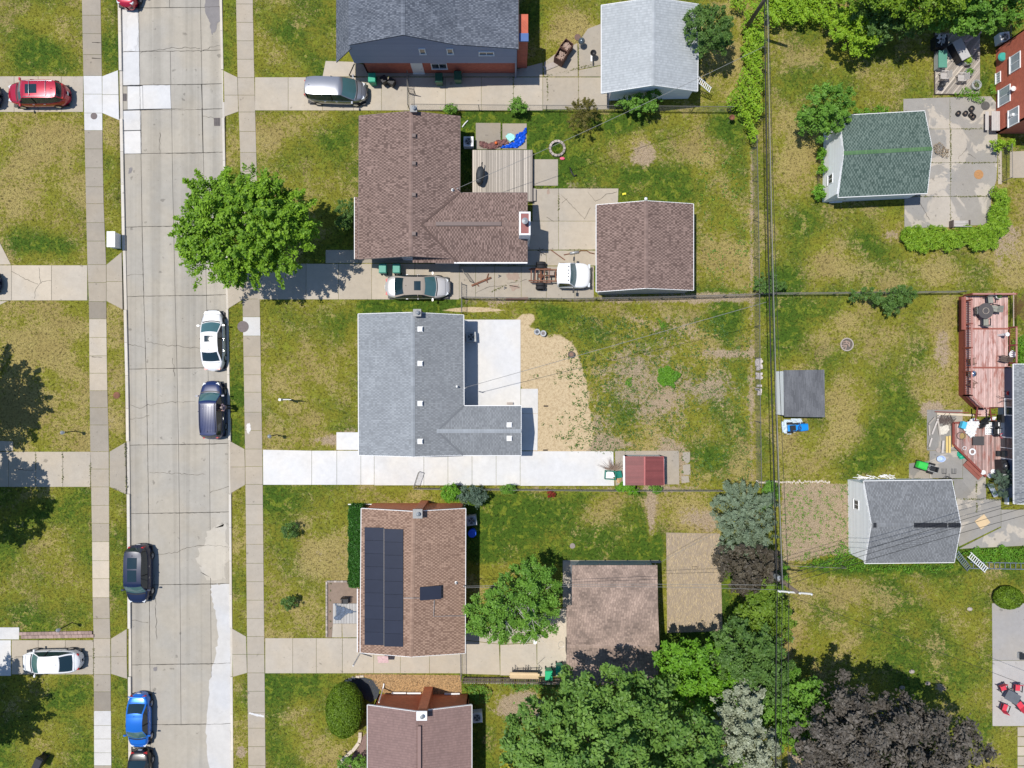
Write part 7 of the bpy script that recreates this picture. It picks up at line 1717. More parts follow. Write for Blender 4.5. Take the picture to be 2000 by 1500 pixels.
# tarps and toys
def cloth(name, label, cat, pts, mat, z0=.06, amp=.12, seed=1, parts='cloth', step=.09):
 w_ = [P(*q) for q in pts]; xs = [p.x for p in w_]; ys = [p.y for p in w_]; r_ = random.Random(seed)
 gx_, gy_ = np.arange(min(xs), max(xs)+step, step), np.arange(min(ys), max(ys)+step, step); XX, YY = np.meshgrid(gx_, gy_)
 ins = np.zeros(XX.shape, bool)
 for k in range(len(w_)):
  a, c = w_[k], w_[(k+1) % len(w_)]
  if a.y == c.y: continue
  ins ^= ((a.y > YY) != (c.y > YY)) & (XX < (c.x-a.x)*(YY-a.y)/(c.y-a.y)+a.x)
 rr = np.random.default_rng(seed); ZZ = z0+amp*np.abs(np.sin(XX*9+2*np.sin(YY*5+seed))*np.cos(YY*11+XX*3+seed))+.03*rr.random(XX.shape)
 nx_ = XX.shape[1]; F = []
 for j in range(XX.shape[0]-1):
  for i in range(nx_-1):
   if ins[j, i] and ins[j, i+1] and ins[j+1, i] and ins[j+1, i+1]: F.append((j*nx_+i, j*nx_+i+1, (j+1)*nx_+i+1, (j+1)*nx_+i))
 c = sum(w_, Vector())/len(w_); root = thing(name, label, cat, (c.x, c.y, 0)); b = MB(); b.v = [tuple(q) for q in np.stack([XX, YY, ZZ], -1).reshape(-1, 3)]; b.f = F; b.mi = [0]*len(F); b.t = [1.0]*len(F)
 b.build(parts, mat, root); return root
cloth('tarp', 'crumpled bright blue tarp behind the weathered deck', 'tarp', [(1007, 262), (1020, 257), (1026, 248), (1031, 252), (1027, 270), (1025, 280), (1012, 290), (985, 292), (968, 290), (985, 284), (1003, 277)], pm('blue_tarp', (.01, .10, .60), .35, .25, 8, .2, 30, .2), amp=.2, seed=3)
cloth('tarp', 'crumpled brown patterned sheet beside the blue tarp', 'tarp', [(934, 277), (945, 276), (955, 280), (972, 273), (990, 272), (995, 280), (970, 292), (950, 292), (937, 289)], pm('maroon_patterned_cloth', (.20, .10, .09), .8, .6, 10, .5, 40, .2), amp=.18, seed=5)
cloth('pool_toy', 'pale turquoise inflatable toy between the two tarps', 'pool toy', [(986, 268), (992, 262), (1003, 263), (1008, 270), (1004, 276), (996, 280), (990, 274)], pm('turquoise_vinyl', (.40, .80, .70), .4, .15, 5), .2, .1, 7, 'vinyl', .06)
b = MB(); p = P(969, 280, .15); root = thing('ball', 'small orange ball on the brown sheet', 'ball', (p.x, p.y, .15)); b.lathe((p.x, p.y, .25), [(.01, -.13), (.09, -.09), (.13, 0), (.09, .09), (.01, .13)], 12); b.build('ball', pm('orange_rubber', (.75, .16, .04), .5), root, smooth=True)
fr = thing('fire_ring', 'ring of grey stone blocks with weeds inside on the brown house lawn', 'fire ring', P(1088, 291))
M_block = pm('grey_stone_block', (.36, .31, .27), .9, .2, 5, .2, 40, .3, rnd=.3)
c = P(1088, 291)
for k in range(14): a = 2*math.pi*k/14; b = MB(); b.box((c.x+.58*math.cos(a), c.y+.58*math.sin(a), .13), (.18, .23, .26), a+random.uniform(-.06, .06)); b.build('stone_block', M_block, fr)
b = MB()
for k in range(40): a = random.random()*6.28; r_ = .38*random.random()**.5; b.add([(c.x+r_*math.cos(a)-.04, c.y+r_*math.sin(a), .05), (c.x+r_*math.cos(a)+.04, c.y+r_*math.sin(a), .05), (c.x+r_*math.cos(a)+random.uniform(-.1, .1), c.y+r_*math.sin(a)+random.uniform(-.1, .1), .2)], [(0, 1, 2)], 0, random.random())
o = b.build('weeds', LF_bright, fr); o['kind'] = 'stuff'
f2 = thing('fire_pit', 'round steel rimmed fire pit with ashes on the fenced lawn', 'fire pit', P(1653, 673)); c = P(1653, 673)
b = MB(); b.tube([(c.x+.5*math.cos(t), c.y+.5*math.sin(t), .12) for t in np.linspace(0, 6.283, 25)], .05, 6); b.build('rim', M_block, f2)
b = MB(); b.lathe((c.x, c.y, 0), [(.47, .02), (.46, .04)], 20); b.build('ash_bed', pm('ash', (.13, .115, .10), .95, .5, 8, .4, 30, .4), f2)
for k in range(9): b = MB(); a = random.random()*3.14; x, y = c.x+random.uniform(-.25, .25), c.y+random.uniform(-.25, .25); b.tube([(x-.2*math.cos(a), y-.2*math.sin(a), .08), (x+.2*math.cos(a), y+.2*math.sin(a), .1)], .035, 6); b.build('log', M_wood_log, f2)
def rod(name, label, cat, path, r, mat, part='rod', extra=None):
 pts = [P(*q) for q in path]; root = thing(name, label, cat, (pts[0].x, pts[0].y, 0)); b = MB(); b.tube([p+Vector((0, 0, r+.035)) for p in pts], r, 7); b.build(part, mat, root, smooth=True); return root
ex = rod('exhaust_pipe', 'old car exhaust pipe with a silver muffler lying above the truck cab', 'exhaust pipe', [(1101, 498), (1112, 496), (1128, 494), (1134, 490), (1146, 490), (1152, 494), (1161, 496)], .04, M_rust, 'pipe')
b = MB(); b.tube([P(1113, 495, .12), P(1130, 492, .12)], .11, 10); b.build('muffler', M_galv, ex, smooth=True)
ht = thing('tow_bar', 'rusty steel tow bar lying in the drive of the brown house', 'scrap metal', P(940, 550)); b = MB(); b.beam(P(921, 558, .12), P(959, 542, .12), .14, .12); b.build('beam', M_rust, ht)
for (a, d) in (((951, 543), (954, 534)), ((931, 554), (935, 559)), ((949, 545), (952, 552))): b = MB(); b.beam(P(*a, .12), P(*d, .1), .07, .07); b.build('bracket', M_rust, ht)
for k, (lab, a, d) in enumerate((('thin rusty rod lying diagonally above the truck cab', (1075, 488), (1103, 508)), ('rusty flat bar lying along the fence left of the truck cab', (988, 584), (1031, 583)))):
 board('scrap_bar', lab, 'scrap metal', *a, *d, .07 if k == 0 else .2, .09, .05, M_rust, parts='bar')
for k, (u, v) in enumerate(((975, 539), (986, 562))):
 root = thing('jack_stand', ('upper' if k == 0 else 'lower')+' of two small grey jack stands in the drive', 'jack stand', P(u, v)); c = P(u, v)
 for j in range(3): a = j*2.1; b = MB(); b.beam(c+Vector((.16*math.cos(a), .16*math.sin(a), .04)), c+Vector((0, 0, .3)), .04, .04); b.build('leg', M_grey_pl, root)
 b = MB(); b.box(c+Vector((0, 0, .33)), (.1, .06, .08)); b.build('saddle', M_black, root)
st2 = thing('sawhorse', 'spindly dark metal stand at the corner of the brown wing', 'stand', P(1058, 492))
for a, d in (((1050, 490), (1062, 486)), ((1054, 484), (1057, 500)), ((1048, 488), (1066, 498))): b = MB(); b.tube([P(*a, .5), P(*d, .05)], .018, 5); b.build('leg', M_black, st2)
for nm, lab, u, v, r_, h_, top in (('barrel', 'grey planter tub, left of two at the edge of the sand', 1049, 648, .26, .3, (.10, .11, .13)), ('barrel', 'grey planter tub, right of two at the edge of the sand', 1061, 651, .26, .45, (.20, .17, .16)), ('barrel', 'wooden tree stump tub at the edge of the sand', 1116, 692, .27, .4, (.24, .14, .10))):
 p = P(u, v, h_); root = thing('planter_tub', lab, 'planter', (p.x, p.y, 0)); b = MB(); b.lathe((p.x, p.y, 0), [(r_*.9, 0), (r_, h_*.5), (r_*.95, h_), (r_*.82, h_), (r_*.8, h_-.05)], 16); b.build('tub', M_grey_pl if 'grey' in lab else M_wood_dk, root)
 b = MB(); b.lathe((p.x, p.y, h_-.06), [(r_*.8, 0), (r_*.3, .02)], 14); b.build('soil', pm('tub_fill_%d' % u, top, .9, .5, 12), root)
for lab, u, v in (('small dark pipe cap on the sand, upper one', 1066, 793), ('small dark pipe cap by the driveway edge, lower one', 1065, 879)):
 p = P(u, v); root = thing('drain_pipe', lab, 'pipe', (p.x, p.y, 0)); b = MB(); b.tube([(p.x-.18, p.y, .06), (p.x+.18, p.y, .06)], .05, 8); b.build('pipe', M_black, root)
p = P(996, 788, .1); root = thing('cinder_block', 'pale grey block lying at the north wall of the grey wing', 'block', (p.x, p.y, .03)); b = MB(); b.box((p.x, p.y, .13), (.5, .18, .2)); b.build('block', M_block, root)
# brush cart by the red shed
c = P(1192, 928, .4); ct = thing('yard_cart', 'green plastic tub of rubbish at the end of the new driveway', 'cart', (c.x, c.y, .03), R(-4))
for sx_, sy_, dx, dy in ((.85, .05, 0, .33), (.85, .05, 0, -.33), (.05, .7, -.42, 0), (.05, .7, .42, 0)): b = MB(); b.box((dx, dy, .3), (sx_, sy_, .45)); b.build('side', pm('teal_green_plastic', (.02, .22, .16), .5), ct, world=False)
b = MB(); b.box((-.1, 0, .35), (.55, .5, .12), .1); b.box((.2, .05, .38), (.2, .4, .1), .4); b.build('bag', M_white, ct, world=False)
b = MB(); b.box((.65, .1, .3), (.35, .55, .5), .3, ry=.4); b.build('lid', pm('teal_green_plastic', (0, 0, 0)), ct, world=False)
cloth('cardboard', 'torn cardboard beside the green tub', 'cardboard', [(1202, 935), (1210, 928), (1215, 934), (1213, 942), (1205, 947)], pm('cardboard', (.52, .34, .18), .85), .15, .15, 3, 'sheet')
br_ = thing('brush_pile', 'heap of dry brown branches on the end of the new driveway', 'branches', P(1196, 912), kind='stuff'); b = MB(); r_ = random.Random(9)
for k in range(90):
 a = r_.uniform(.2, 3.0); l_ = r_.uniform(.4, 1.3); s0 = P(1198+r_.uniform(-6, 6), 918, .3); e = s0+Vector((l_*math.cos(a), l_*math.sin(a)*.9, r_.uniform(-.1, .25))); b.tube([s0, s0.lerp(e, .5)+Vector((r_.uniform(-.1, .1), 0, .1)), e], [.016, .01, .004], 4)
b.build('twigs', pm('dry_twig', (.33, .24, .18), .9, .3), br_)['kind'] = 'stuff'
rk_ = thing('red_shrub', 'small red leaved shrub against the fence below the new driveway', 'shrub', P(1075, 966)); p, nr, sz, tn, cc = crown([lobe(1075, 965, 7, 5, .4, .25)], 500, 14, .1, .05); leaf_obj('foliage', rk_, leaf_mat('red_leaves', (.14, .015, .012), (.40, .05, .03)), p, nr, sz, tn)
# gravel bed, garden plot, stone borders: loose ground with its own pieces
def bed(name, label, pts, mat, z=.02, kind='structure', cat=None):
 w_ = [P(*q) for q in pts]; mask_poly([tuple(p) for p in w_]); c = sum(w_, Vector())/len(w_); root = thing(name, label, cat or name.replace('_', ' '), (c.x, c.y, 0), kind=kind)
 b = MB(); b.add([(p.x, p.y, z) for p in w_], [tuple(range(len(w_)))]); b.build('soil', mat, root); return root
def pebbles(root, pts, n, r0, mats, z=.02, seed=2, name='pebbles', flat=.6):
 w_ = [P(*q) for q in pts]; r_ = random.Random(seed); xs = [p.x for p in w_]; ys = [p.y for p in w_]
 b = MB(); k = 0
 while k < n:
  x, y = r_.uniform(min(xs), max(xs)), r_.uniform(min(ys), max(ys)); ins = False
  for i in range(len(w_)):
   a, c = w_[i], w_[(i+1) % len(w_)]
   if (a.y > y) != (c.y > y) and x < (c.x-a.x)*(y-a.y)/(c.y-a.y)+a.x: ins = not ins
  k += 1
  if not ins: continue
  r = r0*r_.uniform(.5, 1.3); a0_ = r_.random()*6.28; e = r_.uniform(.6, 1)
  V = [(x+r*math.cos(a0_+t*1.5708)*(1 if t % 2 else e), y+r*math.sin(a0_+t*1.5708)*(1 if t % 2 else e), z) for t in range(4)]+[(x, y, z+r*flat)]
  b.add(V, [(0, 1, 4), (1, 2, 4), (2, 3, 4), (3, 0, 4)], 0, r_.uniform(.45, 1.4))
 o = b.build(name, mats, root); o['kind'] = 'stuff'; return o
M_gravel = pm('tan_gravel', (.42, .27, .13), .9, .3, 5, .25, 40, .3, tone=True)
gp = [(690, 1318), (740, 1317), (901, 1319), (901, 1362), (760, 1362), (740, 1345), (725, 1325)]
gb = bed('gravel_bed', 'tan gravel strip north of the bottom brick house', gp, M_gravel); pebbles(gb, gp, 9000, .05, M_gravel)
M_plot = pm('tilled_straw_soil', (.32, .255, .185), .95, .28, 1.5, .3, 20, .4, tone=True, stretch=(5, 1, 1))
pg_ = [(1301, 1040), (1406, 1042), (1411, 1232), (1303, 1236)]
gd = bed('garden_plot', 'bare tilled garden plot right of the shaded garage', pg_, M_plot, .025)
b = MB(); r_ = random.Random(3)
for k in range(3200):
 u, v = r_.uniform(1303, 1409), r_.uniform(1042, 1233); p = P(u, v, .03); a = r_.gauss(1.57, .5); l_ = r_.uniform(.05, .16); dx, dy = l_*math.cos(a), l_*math.sin(a)
 b.add([(p.x-dx-.01*math.sin(a), p.y-dy, .03), (p.x-dx+.012, p.y-dy, .03), (p.x+dx+.012, p.y+dy, .05), (p.x+dx, p.y+dy, .05)], [(0, 1, 2, 3)], 0, r_.uniform(.5, 1.5))
o = b.build('straw', pm('straw', (.46, .36, .21), .9, .1, tone=True), gd); o['kind'] = 'stuff'
b = MB(); p = P(1357, 1109, .1); root = thing('garden_wire', 'small dark wire frame lying on the tilled garden plot', 'wire', (p.x, p.y, .03)); b.tube([(p.x-.2, p.y-.1, .08), (p.x-.2, p.y+.1, .08), (p.x+.2, p.y+.08, .08), (p.x+.2, p.y-.08, .08)], .015, 5); b.build('wire', M_black, root)
M_mulch = pm('brown_mulch', (.25, .185, .14), .95, .25, 3, .3, 30, .4)
mb = [(637, 1135), (678, 1134), (700, 1148), (700, 1218), (650, 1218), (648, 1245), (637, 1245)]
md = bed('mulch_bed', 'bare brown bed with grey stone edging in front of the solar panel house', mb, M_mulch, .03)
for k in range(16): p = P(638.5, 1138+k*6.8); b = MB(); b.box((p.x, p.y, .08), (.14, .26, .12), random.uniform(-.05, .05)); b.build('edging_stone', M_block, md)
for k in range(6): p = P(642+k*6.6, 1135); b = MB(); b.box((p.x, p.y, .08), (.25, .14, .12)); b.build('edging_stone', M_block, md)
for v in (1140, 1153, 1172, 1194, 1213, 1226):
 p = P(646, v); b = MB()
 for j in range(10): a = random.random()*6.28; b.add([(p.x, p.y, .04), (p.x+.05*math.cos(a), p.y+.05*math.sin(a), .05), (p.x+.13*math.cos(a+.3), p.y+.13*math.sin(a+.3), .12)], [(0, 1, 2)], 0, random.random())
 b.build('seedling', LF_dark, md)
pv = thing('paved_patch', 'small grey board walk in front of the solar panel house porch', 'boardwalk', P(675, 1197), kind='structure')
for k in range(9): q = [P(651+k*5.4, 1178), P(656+k*5.4, 1178), P(656+k*5.4, 1217), P(651+k*5.4, 1217)]; b = MB(); b.prism([(p.x, p.y) for p in q], .02, .12, tone=random.uniform(.9, 1.1)); b.build('board', pm('pale_grey_board', (.40, .39, .37), .8, .1, tone=True), pv)
# black metal chair, and the leaf patterned rug
ch_ = thing('garden_chair', 'black metal garden chair on the bare bed before the solar house', 'chair', P(674, 1172, .4)); c = P(674, 1172, .4)
b = MB(); b.box((c.x, c.y-.05, .42), (.5, .5, .04)); b.build('seat', M_black, ch_)
b = MB(); b.box((c.x, c.y+.24, .75), (.5, .04, .6)); b.build('backrest', M_black, ch_)
for sx_ in (-1, 1):
 for sy_ in (-1, 1): b = MB(); b.box((c.x+.23*sx_, c.y-.03+.23*sy_, .22), (.04, .04, .42)); b.build('leg', M_black, ch_)
 b = MB(); b.box((c.x+.26*sx_, c.y, .62), (.05, .5, .04)); b.build('armrest', M_black, ch_)
cloth('door_mat', 'navy and white leaf patterned rug on the grey boards by the porch', 'rug', [(655, 1176), (662, 1180), (676, 1184), (690, 1190), (698, 1192), (697, 1196), (684, 1198), (676, 1200), (668, 1210), (656, 1212), (651, 1206), (656, 1198)], pm('navy_leaf_print', (.10, .13, .18), .8, .9, 9, .6, 14, .05), .14, .02, 2, 'rug')
pf2 = thing('flag_banner', 'small red and white garden flag by the solar panel house wall', 'flag', P(748, 1290, .9)); c = P(748, 1288, 1.1)
b = MB(); b.box((c.x, c.y, 1.1), (.85, .75, .03), 0, rx=.5); b.build('banner', pm('red_white_print', (.70, .48, .46), .7, .5, 6, .2, 10), pf2); b = MB(); b.tube([(c.x+.5, c.y+.3, 0), (c.x+.5, c.y+.3, 1.3)], .02, 6); b.build('stand', M_black, pf2)
# stone border and pond at the bottom house
pn = thing('garden_pond', 'dark kidney shaped liner bed between the egg shaped yew and the bottom house', 'pond', P(715, 1345)); w_ = [P(*q) for q in ((676, 1332), (690, 1325), (712, 1323), (735, 1330), (742, 1345), (738, 1362), (725, 1372), (705, 1360), (690, 1345))]
b = MB(); b.add([(p.x, p.y, .025) for p in w_], [tuple(range(9))]); b.build('liner', pm('dark_slate_chips', (.035, .04, .05), .7, .5, 6, .4, 30, .4), pn)
sb_ = thing('stone_border', 'curved border of pale flat stones at the corner of the bottom house', 'stone border', P(680, 1450)); bp_ = [(704, 1434), (703, 1444), (698, 1454), (692, 1462), (684, 1469), (676, 1477), (669, 1484), (665, 1492), (662, 1501)]
M_lime = pm('pale_limestone', (.56, .48, .38), .85, .15, 4, .1, 30, .2, rnd=.1)
for i, (u, v) in enumerate(bp_):
 p = P(u, v); n2 = bp_[min(i+1, 8)]; p_ = bp_[max(i-1, 0)]; a = math.atan2(-(n2[1]-p_[1]), n2[0]-p_[0]); b = MB(); b.box((p.x, p.y, .09), (.42, .26, .16), a+random.uniform(-.1, .1)); b.build('stone', M_lime, sb_)
for i, (u, v) in enumerate(((674, 1336), (678, 1330), (684, 1326), (691, 1323), (699, 1321), (707, 1320))):
 p = P(u, v); b = MB(); b.box((p.x, p.y, .07), (.3, .16, .12), -.5+.1*i); b.build('stone', M_lime, sb_)
cloth('bed_soil', 'purplish bare soil bed between the pale stones and the wall', 'soil', [(706, 1440), (716, 1430), (717, 1500), (668, 1500), (680, 1482), (698, 1460)], pm('purple_brown_soil', (.22, .15, .13), .95, .3, 4), .015, .02, 4, 'soil')['kind'] = 'structure'
# timber stack and sawhorses by the picket fence
lm = thing('lumber_stack', 'stack of fresh yellow boards on black brackets by the picket fence', 'lumber', P(1020, 1318, .5))
for k in range(5):
 a, d = P(995+random.uniform(-1, 2), 1314+k*2.4, .75), P(1052+random.uniform(-2, 2), 1315+k*2.4, .75); b = MB(); b.beam(a, d, .1, .06, tone=random.uniform(.85, 1.15)); b.build('board', M_wood_tan, lm)
for u in (1001, 1022, 1027, 1048):
 b = MB(); b.tube([P(u, 1316, .72), P(u, 1303, .70), P(u+6, 1310, .70), P(u, 1316, .72)], .035, 6); b.tube([P(u+3, 1313, .7), P(u+3, 1313, .03)], .035, 6); b.build('bracket', M_black, lm)
b = MB(); b.tube([P(1003, 1310, .7), P(1050, 1309, .7)], .03, 6); b.build('cross_bar', M_black, lm)
gl = thing('garden_spinner', 'thin pole with a pale cupped head standing in the drive of the solar house', 'garden ornament', P(1049, 1298)); b = MB(); b.tube([P(1049, 1298, 0), P(1049, 1298, 2.2)], .015, 5); b.build('pole', M_galv, gl)
b = MB(); b.lathe(P(1045, 1254, 2.2), [(.02, -.1), (.14, 0), (.16, .06), (.1, .06)], 10); b.build('cup', M_white, gl)
b = MB(); p = P(987, 1254, .3); root = thing('traffic_cone', 'small orange cone at the foot of the loose birch', 'cone', (p.x, p.y, .03)); b.lathe((p.x, p.y, .03), [(.16, 0), (.14, .04), (.09, .05), (.02, .4)], 12); b.build('cone', pm('orange_plastic', (.75, .14, .04), .5), root)
b = MB(); p = P(1119, 965); disc('stepping_stone', 'round stone with a worn path in the lush lawn', 'stone', 1118, 1066, .22, M_block, .04, False)
for lab, u, v in (('small white rock on the lower right lawn, far left', 1546, 1246), ('small white rock near the upper end of the grey patio', 1893, 1189), ('pale rock nearest the purple tree, left of three', 1761, 1342), ('pale rock nearest the purple tree, upper of three', 1780, 1311), ('pale rock nearest the purple tree, right of three', 1811, 1334)):
 p = P(u, v); root = thing('rock', lab, 'rock', (p.x, p.y, 0), group='small pale rocks on the lower right lawn'); b = MB(); b.lathe((p.x, p.y, .02), [(.2, 0), (.24, .07), (.14, .16), (.02, .19)], 7, sy=.7); b.build('stone', M_block, root)
for lab, u, v in (('short pipe of sprinkler in the far left dry verge', 427, 116),): pass
yb_ = thing('toy', 'small yellow plastic toy on the grass above the brown garage', 'toy', P(1219, 379)); b = MB(); b.box(P(1219, 379, .06), (.3, .16, .12), .2); b.lathe(P(1219, 379, .12), [(.08, 0), (.06, .06)], 8); b.build('body', pm('yellow_plastic', (.80, .72, .05), .5), yb_)
pk = thing('toy', 'pink plastic toy lying beside the ring of stone blocks', 'toy', P(1098, 310)); b = MB(); b.lathe(P(1098, 310, .03), [(.2, 0), (.2, .1), (.1, .14)], 10, sy=.6); b.build('body', pm('pink_plastic', (.75, .12, .20), .5), pk)
rod('drain_hose', 'black and white corrugated hose curled on the grass by the patio', 'hose', [(1113, 328), (1116, 337), (1121, 345), (1126, 342)], .06, M_black, 'hose'); rod('drain_pipe_piece', 'short white pipe lying by the corner of the brown house', 'pipe', [(903, 249), (908, 242), (914, 236)], .05, M_white, 'pipe')
kettle('rusty fire bowl on three legs at the foot of the vine hedge', 1430, 229, M_rust, .22, False)
# ---------------------------------------------------------------- right hand yards
def chair(label, u, v, rz, mat, h=.42, group=None, slats=5, base=.035, frame=None, w_=.55, cat='chair', name='patio_chair', cushion=None):
 p = P(u, v, h+base); root = thing(name, label, cat, (p.x, p.y, base), R(rz), group=group); fm = frame or mat
 for k in range(slats): b = MB(); b.box((-w_/2+w_*(k+.5)/slats, 0, h), (w_/slats-.02, .5, .03)); b.build('seat_slat', mat, root, world=False)
 for k in range(slats): b = MB(); b.box((-w_/2+w_*(k+.5)/slats, .32, h+.28), (w_/slats-.02, .03, .5), rx=-.25); b.build('back_slat', mat, root, world=False)
 for sx_ in (-1, 1):
  for sy_ in (-1, 1): b = MB(); b.box((sx_*w_*.5, sy_*.23, (h+.2)/2), (.04, .04, h+.2)); b.build('leg', fm, root, world=False)
  b = MB(); b.box((sx_*w_*.54, .0, h+.21), (.07, .56, .03)); b.build('armrest', fm, root, world=False)
 return root
M_pchair = pm('pale_grey_wood', (.48, .45, .42), .8, .12, 4, .1, 30, .1)
M_dkred = pm('red_deck_stain', (.27, .09, .065), .75, .25, 2.5, .25, 25, .2, tone=True, rnd=.12)
M_dkworn = pm('worn_red_deck', (.56, .38, .34), .8, .34, 2.2, .35, 16, .2, tone=True, rnd=.10, stretch=(5, 1, 1), dirt=(.30, .09, .06), dirt_amt=.75)
M_rail = pm('red_rail_stain', (.22, .055, .04), .6, .2, 2.5, .2, 25, .1, tone=True)
# small deck at the top right
sdk = thing('wooden_deck', 'small grey deck of diagonal boards crowded with furniture at the top right', 'deck', P(1870, 125)); zs = .18
D0, D1, E0, E1 = 1827, 1914, 64, 183
def clip_rect(poly, x0, x1, y0, y1):
 def cl(pl, ax, val, keep):
  out = []
  for i in range(len(pl)):
   a, c = pl[i], pl[(i+1) % len(pl)]; ia = (a[ax]-val)*keep >= 0; ic = (c[ax]-val)*keep >= 0
   if ia: out.append(a)
   if ia != ic: t = (val-a[ax])/(c[ax]-a[ax]); out.append((a[0]+(c[0]-a[0])*t, a[1]+(c[1]-a[1])*t))
  return out
 for ax, val, keep in ((0, x0, 1), (0, x1, -1), (1, y0, 1), (1, y1, -1)):
  if len(poly) < 3: return []
  poly = cl(poly, ax, val, keep)
 return poly
for k in range(-40, 60):
 s0 = D0+k*4.6; pts = [(s0, E1), (s0+4.2, E1), (s0+4.2+119*.8, E0), (s0+119*.8, E0)]; q = clip_rect(pts, D0, D1, E0, E1)
 if len(q) < 3: continue
 w_ = [P(a, c, zs) for a, c in q]; b = MB(); b.prism([(p.x, p.y) for p in w_], zs-.04, zs, tone=random.choice((.7, .85, 1, 1.15))); b.build('board', M_wood_grey, sdk)
mask_poly([tuple(P(*q)) for q in ((D0, E0), (D1, E0), (D1, E1), (D0, E1))])
b = MB(); q = [P(D0, E0, zs), P(D1, E0, zs), P(D1, E1, zs), P(D0, E1, zs)]
for i in range(4): a_, c_ = q[i], q[(i+1) % 4]; b.beam((a_.x, a_.y, zs-.1), (c_.x, c_.y, zs-.1), .05, .14)
b.build('skirt', M_wood_dk, sdk)
def storage(label, u, v, rz, w_, l_, h_, bodym, lidm, name='storage_box', base=zs, lidtilt=0):
 p = P(u, v, h_); root = thing(name, label, 'storage box', (p.x, p.y, base), R(rz)); b = MB(); b.box((0, 0, h_*.45), (w_, l_, h_*.9)); b.build('box', bodym, root, world=False)
 b = MB(); b.box((0, 0, h_*.95), (w_+.06, l_+.06, .07), ry=lidtilt); b.build('lid', lidm, root, world=False)
 for s_ in (-1, 1): b = MB(); b.box((0, s_*(l_/2+.02), h_*.6), (.18, .04, .05)); b.build('handle', M_black, root, world=False)
 return root
storage('long green lidded storage box on the left side of the small deck', 1839, 117, 0, .62, 1.3, .7, M_grey_pl, pm('dusty_green_plastic', (.10, .28, .20), .6, .1, 3))
storage('pale grey topped storage bench set diagonally on the small deck', 1876, 98, 28, .7, 1.6, .9, M_black, pm('pale_grey_top', (.45, .44, .43), .6, .12, 3))
storage('black box heaped with white oddments at the top of the small deck', 1837, 82, 2, .9, .9, .8, M_black, M_black)
ht = thing('clutter_heap', 'white and grey oddments piled on the black box', 'clutter', P(1838, 78, .9), kind='stuff'); b = MB(); r_ = random.Random(5)
for k in range(16): p = P(1838+r_.uniform(-8, 8), 79+r_.uniform(-9, 8), .9); b.box((p.x, p.y, .95+.1*r_.random()), (r_.uniform(.05, .3), r_.uniform(.05, .25), .06), r_.random()*3, tone=r_.uniform(.4, 1))
b.build('oddments', M_white, ht)['kind'] = 'stuff'
board('umbrella_pole', 'pinkish furled umbrella lying across the diagonal storage bench', 'umbrella', 1872, 92, 1904, 72, .14, zs+.6, .12, pm('pinkish_canvas', (.62, .45, .41), .8), parts='furled_canopy')
chair('pale slatted chair, left of the two on the small deck', 1843, 148, 270, M_pchair, base=zs, group='pale slatted chairs on the small deck')
chair('pale slatted chair, right of the two on the small deck', 1877, 152, 270, M_pchair, base=zs, group='pale slatted chairs on the small deck')
kettle('dark round pot with a coiled hose beside the left slatted chair', 1841, 164, M_black, .26, False)
def planter(label, u, v, r_, h_, pot, leafm=None, nl=300, base=zs):
 p = P(u, v, h_+base); root = thing('planter_pot', label, 'planter', (p.x, p.y, base)); b = MB(); b.lathe((p.x, p.y, base), [(r_*.72, 0), (r_*.95, h_*.8), (r_, h_), (r_*.86, h_), (r_*.82, h_-.07)], 18); b.build('pot', pot, root)
 b = MB(); b.lathe((p.x, p.y, base+h_-.08), [(r_*.83, 0), (r_*.2, .02)], 14); b.build('soil', M_mulch, root)
 if leafm is not None:
  n = nl; d = rng.normal(size=(n, 3)); pp_ = np.array([p.x, p.y, base+h_+.1])+d*np.array([r_*.4, r_*.4, .09]); pp_[:, 2] = np.maximum(pp_[:, 2], base+h_-.02); leaf_obj('foliage', root, leafm, pp_, d+np.array([0, 0, .8]), .055*(.6+.8*rng.random(n)), rng.random(n))
 return root
M_potg = pm('galvanised_tub', (.50, .52, .52), .4, .1, 4, .05, 40, .05, metal=.4)
planter('galvanised tub of lime green leaves right of the diagonal bench', 1892, 118, .34, .5, M_potg, LF_vine); planter('galvanised tub of darker leaves, the middle of three', 1894, 140, .34, .5, M_potg, LF_mid); planter('empty galvanised tub at the lower corner of the small deck', 1908, 165, .40, .5, M_potg, LF_dark, 90, base=.02)
for k, (u, v, r_) in enumerate(((1872, 221, .2), (1886, 221, .2), (1897, 224, .2), (1898, 212, .23), (1901, 228, .22))):
 p = P(u, v, .25); root = thing('flower_pot', ['leftmost black flower pot of the cluster', 'second black flower pot from the left in the cluster', 'middle dark flower pot in the cluster touching the others', 'topmost dark flower pot in the cluster', 'bottom right dark flower pot in the cluster'][k]+' on the stained patio', 'flower pot', (p.x, p.y, .035), group='black flower pots on the stained patio')
 b = MB(); b.lathe((p.x, p.y, .035), [(r_*.75, 0), (r_, .26), (r_*.82, .26), (r_*.8, .2)], 16); b.build('pot', M_black, root); b = MB(); b.lathe((p.x, p.y, .22), [(r_*.8, 0), (r_*.2, .02)], 12); b.build('soil', pm('potting_soil', (.20, .15, .11), .9, .4, 12), root)
pt_ = thing('picnic_table', 'weathered plank table with a bench against the red brick house', 'picnic table', P(1938, 232, .7));
for k in range(5): b = MB(); b.box((*P(1938.5+k*3.2, 236, .75).xy, .74), (.12, 1.55, .04), tone=random.uniform(.85, 1.2)); b.build('table_board', M_pchair, pt_)
for k in range(2): b = MB(); b.box((*P(1926+k*3.4, 236, .45).xy, .44), (.13, 1.5, .04), tone=1.1); b.build('bench_board', M_pchair, pt_)
for dx in (1927, 1944):
 for dy in (222, 250): b = MB(); p = P(dx, dy, .3); b.box((p.x, p.y, .2 if dx == 1927 else .35), (.07, .07, .4 if dx == 1927 else .7)); b.build('leg', M_wood_dk, pt_)
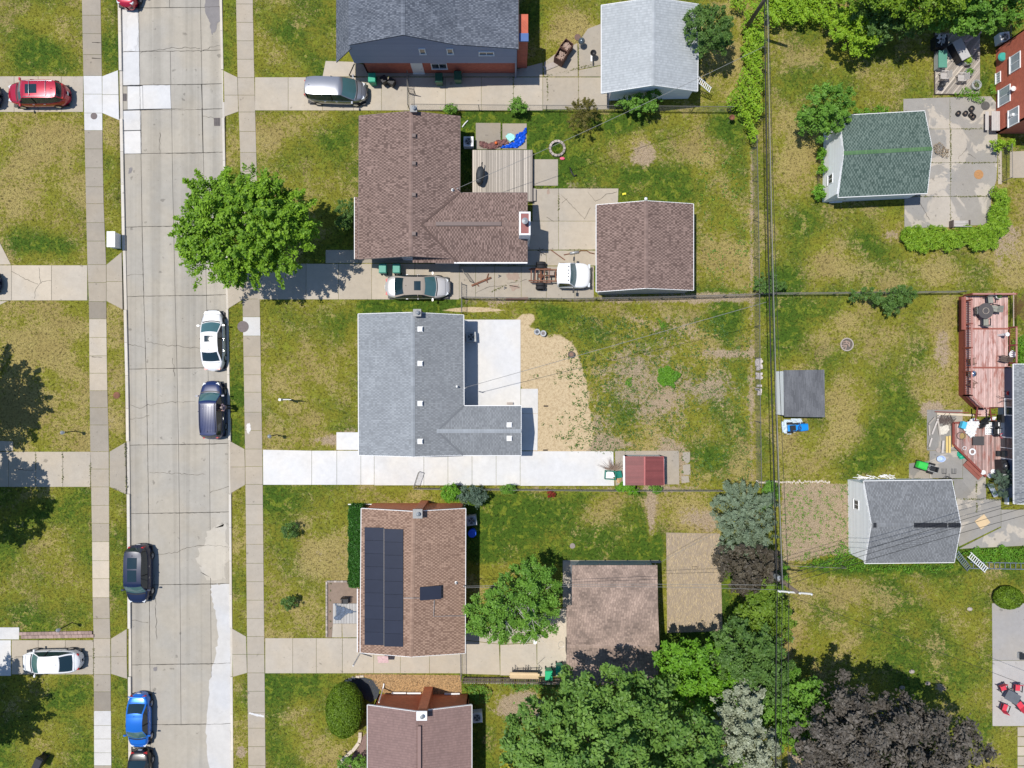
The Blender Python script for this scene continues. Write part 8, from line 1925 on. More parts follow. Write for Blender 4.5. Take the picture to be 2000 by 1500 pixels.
disc('tree_rings_mat', 'half round dark mat above the plank table', 'mat', 1924, 207, .36, pm('dark_rubber_mat', (.10, .095, .09), .9, .3, 8), .05)
bn = thing('garden_bench', 'grey slatted garden bench facing up at the foot of the stained patio', 'bench', P(1876, 437, .4)); c = P(1876, 437, .42)
for k in range(4): b = MB(); b.box((c.x, c.y+.2-k*.12, .42), (1.35, .09, .03)); b.build('seat_slat', M_pchair, bn)
for k in range(3): b = MB(); b.box((c.x, c.y-.3, .55+k*.12), (1.35, .03, .09)); b.build('back_slat', M_pchair, bn)
for s_ in (-1, 1): b = MB(); b.box((c.x+s_*.67, c.y, .3), (.06, .55, .6)); b.build('bench_end', M_wood_dk, bn)
disc('dirt_pile', 'patch of orange brown pine litter on the stained patio', 'litter', 1911, 341, .38, pm('orange_litter', (.42, .22, .09), .95, .4, 10, .3, 40, .4), .045, False)
# big upper red deck
rd = thing('red_deck', 'large raised red wooden deck with railings at the right edge', 'deck', P(1928, 690)); zr_ = .75
poly_d = [(1884, 578), (1969, 578), (1969, 715), (1976, 716), (1976, 795), (1908, 795), (1884, 772)]
def deckboards(root, poly, z, u0, u1, w_px, mat, tones, horizontal=False):
 """boards running up and down the picture, clipped to a convex outline"""
 k = u0
 while k < u1:
  ys = []
  for i in range(len(poly)):
   a, c = poly[i], poly[(i+1) % len(poly)]; um = k+w_px/2
   if (a[0] > um) != (c[0] > um): ys.append(a[1]+(c[1]-a[1])*(um-a[0])/(c[0]-a[0]))
  if len(ys) >= 2:
   q = [P(k, min(ys), z), P(k+w_px-.4, min(ys), z), P(k+w_px-.4, max(ys), z), P(k, max(ys), z)]
   b = MB(); b.prism([(p.x, p.y) for p in q], z-.04, z+random.uniform(-.003, .003), tone=random.choice(tones)); b.build('board', mat, root)
  k += w_px
deckboards(rd, poly_d, zr_, 1884, 1977, 3.4, M_dkworn, (.8, .9, 1, 1.1, 1.2))
mask_poly([tuple(P(*q)) for q in poly_d])
for v in (642, 718): b = MB(); b.beam(P(1886, v, zr_+.008), P(1970, v, zr_+.008), .14, .012); b.build('border_board', M_dkred, rd)
b = MB(); b.beam(P(1972, 718, zr_+.008), P(1972, 795, zr_+.008), .3, .012); b.build('border_board', M_dkred, rd)
w_ = [P(*q, zr_) for q in poly_d]
for i in range(len(w_)): a_, c_ = w_[i], w_[(i+1) % len(w_)]; b = MB(); b.beam((a_.x, a_.y, zr_/2-.03), (c_.x, c_.y, zr_/2-.03), .04, zr_-.06); b.build('skirt', M_rail, rd)
def railing(root, pts, z, h=.95, step=.14, mat=None):
 w_ = [P(*q, z) for q in pts]; mt = mat or M_rail
 for a, c in zip(w_[:-1], w_[1:]):
  L = (c-a).length; dr = (c-a)/L; b = MB(); b.beam(a+Vector((0, 0, h)), c+Vector((0, 0, h)), .13, .04, tone=1.5); b.build('hand_rail', pm('pale_red_rail', (.40, .19, .155), .7, .2), root)
  b = MB(); b.beam(a+Vector((0, 0, .12)), c+Vector((0, 0, .12)), .05, .08); b.build('bottom_rail', mt, root)
  n = max(2, int(L/step))
  for k in range(n): p = a+dr*(L*(k+.5)/n); b = MB(); b.box(p+Vector((0, 0, h/2+.05)), (.035, .035, h-.14)); b.build('baluster', mt, root)
  for k in range(max(1, round(L/1.9))+1): p = a+dr*(L*k/max(1, round(L/1.9))); b = MB(); b.box(p+Vector((0, 0, h/2)), (.1, .1, h+.1)); b.build('rail_post', mt, root)
railing(rd, [(1883, 588), (1883, 772), (1908, 797), (1914, 797)], zr_); railing(rd, [(1883, 577), (1968, 577)], zr_, 1.0); railing(rd, [(1970, 640), (1970, 710)], zr_, .9)
# bench built along the railing, lattice screen
b = MB()
for k in range(4): b = MB(); b.box((*P(1878.5+k*2.2, 612, zr_+.4).xy, zr_+.42), (.085, 2.6, .03), tone=.9+.1*k); b.build('bench_slat', M_dkred, rd)
lt = thing('lattice_screen', 'leaning brown lattice screen at the top right of the red deck', 'screen', P(1975, 600, 1.2))
for k in range(26):
 for sg in (1, -1):
  t0 = k*.14-1.2;
  z0, z1 = zr_+.1, zr_+1.5; ya, yb = P(0, 572, 0).y-t0, P(0, 572, 0).y-(t0+sg*1.4); xx_ = P(1966, 0, 0).x
  lo, hi = P(0, 640, 0).y, P(0, 573, 0).y
  if not (lo < ya < hi and lo < yb < hi): continue
  b = MB(); b.beam((xx_, ya, z0), (xx_+.0, yb, z1), .035, .012, up=Vector((1, 0, 0))); b.build('lattice_strip', pm('lattice_wood', (.24, .12, .06), .8, .2), lt)
b = MB(); xx_ = P(1966, 0, 0).x; b.beam((xx_, hi, zr_+1.52), (xx_, lo, zr_+1.52), .06, .06); b.beam((xx_, hi, zr_+.06), (xx_, lo, zr_+.06), .06, .06); b.build('frame', pm('pale_post', (.55, .45, .36), .8), lt)
c = P(1925, 607, zr_+.7); tb = thing('patio_table', 'round dark glass table ringed by four chairs on the red deck', 'table', (c.x, c.y, zr_), group=None)
b = MB(); b.lathe((c.x, c.y, zr_+.70), [(.62, 0), (.62, .025)], 28); b.build('tabletop', pm('smoked_glass', (.10, .09, .085), .2, .2, 3), tb)
b = MB(); b.tube([(c.x+.24*math.cos(t), c.y+.24*math.sin(t), zr_+.74) for t in np.linspace(0, 6.283, 21)], .018, 5); b.build('centre_ring', pm('tan_metal', (.45, .38, .30), .5), tb)
for k in range(4): a = k*1.57+.78; b = MB(); b.tube([(c.x+.5*math.cos(a), c.y+.5*math.sin(a), zr_+.7), (c.x+.5*math.cos(a), c.y+.5*math.sin(a), zr_)], .02, 5); b.build('leg', M_black, tb)
M_gry = pm('grey_green_fabric', (.28, .28, .24), .8, .1, 4)
for lab, u, v, rz in (('grey patio chair above the round glass table', 1933, 586, 5), ('grey patio chair below the round glass table', 1924, 629, 180), ('grey patio chair left of the round glass table', 1910, 607, 95), ('grey patio chair right of the round glass table', 1942, 603, 260)):
 chair(lab, u, v, rz, M_gry, base=zr_, group='grey chairs at the round glass table', slats=2, frame=M_black)
planter('white pot with a green plant at the top of the red deck', 1951, 578, .24, .45, M_white, LF_dark, 160, base=zr_)
chair('folding wooden chair by the railing, upper one', 1897, 706, 100, pm('brown_slat_wood', (.22, .13, .10), .8), base=zr_, group='small wooden chairs on the red deck', w_=.42, slats=3)
chair('folding wooden chair by the railing, lower one', 1898, 750, 60, pm('brown_slat_wood', (0, 0, 0)), base=zr_, group='small wooden chairs on the red deck', w_=.42, slats=3)
chair('brown wooden chair at the right edge of the red deck', 1960, 701, 260, pm('dark_brown_wood', (.11, .08, .065), .8), base=zr_, w_=.42, slats=3, group='small wooden chairs on the red deck')
p = P(1900, 730, zr_+.6); gl2 = thing('propane_grill', 'small shiny silver tabletop grill by the railing of the red deck', 'grill', (p.x, p.y, zr_)); b = MB(); b.box((p.x, p.y, zr_+.55), (.5, .42, .2)); b.build('firebox', M_grey_pl, gl2); b = MB(); b.lathe((p.x, p.y, zr_+.65), [(.26, 0), (.22, .1), (.05, .16)], 14); b.build('lid', M_chrome, gl2, smooth=True)
for s_ in (-1, 1): b = MB(); b.box((p.x+s_*.2, p.y, zr_+.24), (.04, .34, .44)); b.build('leg', M_black, gl2)
p = P(1967, 653, zr_+1.0); vp = thing('standing_ashtray', 'white upright pipe with an open round top on the red deck', 'pipe', (p.x, p.y, zr_)); b = MB(); b.lathe((p.x, p.y, zr_), [(.09, 0), (.09, .95), (.16, 1.0), (.16, 1.06), (.1, 1.06), (.09, 1.0)], 14); b.build('pipe', M_white, vp)
p = P(1979, 692, 1.2); sk = thing('wash_basin', 'white oval basin hanging outside the red deck rail', 'basin', (p.x, p.y, .6)); b = MB(); b.lathe((p.x, p.y, 1.0), [(.2, 0), (.26, .12), (.22, .12), (.12, .05)], 16, sy=1.2); b.build('bowl', M_white, sk); b = MB(); b.tube([(p.x, p.y, 0), (p.x, p.y, 1.0)], .05, 8); b.build('pedestal', M_white, sk)
b = MB(); p = P(1971, 768, zr_+.5); root = thing('stool', 'small stool with a red seat at the lower end of the red deck', 'stool', (p.x, p.y, zr_)); b.lathe((p.x, p.y, zr_+.45), [(.18, 0), (.18, .06), (.1, .09)], 14); b.build('seat', pm('bright_red_plastic', (.6, .03, .03), .4), root)
for k in range(3): a = 2.1*k; b = MB(); b.tube([(p.x+.1*math.cos(a), p.y+.1*math.sin(a), zr_+.45), (p.x+.2*math.cos(a), p.y+.2*math.sin(a), zr_)], .016, 5); b.build('leg', M_black, root)
hb = thing('coat_rack', 'thin black metal stand with curved arms at the lower right of the deck', 'stand', P(1960, 778, zr_))
for a, d, e in (((1949, 773), (1958, 777), (1972, 776)), ((1952, 787), (1960, 782), (1972, 785))): b = MB(); b.tube([P(*a, zr_+.4), P(*d, zr_+.55), P(*e, zr_+.5)], .02, 5); b.build('arm', M_black, hb)
# stairs between the decks
ss_ = thing('deck_stairs', 'red wooden stairs between the upper and the lower red decks', 'stairs', P(1921, 803))
for k in range(4): b = MB(); p = P(1921, 797+k*4.5, .6-.12*k); b.box((p.x, p.y, .62-.15*k), (.85, .22, .04)); b.build('tread', M_dkworn, ss_)
for s_, u in ((-1, 1909), (1, 1933)):
 b = MB(); b.beam(P(u, 796, 1.5), P(u+4*s_, 822, 1.0), .1, .05); b.build('hand_rail', M_rail, ss_)
 for v in (797, 809, 821): b = MB(); p = P(u+(v-797)*.16*s_, v, .6); b.box((p.x, p.y, .6), (.07, .07, 1.1)); b.build('rail_post', M_rail, ss_)
# lower red deck
rl = thing('red_deck', 'lower red wooden deck littered with toys and bags at the right edge', 'deck', P(1920, 870)); zl = .28
poly_l = [(1862, 826), (1965, 826), (1966, 934), (1926, 930), (1862, 868)]
deckboards(rl, poly_l, zl, 1862, 1967, 3.6, M_dkworn, (.45, .55, .65, .8, .9)); mask_poly([tuple(P(*q)) for q in poly_l])
for a, d in (((1862, 826), (1862, 868)), ((1862, 868), (1926, 931)), ((1862, 826), (1910, 824))): b = MB(); b.beam(P(*a, zl+.03), P(*d, zl+.03), .16, .1); b.build('edge_beam', M_rail, rl)
for k in range(2): a, d = P(1888-k*5, 901+k*5, .2-k*.08), P(1918-k*5, 930+k*5, .2-k*.08); b = MB(); b.beam((a.x, a.y, .2-k*.09), (d.x, d.y, .2-k*.09), .28, .04); b.build('step', M_dkred, rl)
cloth('plastic_sheet', 'crumpled white plastic sheeting on the lower red deck', 'plastic sheet', [(1873, 832), (1890, 815), (1902, 815), (1907, 828), (1900, 843), (1896, 852), (1885, 853), (1876, 842)], M_white, zl+.08, .25, 4, 'sheet', .07)
cloth('plastic_bag', 'small crumpled white bag below the white sheeting', 'bag', [(1884, 848), (1894, 845), (1896, 852), (1888, 856)], M_white, zl+.08, .2, 6, 'bag', .06)
p = P(1879, 830, zl+.3); root = thing('cooler', 'sky blue cooler on the white plastic sheeting', 'cooler', (p.x, p.y, zl+.1), R(-18)); b = MB(); b.box((0, 0, .3), (.35, .55, .3)); b.build('body', pm('sky_blue_plastic', (.08, .45, .62), .4), root, world=False); b = MB(); b.box((0, 0, .47), (.37, .57, .05)); b.build('lid', pm('sky_blue_plastic', (0, 0, 0)), root, world=False)
cloth('tarp', 'crumpled black plastic beside the white sheeting', 'tarp', [(1903, 835), (1908, 820), (1918, 814), (1932, 812), (1930, 820), (1915, 836), (1906, 838)], M_black, zl+.1, .25, 8, 'sheet', .07)
cloth('plastic_bag', 'white torn bag at the foot of the red stairs', 'bag', [(1918, 820), (1930, 812), (1937, 813), (1934, 821), (1924, 822)], M_white, zl+.3, .15, 9, 'bag', .06)
rod('wicker_tray', 'round wicker hoop lying on the lower red deck', 'tray', [(1876+8*math.cos(t), 851+7*math.sin(t), zl+.02) for t in np.linspace(0, 6.283, 21)], .03, M_wood_dk, 'rim'); disc('wicker_mat', 'round straw coloured mat inside the wicker hoop', 'mat', 1876, 851, .26, pm('straw_weave', (.34, .24, .10), .9, .3, 14), zl+.05, False)
rod('hula_hoop', 'thin white ring on the lower red deck near its slanted edge', 'ring', [(1883+3.4*math.cos(t), 875+3.4*math.sin(t), zl) for t in np.linspace(0, 6.283, 17)], .02, M_white, 'ring')
rod('swim_ring', 'thick pale ring with a dark centre on the lower red deck', 'ring', [(1897.5+5.3*math.cos(t), 882+5.3*math.sin(t), zl) for t in np.linspace(0, 6.283, 21)], .07, M_white, 'ring')
bp = thing('tabletop_slab', 'dark square board on short legs in the middle of the lower red deck', 'table', P(1911, 861, .5)); p = P(1911, 861, zl+.2); b = MB(); b.box((p.x, p.y, zl+.2), (.9, .72, .04)); b.build('tabletop', pm('dark_tabletop', (.07, .065, .065), .6, .3, 4), bp)
for a in (-1, 1):
 for c_ in (-1, 1): b = MB(); b.box((p.x+a*.4, p.y+c_*.3, zl+.1), (.04, .04, .2)); b.build('leg', M_black, bp)
mt_ = thing('play_mat', 'white dotted play mat in the upper right of the lower deck', 'mat', P(1943, 837, zl)); b = MB(); p = P(1943, 837, zl); b.box((p.x, p.y, zl+.012), (1.6, 1.0, .02)); b.build('mat', M_white, mt_)
for i in range(9):
 for j in range(5): b = MB(); b.lathe((p.x-.7+i*.175, p.y-.4+j*.2, zl+.022), [(.03, 0), (.029, .003)], 6); b.build('dot', M_black, mt_)
for k, (u, v, lab) in enumerate(((1945, 827, 'upper'), (1944, 842, 'lower'))):
 chair(lab+' black camp chair on the dotted play mat', u, v, 180, M_black, .4, base=zl+.02, group='black camp chairs on the dotted mat', slats=1, w_=.4)
b = MB(); p = P(1958, 851, zl+.2); root = thing('bucket', 'red and white round bucket at the right of the lower deck', 'bucket', (p.x, p.y, zl)); b.lathe((p.x, p.y, zl), [(.17, 0), (.22, .25), (.19, .25), (.16, .05)], 14); b.build('pail', pm('red_pink_plastic', (.62, .03, .08), .4), root); b = MB(); b.lathe((p.x, p.y, zl+.1), [(.14, 0), (.1, .02)], 12); b.build('contents', M_white, root)
hm = storage('dark flat storage trunk under the eave at the end of the lower deck', 1961, 817, 0, .7, .6, .5, M_black, M_black, base=zl)
gr = thing('gas_grill', 'black gas grill with a side table against the house by the lower deck', 'grill', (*P(1960, 912, .9).xy, zl), R(3)); b = MB(); b.box((0, 0, .45), (.6, 1.1, .8)); b.build('cabinet', M_black, gr, world=False); b = MB(); b.lathe((0, .1, .85), [(.3, 0), (.3, .12), (.2, .24), (.03, .3)], 14, sy=1.2); b.build('lid', pm('grill_enamel', (.03, .03, .032), .3, .1, coat=.5), gr, smooth=True, world=False); b = MB(); b.box((0, -.65, .82), (.45, .35, .03)); b.build('side_table', M_grey_pl, gr, world=False)
def dumbtire(label, u, v, r_, z=.1, name='tire'):
 p = P(u, v, z); root = thing(name, label, 'tyre', (p.x, p.y, z)); b = MB(); n = 18; b.tube([(p.x+r_*math.cos(t), p.y+r_*math.sin(t), z+.08) for t in np.linspace(0, 6.283, 21)], .07, 8); b.build('tread', M_rubber, root, smooth=True)
sc = thing('mobility_scooter', 'black wheeled machine parked across the deck edge by the house', 'scooter', (*P(1961, 886, .5).xy, zl), R(0)); b = MB(); b.box((0, 0, .35), (.75, .38, .3)); b.build('body', M_black, sc, world=False)
for dx in (-.42, .42):
 b = MB(); n = 14; V = [(dx+.17*math.cos(2*math.pi*k/n), o, .17+.17*math.sin(2*math.pi*k/n)) for o in (-.22, .22) for k in range(n)]; b.add(V, [(k, (k+1) % n, n+(k+1) % n, n+k) for k in range(n)]+[tuple(range(n))[::-1], tuple(range(n, 2*n))]); b.build('wheel', M_rubber, sc, world=False)
for lab, u, v in (('white plastic tub, upper left of three by the slanted steps', 1921, 923), ('white plastic tub, upper right of three by the slanted steps', 1940, 921), ('white plastic tub, lowest of three by the slanted steps', 1934, 929)):
 p = P(u, v, .35); root = thing('plastic_tub', lab, 'tub', (p.x, p.y, .03), group='white tubs by the slanted steps'); b = MB(); b.lathe((p.x, p.y, .03), [(.14, 0), (.2, .28), (.2, .32), (.05, .36)], 14); b.build('tub', M_white, root)
rod('spare_tyre', 'large black bicycle wheel lying by the white foundation', 'wheel', [(1969+6*math.cos(t), 935+7*math.sin(t), .25) for t in np.linspace(0, 6.283, 25)], .03, M_rubber, 'tyre')
wb = thing('patio_lounger', 'grey folded lounger lying beside the spiky bush', 'lounger', (*P(1939, 958, .3).xy, .03), R(-63)); b = MB(); b.box((0, 0, .3), (1.1, .36, .05), rx=.25); b.build('top', pm('blue_grey_mesh', (.28, .32, .38), .6), wb, world=False)
for x in (-.5, .5): b = MB(); b.box((x, 0, .14), (.04, .34, .28)); b.build('leg', M_black, wb, world=False)
pl_ = thing('pallet', 'pale tan square of plywood lying on the right hand driveway', 'plywood', P(1916, 1018)); b = MB(); p = P(1918, 1019); b.box((p.x, p.y, .06), (.95, .85, .02), .65); b.build('sheet', M_wood_tan, pl_)
# lumber, junk on the ground left of the lower deck
r_ = random.Random(11)
board('wood_plank', 'long cream beam lying below the slanted deck railing', 'plank', 1828, 808, 1900, 811, .16, .12, .1, pm('cream_board', (.62, .52, .38), .8), parts='plank')
board('wood_plank', 'rusty red beam edging above the long cream beam', 'plank', 1824, 804, 1890, 806, .07, .14, .08, M_rail)
for k, (lab, q) in enumerate((('yellow pine board standing out beside the lower deck, left', (1848, 852, 1848, 884)), ('yellow pine board beside the lower deck, right', (1853, 851, 1853, 884)), ('pale board leaning from the long beam, first from the left', (1829, 812, 1834, 850)), ('pale board leaning from the long beam, second from the left', (1833, 810, 1818, 848)), ('grey board at the edge of the grass left of the lumber', (1812, 830, 1813, 850)), ('short white board in the grass below the lumber', (1817, 855, 1812, 872)), ('narrow grey board at the left of the junk heap', (1811, 828, 1823, 815)), ('white plank pointing down the concrete strip', (1839, 860, 1837, 884)), ('brown decking offcut right of the yellow boards', (1858, 846, 1858, 872)))):
 board('wood_plank', lab, 'plank', *q, .16 if 'yellow' in lab or 'white plank' in lab else .12, .1+.02*k, .05, pm('yellow_pine', (.68, .50, .18), .7) if 'yellow' in lab else (pm('pale_board', (.52, .47, .42), .8) if k % 2 else M_wood_grey))
cloth('plywood_scrap', 'cream plywood sheet on the ground left of the lower deck', 'plywood', [(1832, 833), (1850, 828), (1853, 840), (1846, 848), (1834, 850)], pm('cream_sheet', (.62, .57, .47), .8), .12, .03, 2, 'sheet', .06)
jh = thing('junk_heap', 'tangled scrap and dark branches under the long cream beam', 'junk', P(1846, 818), kind='stuff'); b = MB()
for k in range(60): p = P(1838+r_.uniform(-4, 24), 820+r_.uniform(-7, 7), .1); a = r_.random()*3.14; l_ = r_.uniform(.1, .4); b.beam((p.x-l_*math.cos(a), p.y-l_*math.sin(a), .08), (p.x+l_*math.cos(a), p.y+l_*math.sin(a), .2), .03, .03)
b.build('scraps', M_wood_dk, jh)['kind'] = 'stuff'
p = P(1837, 896, .2); root = thing('kiddie_bath', 'blue and white oval tub beside the green mower', 'tub', (p.x, p.y, .03)); b = MB(); b.lathe((p.x, p.y, .03), [(.25, 0), (.36, .28), (.3, .28), (.22, .06)], 18, sy=.75); b.build('tub', pm('white_blue_plastic', (.45, .55, .75), .4, .3, 5), root)
cloth('tarp', 'small torn green tarp beside the lower deck', 'tarp', [(1868, 881), (1882, 883), (1885, 895), (1872, 898), (1868, 892)], pm('green_tarp', (.02, .36, .22), .5), .05, .15, 4, 'sheet', .06)
disc('stepping_stone', 'round stone on the concrete strip left of the lower deck', 'stone', 1832, 879, .2, M_block, .08, False)
for k, (u, lab) in enumerate(((1845, 'left'), (1864, 'right'))):
 root = thing('upturned_chair', lab+' upturned black chair frame below the green tarp', 'chair frame', P(u, 920));
 for a, d in (((-3, -5), (-3, 5)), ((3, -5), (3, 5)), ((-3, 5), (3, 5))): b = MB(); b.tube([P(u+a[0], 920+a[1], .4), P(u+d[0], 920+d[1], .4)], .018, 5); b.build('bar', M_black, root)
 for a in (-3, 3): b = MB(); b.tube([P(u+a, 925, .4), P(u+a, 925, .03)], .018, 5); b.build('leg', M_black, root)
bk = thing('bicycle', 'dark bicycle leaning by the corner of the grey garage', 'bicycle', P(1857, 932))
for u, v in ((1843, 935), (1860, 935)):
 c = P(u, v, .33); b = MB(); b.tube([(c.x+.3*math.cos(t), c.y+.04*math.sin(t), .33+.3*math.sin(t)) for t in np.linspace(0, 6.283, 21)], .02, 5); b.build('wheel', M_rubber, bk)
b = MB(); A, B, C_, D = P(1843, 935, .35), P(1851, 930, .75), P(1853, 937, .3), P(1860, 935, .35)
for a, d in ((A, B), (B, C_), (A, C_), (C_, D), (B, D)): b.tube([a, d], .018, 5)
b.build('frame', M_black, bk); b = MB(); b.tube([B+Vector((-.05, .25, .25)), B+Vector((0, 0, .2)), B+Vector((-.05, -.25, .25))], .015, 5); b.build('handlebar', M_black, bk)
# ride-on mowers
def mower(label, u, v, deg, paintm, seatm, L=1.75):
 p = P(u, v, .5); root = thing('riding_mower', label, 'riding mower', (p.x, p.y, .02), R(deg), group='ride on mowers')
 b = MB(); V = []
 for x, wd, z in ((.85, .2, .55), (.80, .27, .72), (.3, .3, .82), (.15, .3, .85)): V += [(x, -wd, .35), (x, -wd, z-.06), (x, -wd*.7, z), (x, wd*.7, z), (x, wd, z-.06), (x, wd, .35)]
 b.add(V, [(i*6+k, (i+1)*6+k, (i+1)*6+k+1, i*6+k+1) for i in range(3) for k in range(5)]+[(5, 4, 3, 2, 1, 0), (18, 19, 20, 21, 22, 23)]); b.build('hood', paintm, root, world=False)
 b = MB(); b.box((-.45, 0, .55), (.7, .5, .14)); b.box((0, 0, .4), (.9, .4, .1)); b.build('fender_deck', M_grey_pl if L < 1.7 else paintm, root, world=False)
 b = MB(); b.box((-.4, 0, .68), (.4, .42, .12)); b.build('seat', seatm, root, world=False); b = MB(); b.box((-.62, 0, .85), (.1, .42, .32)); b.build('backrest', seatm, root, world=False)
 b = MB(); b.tube([(.02+.16*math.cos(t)*.6, .17*math.sin(t), .98+.06*math.cos(t)) for t in np.linspace(0, 6.283, 17)], .018, 5); b.tube([(.05, 0, .95), (.18, 0, .8)], .025, 6); b.build('steering_wheel', M_black, root, world=False)
 b = MB(); b.box((.05, 0, .18), (.6, .72, .16)); b.build('mower_deck', M_black, root, world=False)
 for x, r_, y, wd in ((.62, .17, .30, .12), (-.5, .24, .36, .16)):
  for sg in (-1, 1):
   b = MB(); n = 16; V = [(x+r_*math.cos(2*math.pi*k/n), sg*y+o, r_+r_*math.sin(2*math.pi*k/n)) for o in (-wd/2, wd/2) for k in range(n)]; b.add(V, [(k, (k+1) % n, n+(k+1) % n, n+k) for k in range(n)]+[tuple(range(n))[::-1], tuple(range(n, 2*n))]); b.build('wheel', M_rubber, root, world=False)
 return root
M_blk = M_black
mower('bright green ride on mower parked above the grey garage', 1810, 912, 163, pm('mower_green', (.03, .50, .06), .35, .05, coat=.5), M_black, 1.6)
mower('bright blue ride on mower parked below the charcoal shed', 1557, 835, 4, pm('mower_blue', (.01, .26, .72), .35, .05, coat=.5), M_black)
cloth('tarp', 'blue and white striped sheet under the blue mower', 'tarp', [(1523, 824), (1532, 818), (1564, 816), (1570, 828), (1564, 838), (1542, 850), (1526, 845)], pm('striped_pale_sheet', (.55, .64, .70), .6, .25, 12, .3, 30, .1, stretch=(6, 2, 1)), .05, .12, 2, 'sheet', .08)
# scrap stones stored along the rear fence
sf = thing('block_pile', 'row of pale concrete blocks piled along the rear fence', 'blocks', P(1480, 730)); r_ = random.Random(2)
for k in range(34): v = r_.choice([r_.uniform(701, 722), r_.uniform(730, 740), r_.uniform(752, 774)]); p = P(1481+r_.uniform(-4, 4), v); b = MB(); b.box((p.x, p.y, .08+.1*r_.random()), (.3, .18, .16), r_.uniform(-.25, .25)); b.build('concrete_block', pm('pale_block', (.52, .46, .42), .9, .2, 5, .15, 30, .1, rnd=.15), sf)
ws = thing('stone_row', 'row of pale stones along the bare dirt strip in the fenced yard', 'stones', P(1560, 942))
for k in range(40): p = P(1478+k*3.6, 941+r_.uniform(-2, 2)); b = MB(); b.box((p.x, p.y, .05), (r_.uniform(.1, .2), r_.uniform(.08, .16), .1), r_.random()*3); b.build('stone', M_lime, ws)
# white lattice scraps on the garage top
b = MB(); lw = thing('lattice_scrap', 'broken white lattice lying along the top wall of the lower right garage', 'lattice', P(1700, 930)); r_ = random.Random(6)
for k in range(24): p = P(1680+r_.uniform(-8, 75), 931+r_.uniform(-3, 3)); a = r_.gauss(0, .4); b = MB(); b.beam((p.x-.3*math.cos(a), p.y-.3*math.sin(a), .08), (p.x+.3*math.cos(a), p.y+.3*math.sin(a), .1), .04, .02); b.build('strip', M_white, lw)
# red chairs round a glass table at the lower right
c = P(1978, 1362, .7); tb2 = thing('patio_table', 'dark glass table ringed by red chairs at the right edge', 'table', (c.x, c.y, .03)); b = MB(); b.box((c.x, c.y, .7), (1.15, .8, .025), -.5); b.build('tabletop', pm('smoked_glass_grey', (.13, .14, .15), .2, .2, 3), tb2)
for a in (-1, 1):
 for e in (-1, 1): b = MB(); b.tube([(c.x+a*.42, c.y+e*.3-a*.15, .7), (c.x+a*.42, c.y+e*.3-a*.15, .03)], .02, 5); b.build('leg', M_black, tb2)
M_redf = pm('red_fabric', (.62, .05, .08), .7, .08, 4)
for lab, u, v, rz in (('upper left red chair at the dark glass table', 1958, 1343, 20), ('upper right red chair at the dark glass table', 1986, 1343, -5), ('lower left red chair at the dark glass table', 1961, 1381, 160), ('lower right red chair at the dark glass table', 1992, 1378, 215)):
 chair(lab, u, v, rz, M_redf, .42, group='red chairs at the dark glass table', slats=1, frame=M_black)
bx_ = storage('small dark box on the grey patio at the right edge', 1996, 1282, 0, .3, .45, .4, M_grey_pl, M_black, base=.03)
# weeds rooted in the joints of the old concrete
def joint_weeds(label, segs, n=22):
 c = sum((P(a, b_) for s_ in segs for a, b_ in s_), Vector())/(2*len(segs)); root = thing('joint_weeds', label, 'weeds', (c.x, c.y, 0), kind='stuff'); pts = []
 for (a, d) in segs:
  A, B = P(*a), P(*d); m = int((B-A).length*n); t = rng.random(m); w_ = np.clip(.5+.5*np.sin(t*9+A.x)+rng.normal(size=m)*.2, 0, 1)
  ok = rng.random(m) < w_; t = t[ok]; pts.append(np.stack([A.x+(B.x-A.x)*t+rng.normal(size=len(t))*.035, A.y+(B.y-A.y)*t+rng.normal(size=len(t))*.035, .05+.04*rng.random(len(t))], 1))
 p = np.concatenate(pts); o = leaf_obj('foliage', root, LF_jw, p, rng.normal(size=p.shape)*.5+np.array([0, 0, 1]), .045*(.5+rng.random(len(p))), rng.random(len(p))); o['kind'] = 'stuff'
LF_jw = leaf_mat('joint_weed_leaves', (.07, .10, .02), (.26, .24, .09))
joint_weeds('thin weeds in the joints of the patio by the pale grey garage', [((1129, 84), (1130, 214)), ((1060, 151), (1175, 122)), ((1003, 150), (1003, 214)), ((1068, 112), (1070, 216))], 40)
joint_weeds('thin weeds in the joints of the cracked patio by the brown garage', [((1040, 366), (1205, 367)), ((1091, 368), (1091, 432)), ((979, 241), (979, 292)), ((1100, 489), (1160, 488)), ((966, 583), (1160, 583)), ((950, 574), (1010, 548)), ((897, 517), (1020, 519))], 40)
joint_weeds('thin weeds in the joints of the stained patio beside the green garage', [((1780, 318), (1948, 318)), ((1856, 252), (1948, 252)), ((1856, 195), (1856, 440)), ((1770, 384), (1936, 384)), ((1951, 290), (1951, 350))], 45)
joint_weeds('thin weeds along the joints of the far driveways and sidewalk', [((214, 951), (246, 963)), ((245, 866), (247, 960)), ((177, 883), (177, 950)), ((183, 1247), (184, 1316)), ((70, 883), (71, 950)), ((123, 883), (123, 950))], 30)
joint_weeds('thin weeds along the concrete edges by the lower red deck', [((1880, 888), (1925, 912)), ((1865, 974), (1955, 976)), ((1775, 935), (1860, 937)), ((1812, 870), (1813, 905)), ((1906, 940), (1907, 1000))], 60)
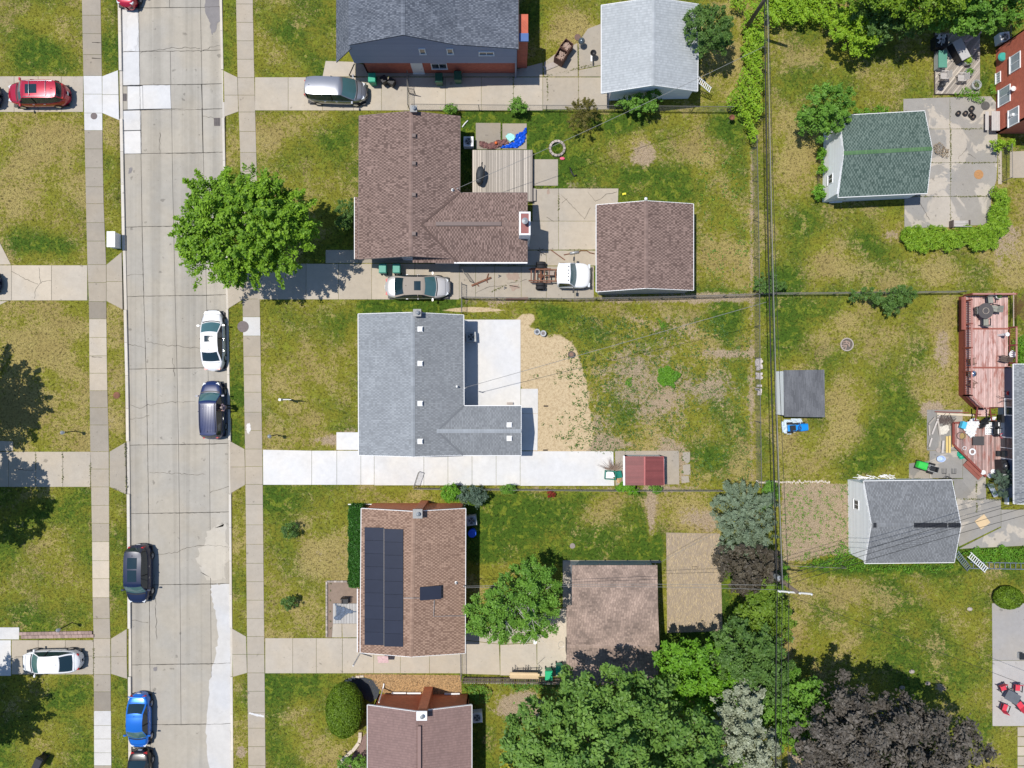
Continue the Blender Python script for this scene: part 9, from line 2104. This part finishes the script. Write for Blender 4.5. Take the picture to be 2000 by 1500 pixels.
# person standing beside the navy SUV
def person(u, v):
 p = P(u, v); root = thing('person', 'person in dark clothes standing beside the passenger side of the navy SUV', 'person', (p.x, p.y, .03), R(100))
 nodes = [(0, 0, .95, .13), (0, 0, 1.15, .14), (0, 0, 1.38, .155), (0, 0, 1.50, .07), (0, 0, 1.57, .055),
   (.10, 0, .90, .09), (.12, .05, .50, .065), (.12, .02, .10, .045), (.12, .16, .04, .04),
   (-.10, 0, .90, .09), (-.12, -.03, .50, .065), (-.12, -.08, .10, .045), (-.12, .06, .04, .04),
   (.20, 0, 1.40, .06), (.27, .08, 1.15, .042), (.24, .30, 1.05, .032), (-.20, 0, 1.40, .06), (-.27, .05, 1.14, .042), (-.22, .26, 1.02, .032)]
 ed = [(0, 1), (1, 2), (2, 3), (3, 4), (0, 5), (5, 6), (6, 7), (7, 8), (0, 9), (9, 10), (10, 11), (11, 12), (2, 13), (13, 14), (14, 15), (2, 16), (16, 17), (17, 18)]
 me = bpy.data.meshes.new('body'); me.from_pydata([n[:3] for n in nodes], ed, []); o = bpy.data.objects.new('body', me); COL.objects.link(o); o.parent = root
 sk = o.modifiers.new('skin', 'SKIN'); sv_ = me.skin_vertices
 if not sv_:
  me.attributes.new('x', 'FLOAT', 'POINT')
 for i, n in enumerate(nodes):
  me.skin_vertices[0].data[i].radius = (n[3], n[3]);
 me.skin_vertices[0].data[0].use_root = True
 o.modifiers.new('ss', 'SUBSURF').levels = 1; o.modifiers[-1].render_levels = 1
 me.materials.append(pm('dark_clothes', (.035, .03, .04), .85, .3, 6))
 skin = pm('skin_tone', (.50, .30, .22), .6, .05)
 b = MB(); b.lathe((0, .02, 1.66), [(.02, -.12), (.07, -.09), (.085, 0), (.08, .07), (.02, .12)], 14, sy=1.15); b.box((0, .125, 1.65), (.025, .03, .04)); b.build('head', skin, root, smooth=True, world=False)
 b = MB(); b.lathe((0, -.005, 1.69), [(.095, -.08), (.1, 0), (.08, .07), (.02, .105)], 14, sy=1.1); b.build('hair', pm('light_brown_hair', (.30, .24, .22), .8), root, smooth=True, world=False)
 b = MB(); b.tube([(.20, 0, 1.41), (.27, .08, 1.15)], [.075, .06], 8); b.tube([(-.20, 0, 1.41), (-.27, .05, 1.14)], [.075, .06], 8); b.lathe((0, 0, .92), [(.15, 0), (.165, .2), (.19, .45), (.12, .54)], 12, sx=1.15, sy=.8); b.build('shirt', pm('mauve_shirt', (.30, .22, .26), .8, .2, 6), root, smooth=True, world=False)
 for s_, (ex_, ey, ez) in ((1, (.24, .30, 1.05)), (-1, (-.22, .26, 1.02))):
  b = MB(); b.tube([(s_*.27, .07, 1.13), (ex_, ey, ez)], [.045, .03], 8); b.box((ex_, ey+.06, ez), (.075, .09, .03))
  for f in range(4): b.tube([(ex_+(f-1.5)*.02, ey+.10, ez), (ex_+(f-1.5)*.022, ey+.16+.01*(f in (1, 2)), ez-.01), (ex_+(f-1.5)*.022, ey+.175+.01*(f in (1, 2)), ez-.03)], .009, 5)
  b.tube([(ex_-s_*.035, ey+.05, ez), (ex_-s_*.06, ey+.10, ez)], .011, 5); b.build('forearm', skin, root, smooth=True, world=False)
  b = MB(); b.box((s_*.12, .09 if s_ > 0 else -.01, .04), (.09, .26, .07)); b.build('shoe', M_black, root, world=False)
person(449.5, 794.5)
# trees just outside the left edge that shade the far lawns
for i, (u, v, s_) in enumerate(((-172, 775, 1.2), (-155, 985, 1.0), (-172, 1430, 1.15))):
 tree('tree', ['street side tree outside the left edge shading the dry lawn', 'tree outside the left edge shading the driveway and lawn below it', 'tree outside the lower left edge shading the bottom lawn'][i], 'tree',
  [(u, v, 70*s_, 75*s_, 6.2, 2.4), (u+22, v-35, 45*s_, 40*s_, 6, 2), (u+18, v+40, 45*s_, 40*s_, 5.8, 2), (u+30, v, 36*s_, 34*s_, 6, 1.8), (u-50, v, 60, 70, 6, 2)], LF_dark, 22000, 200, .4, .12, spray=.6, base=(u, v), tr=.22, fill=.2)
tufts(430000)
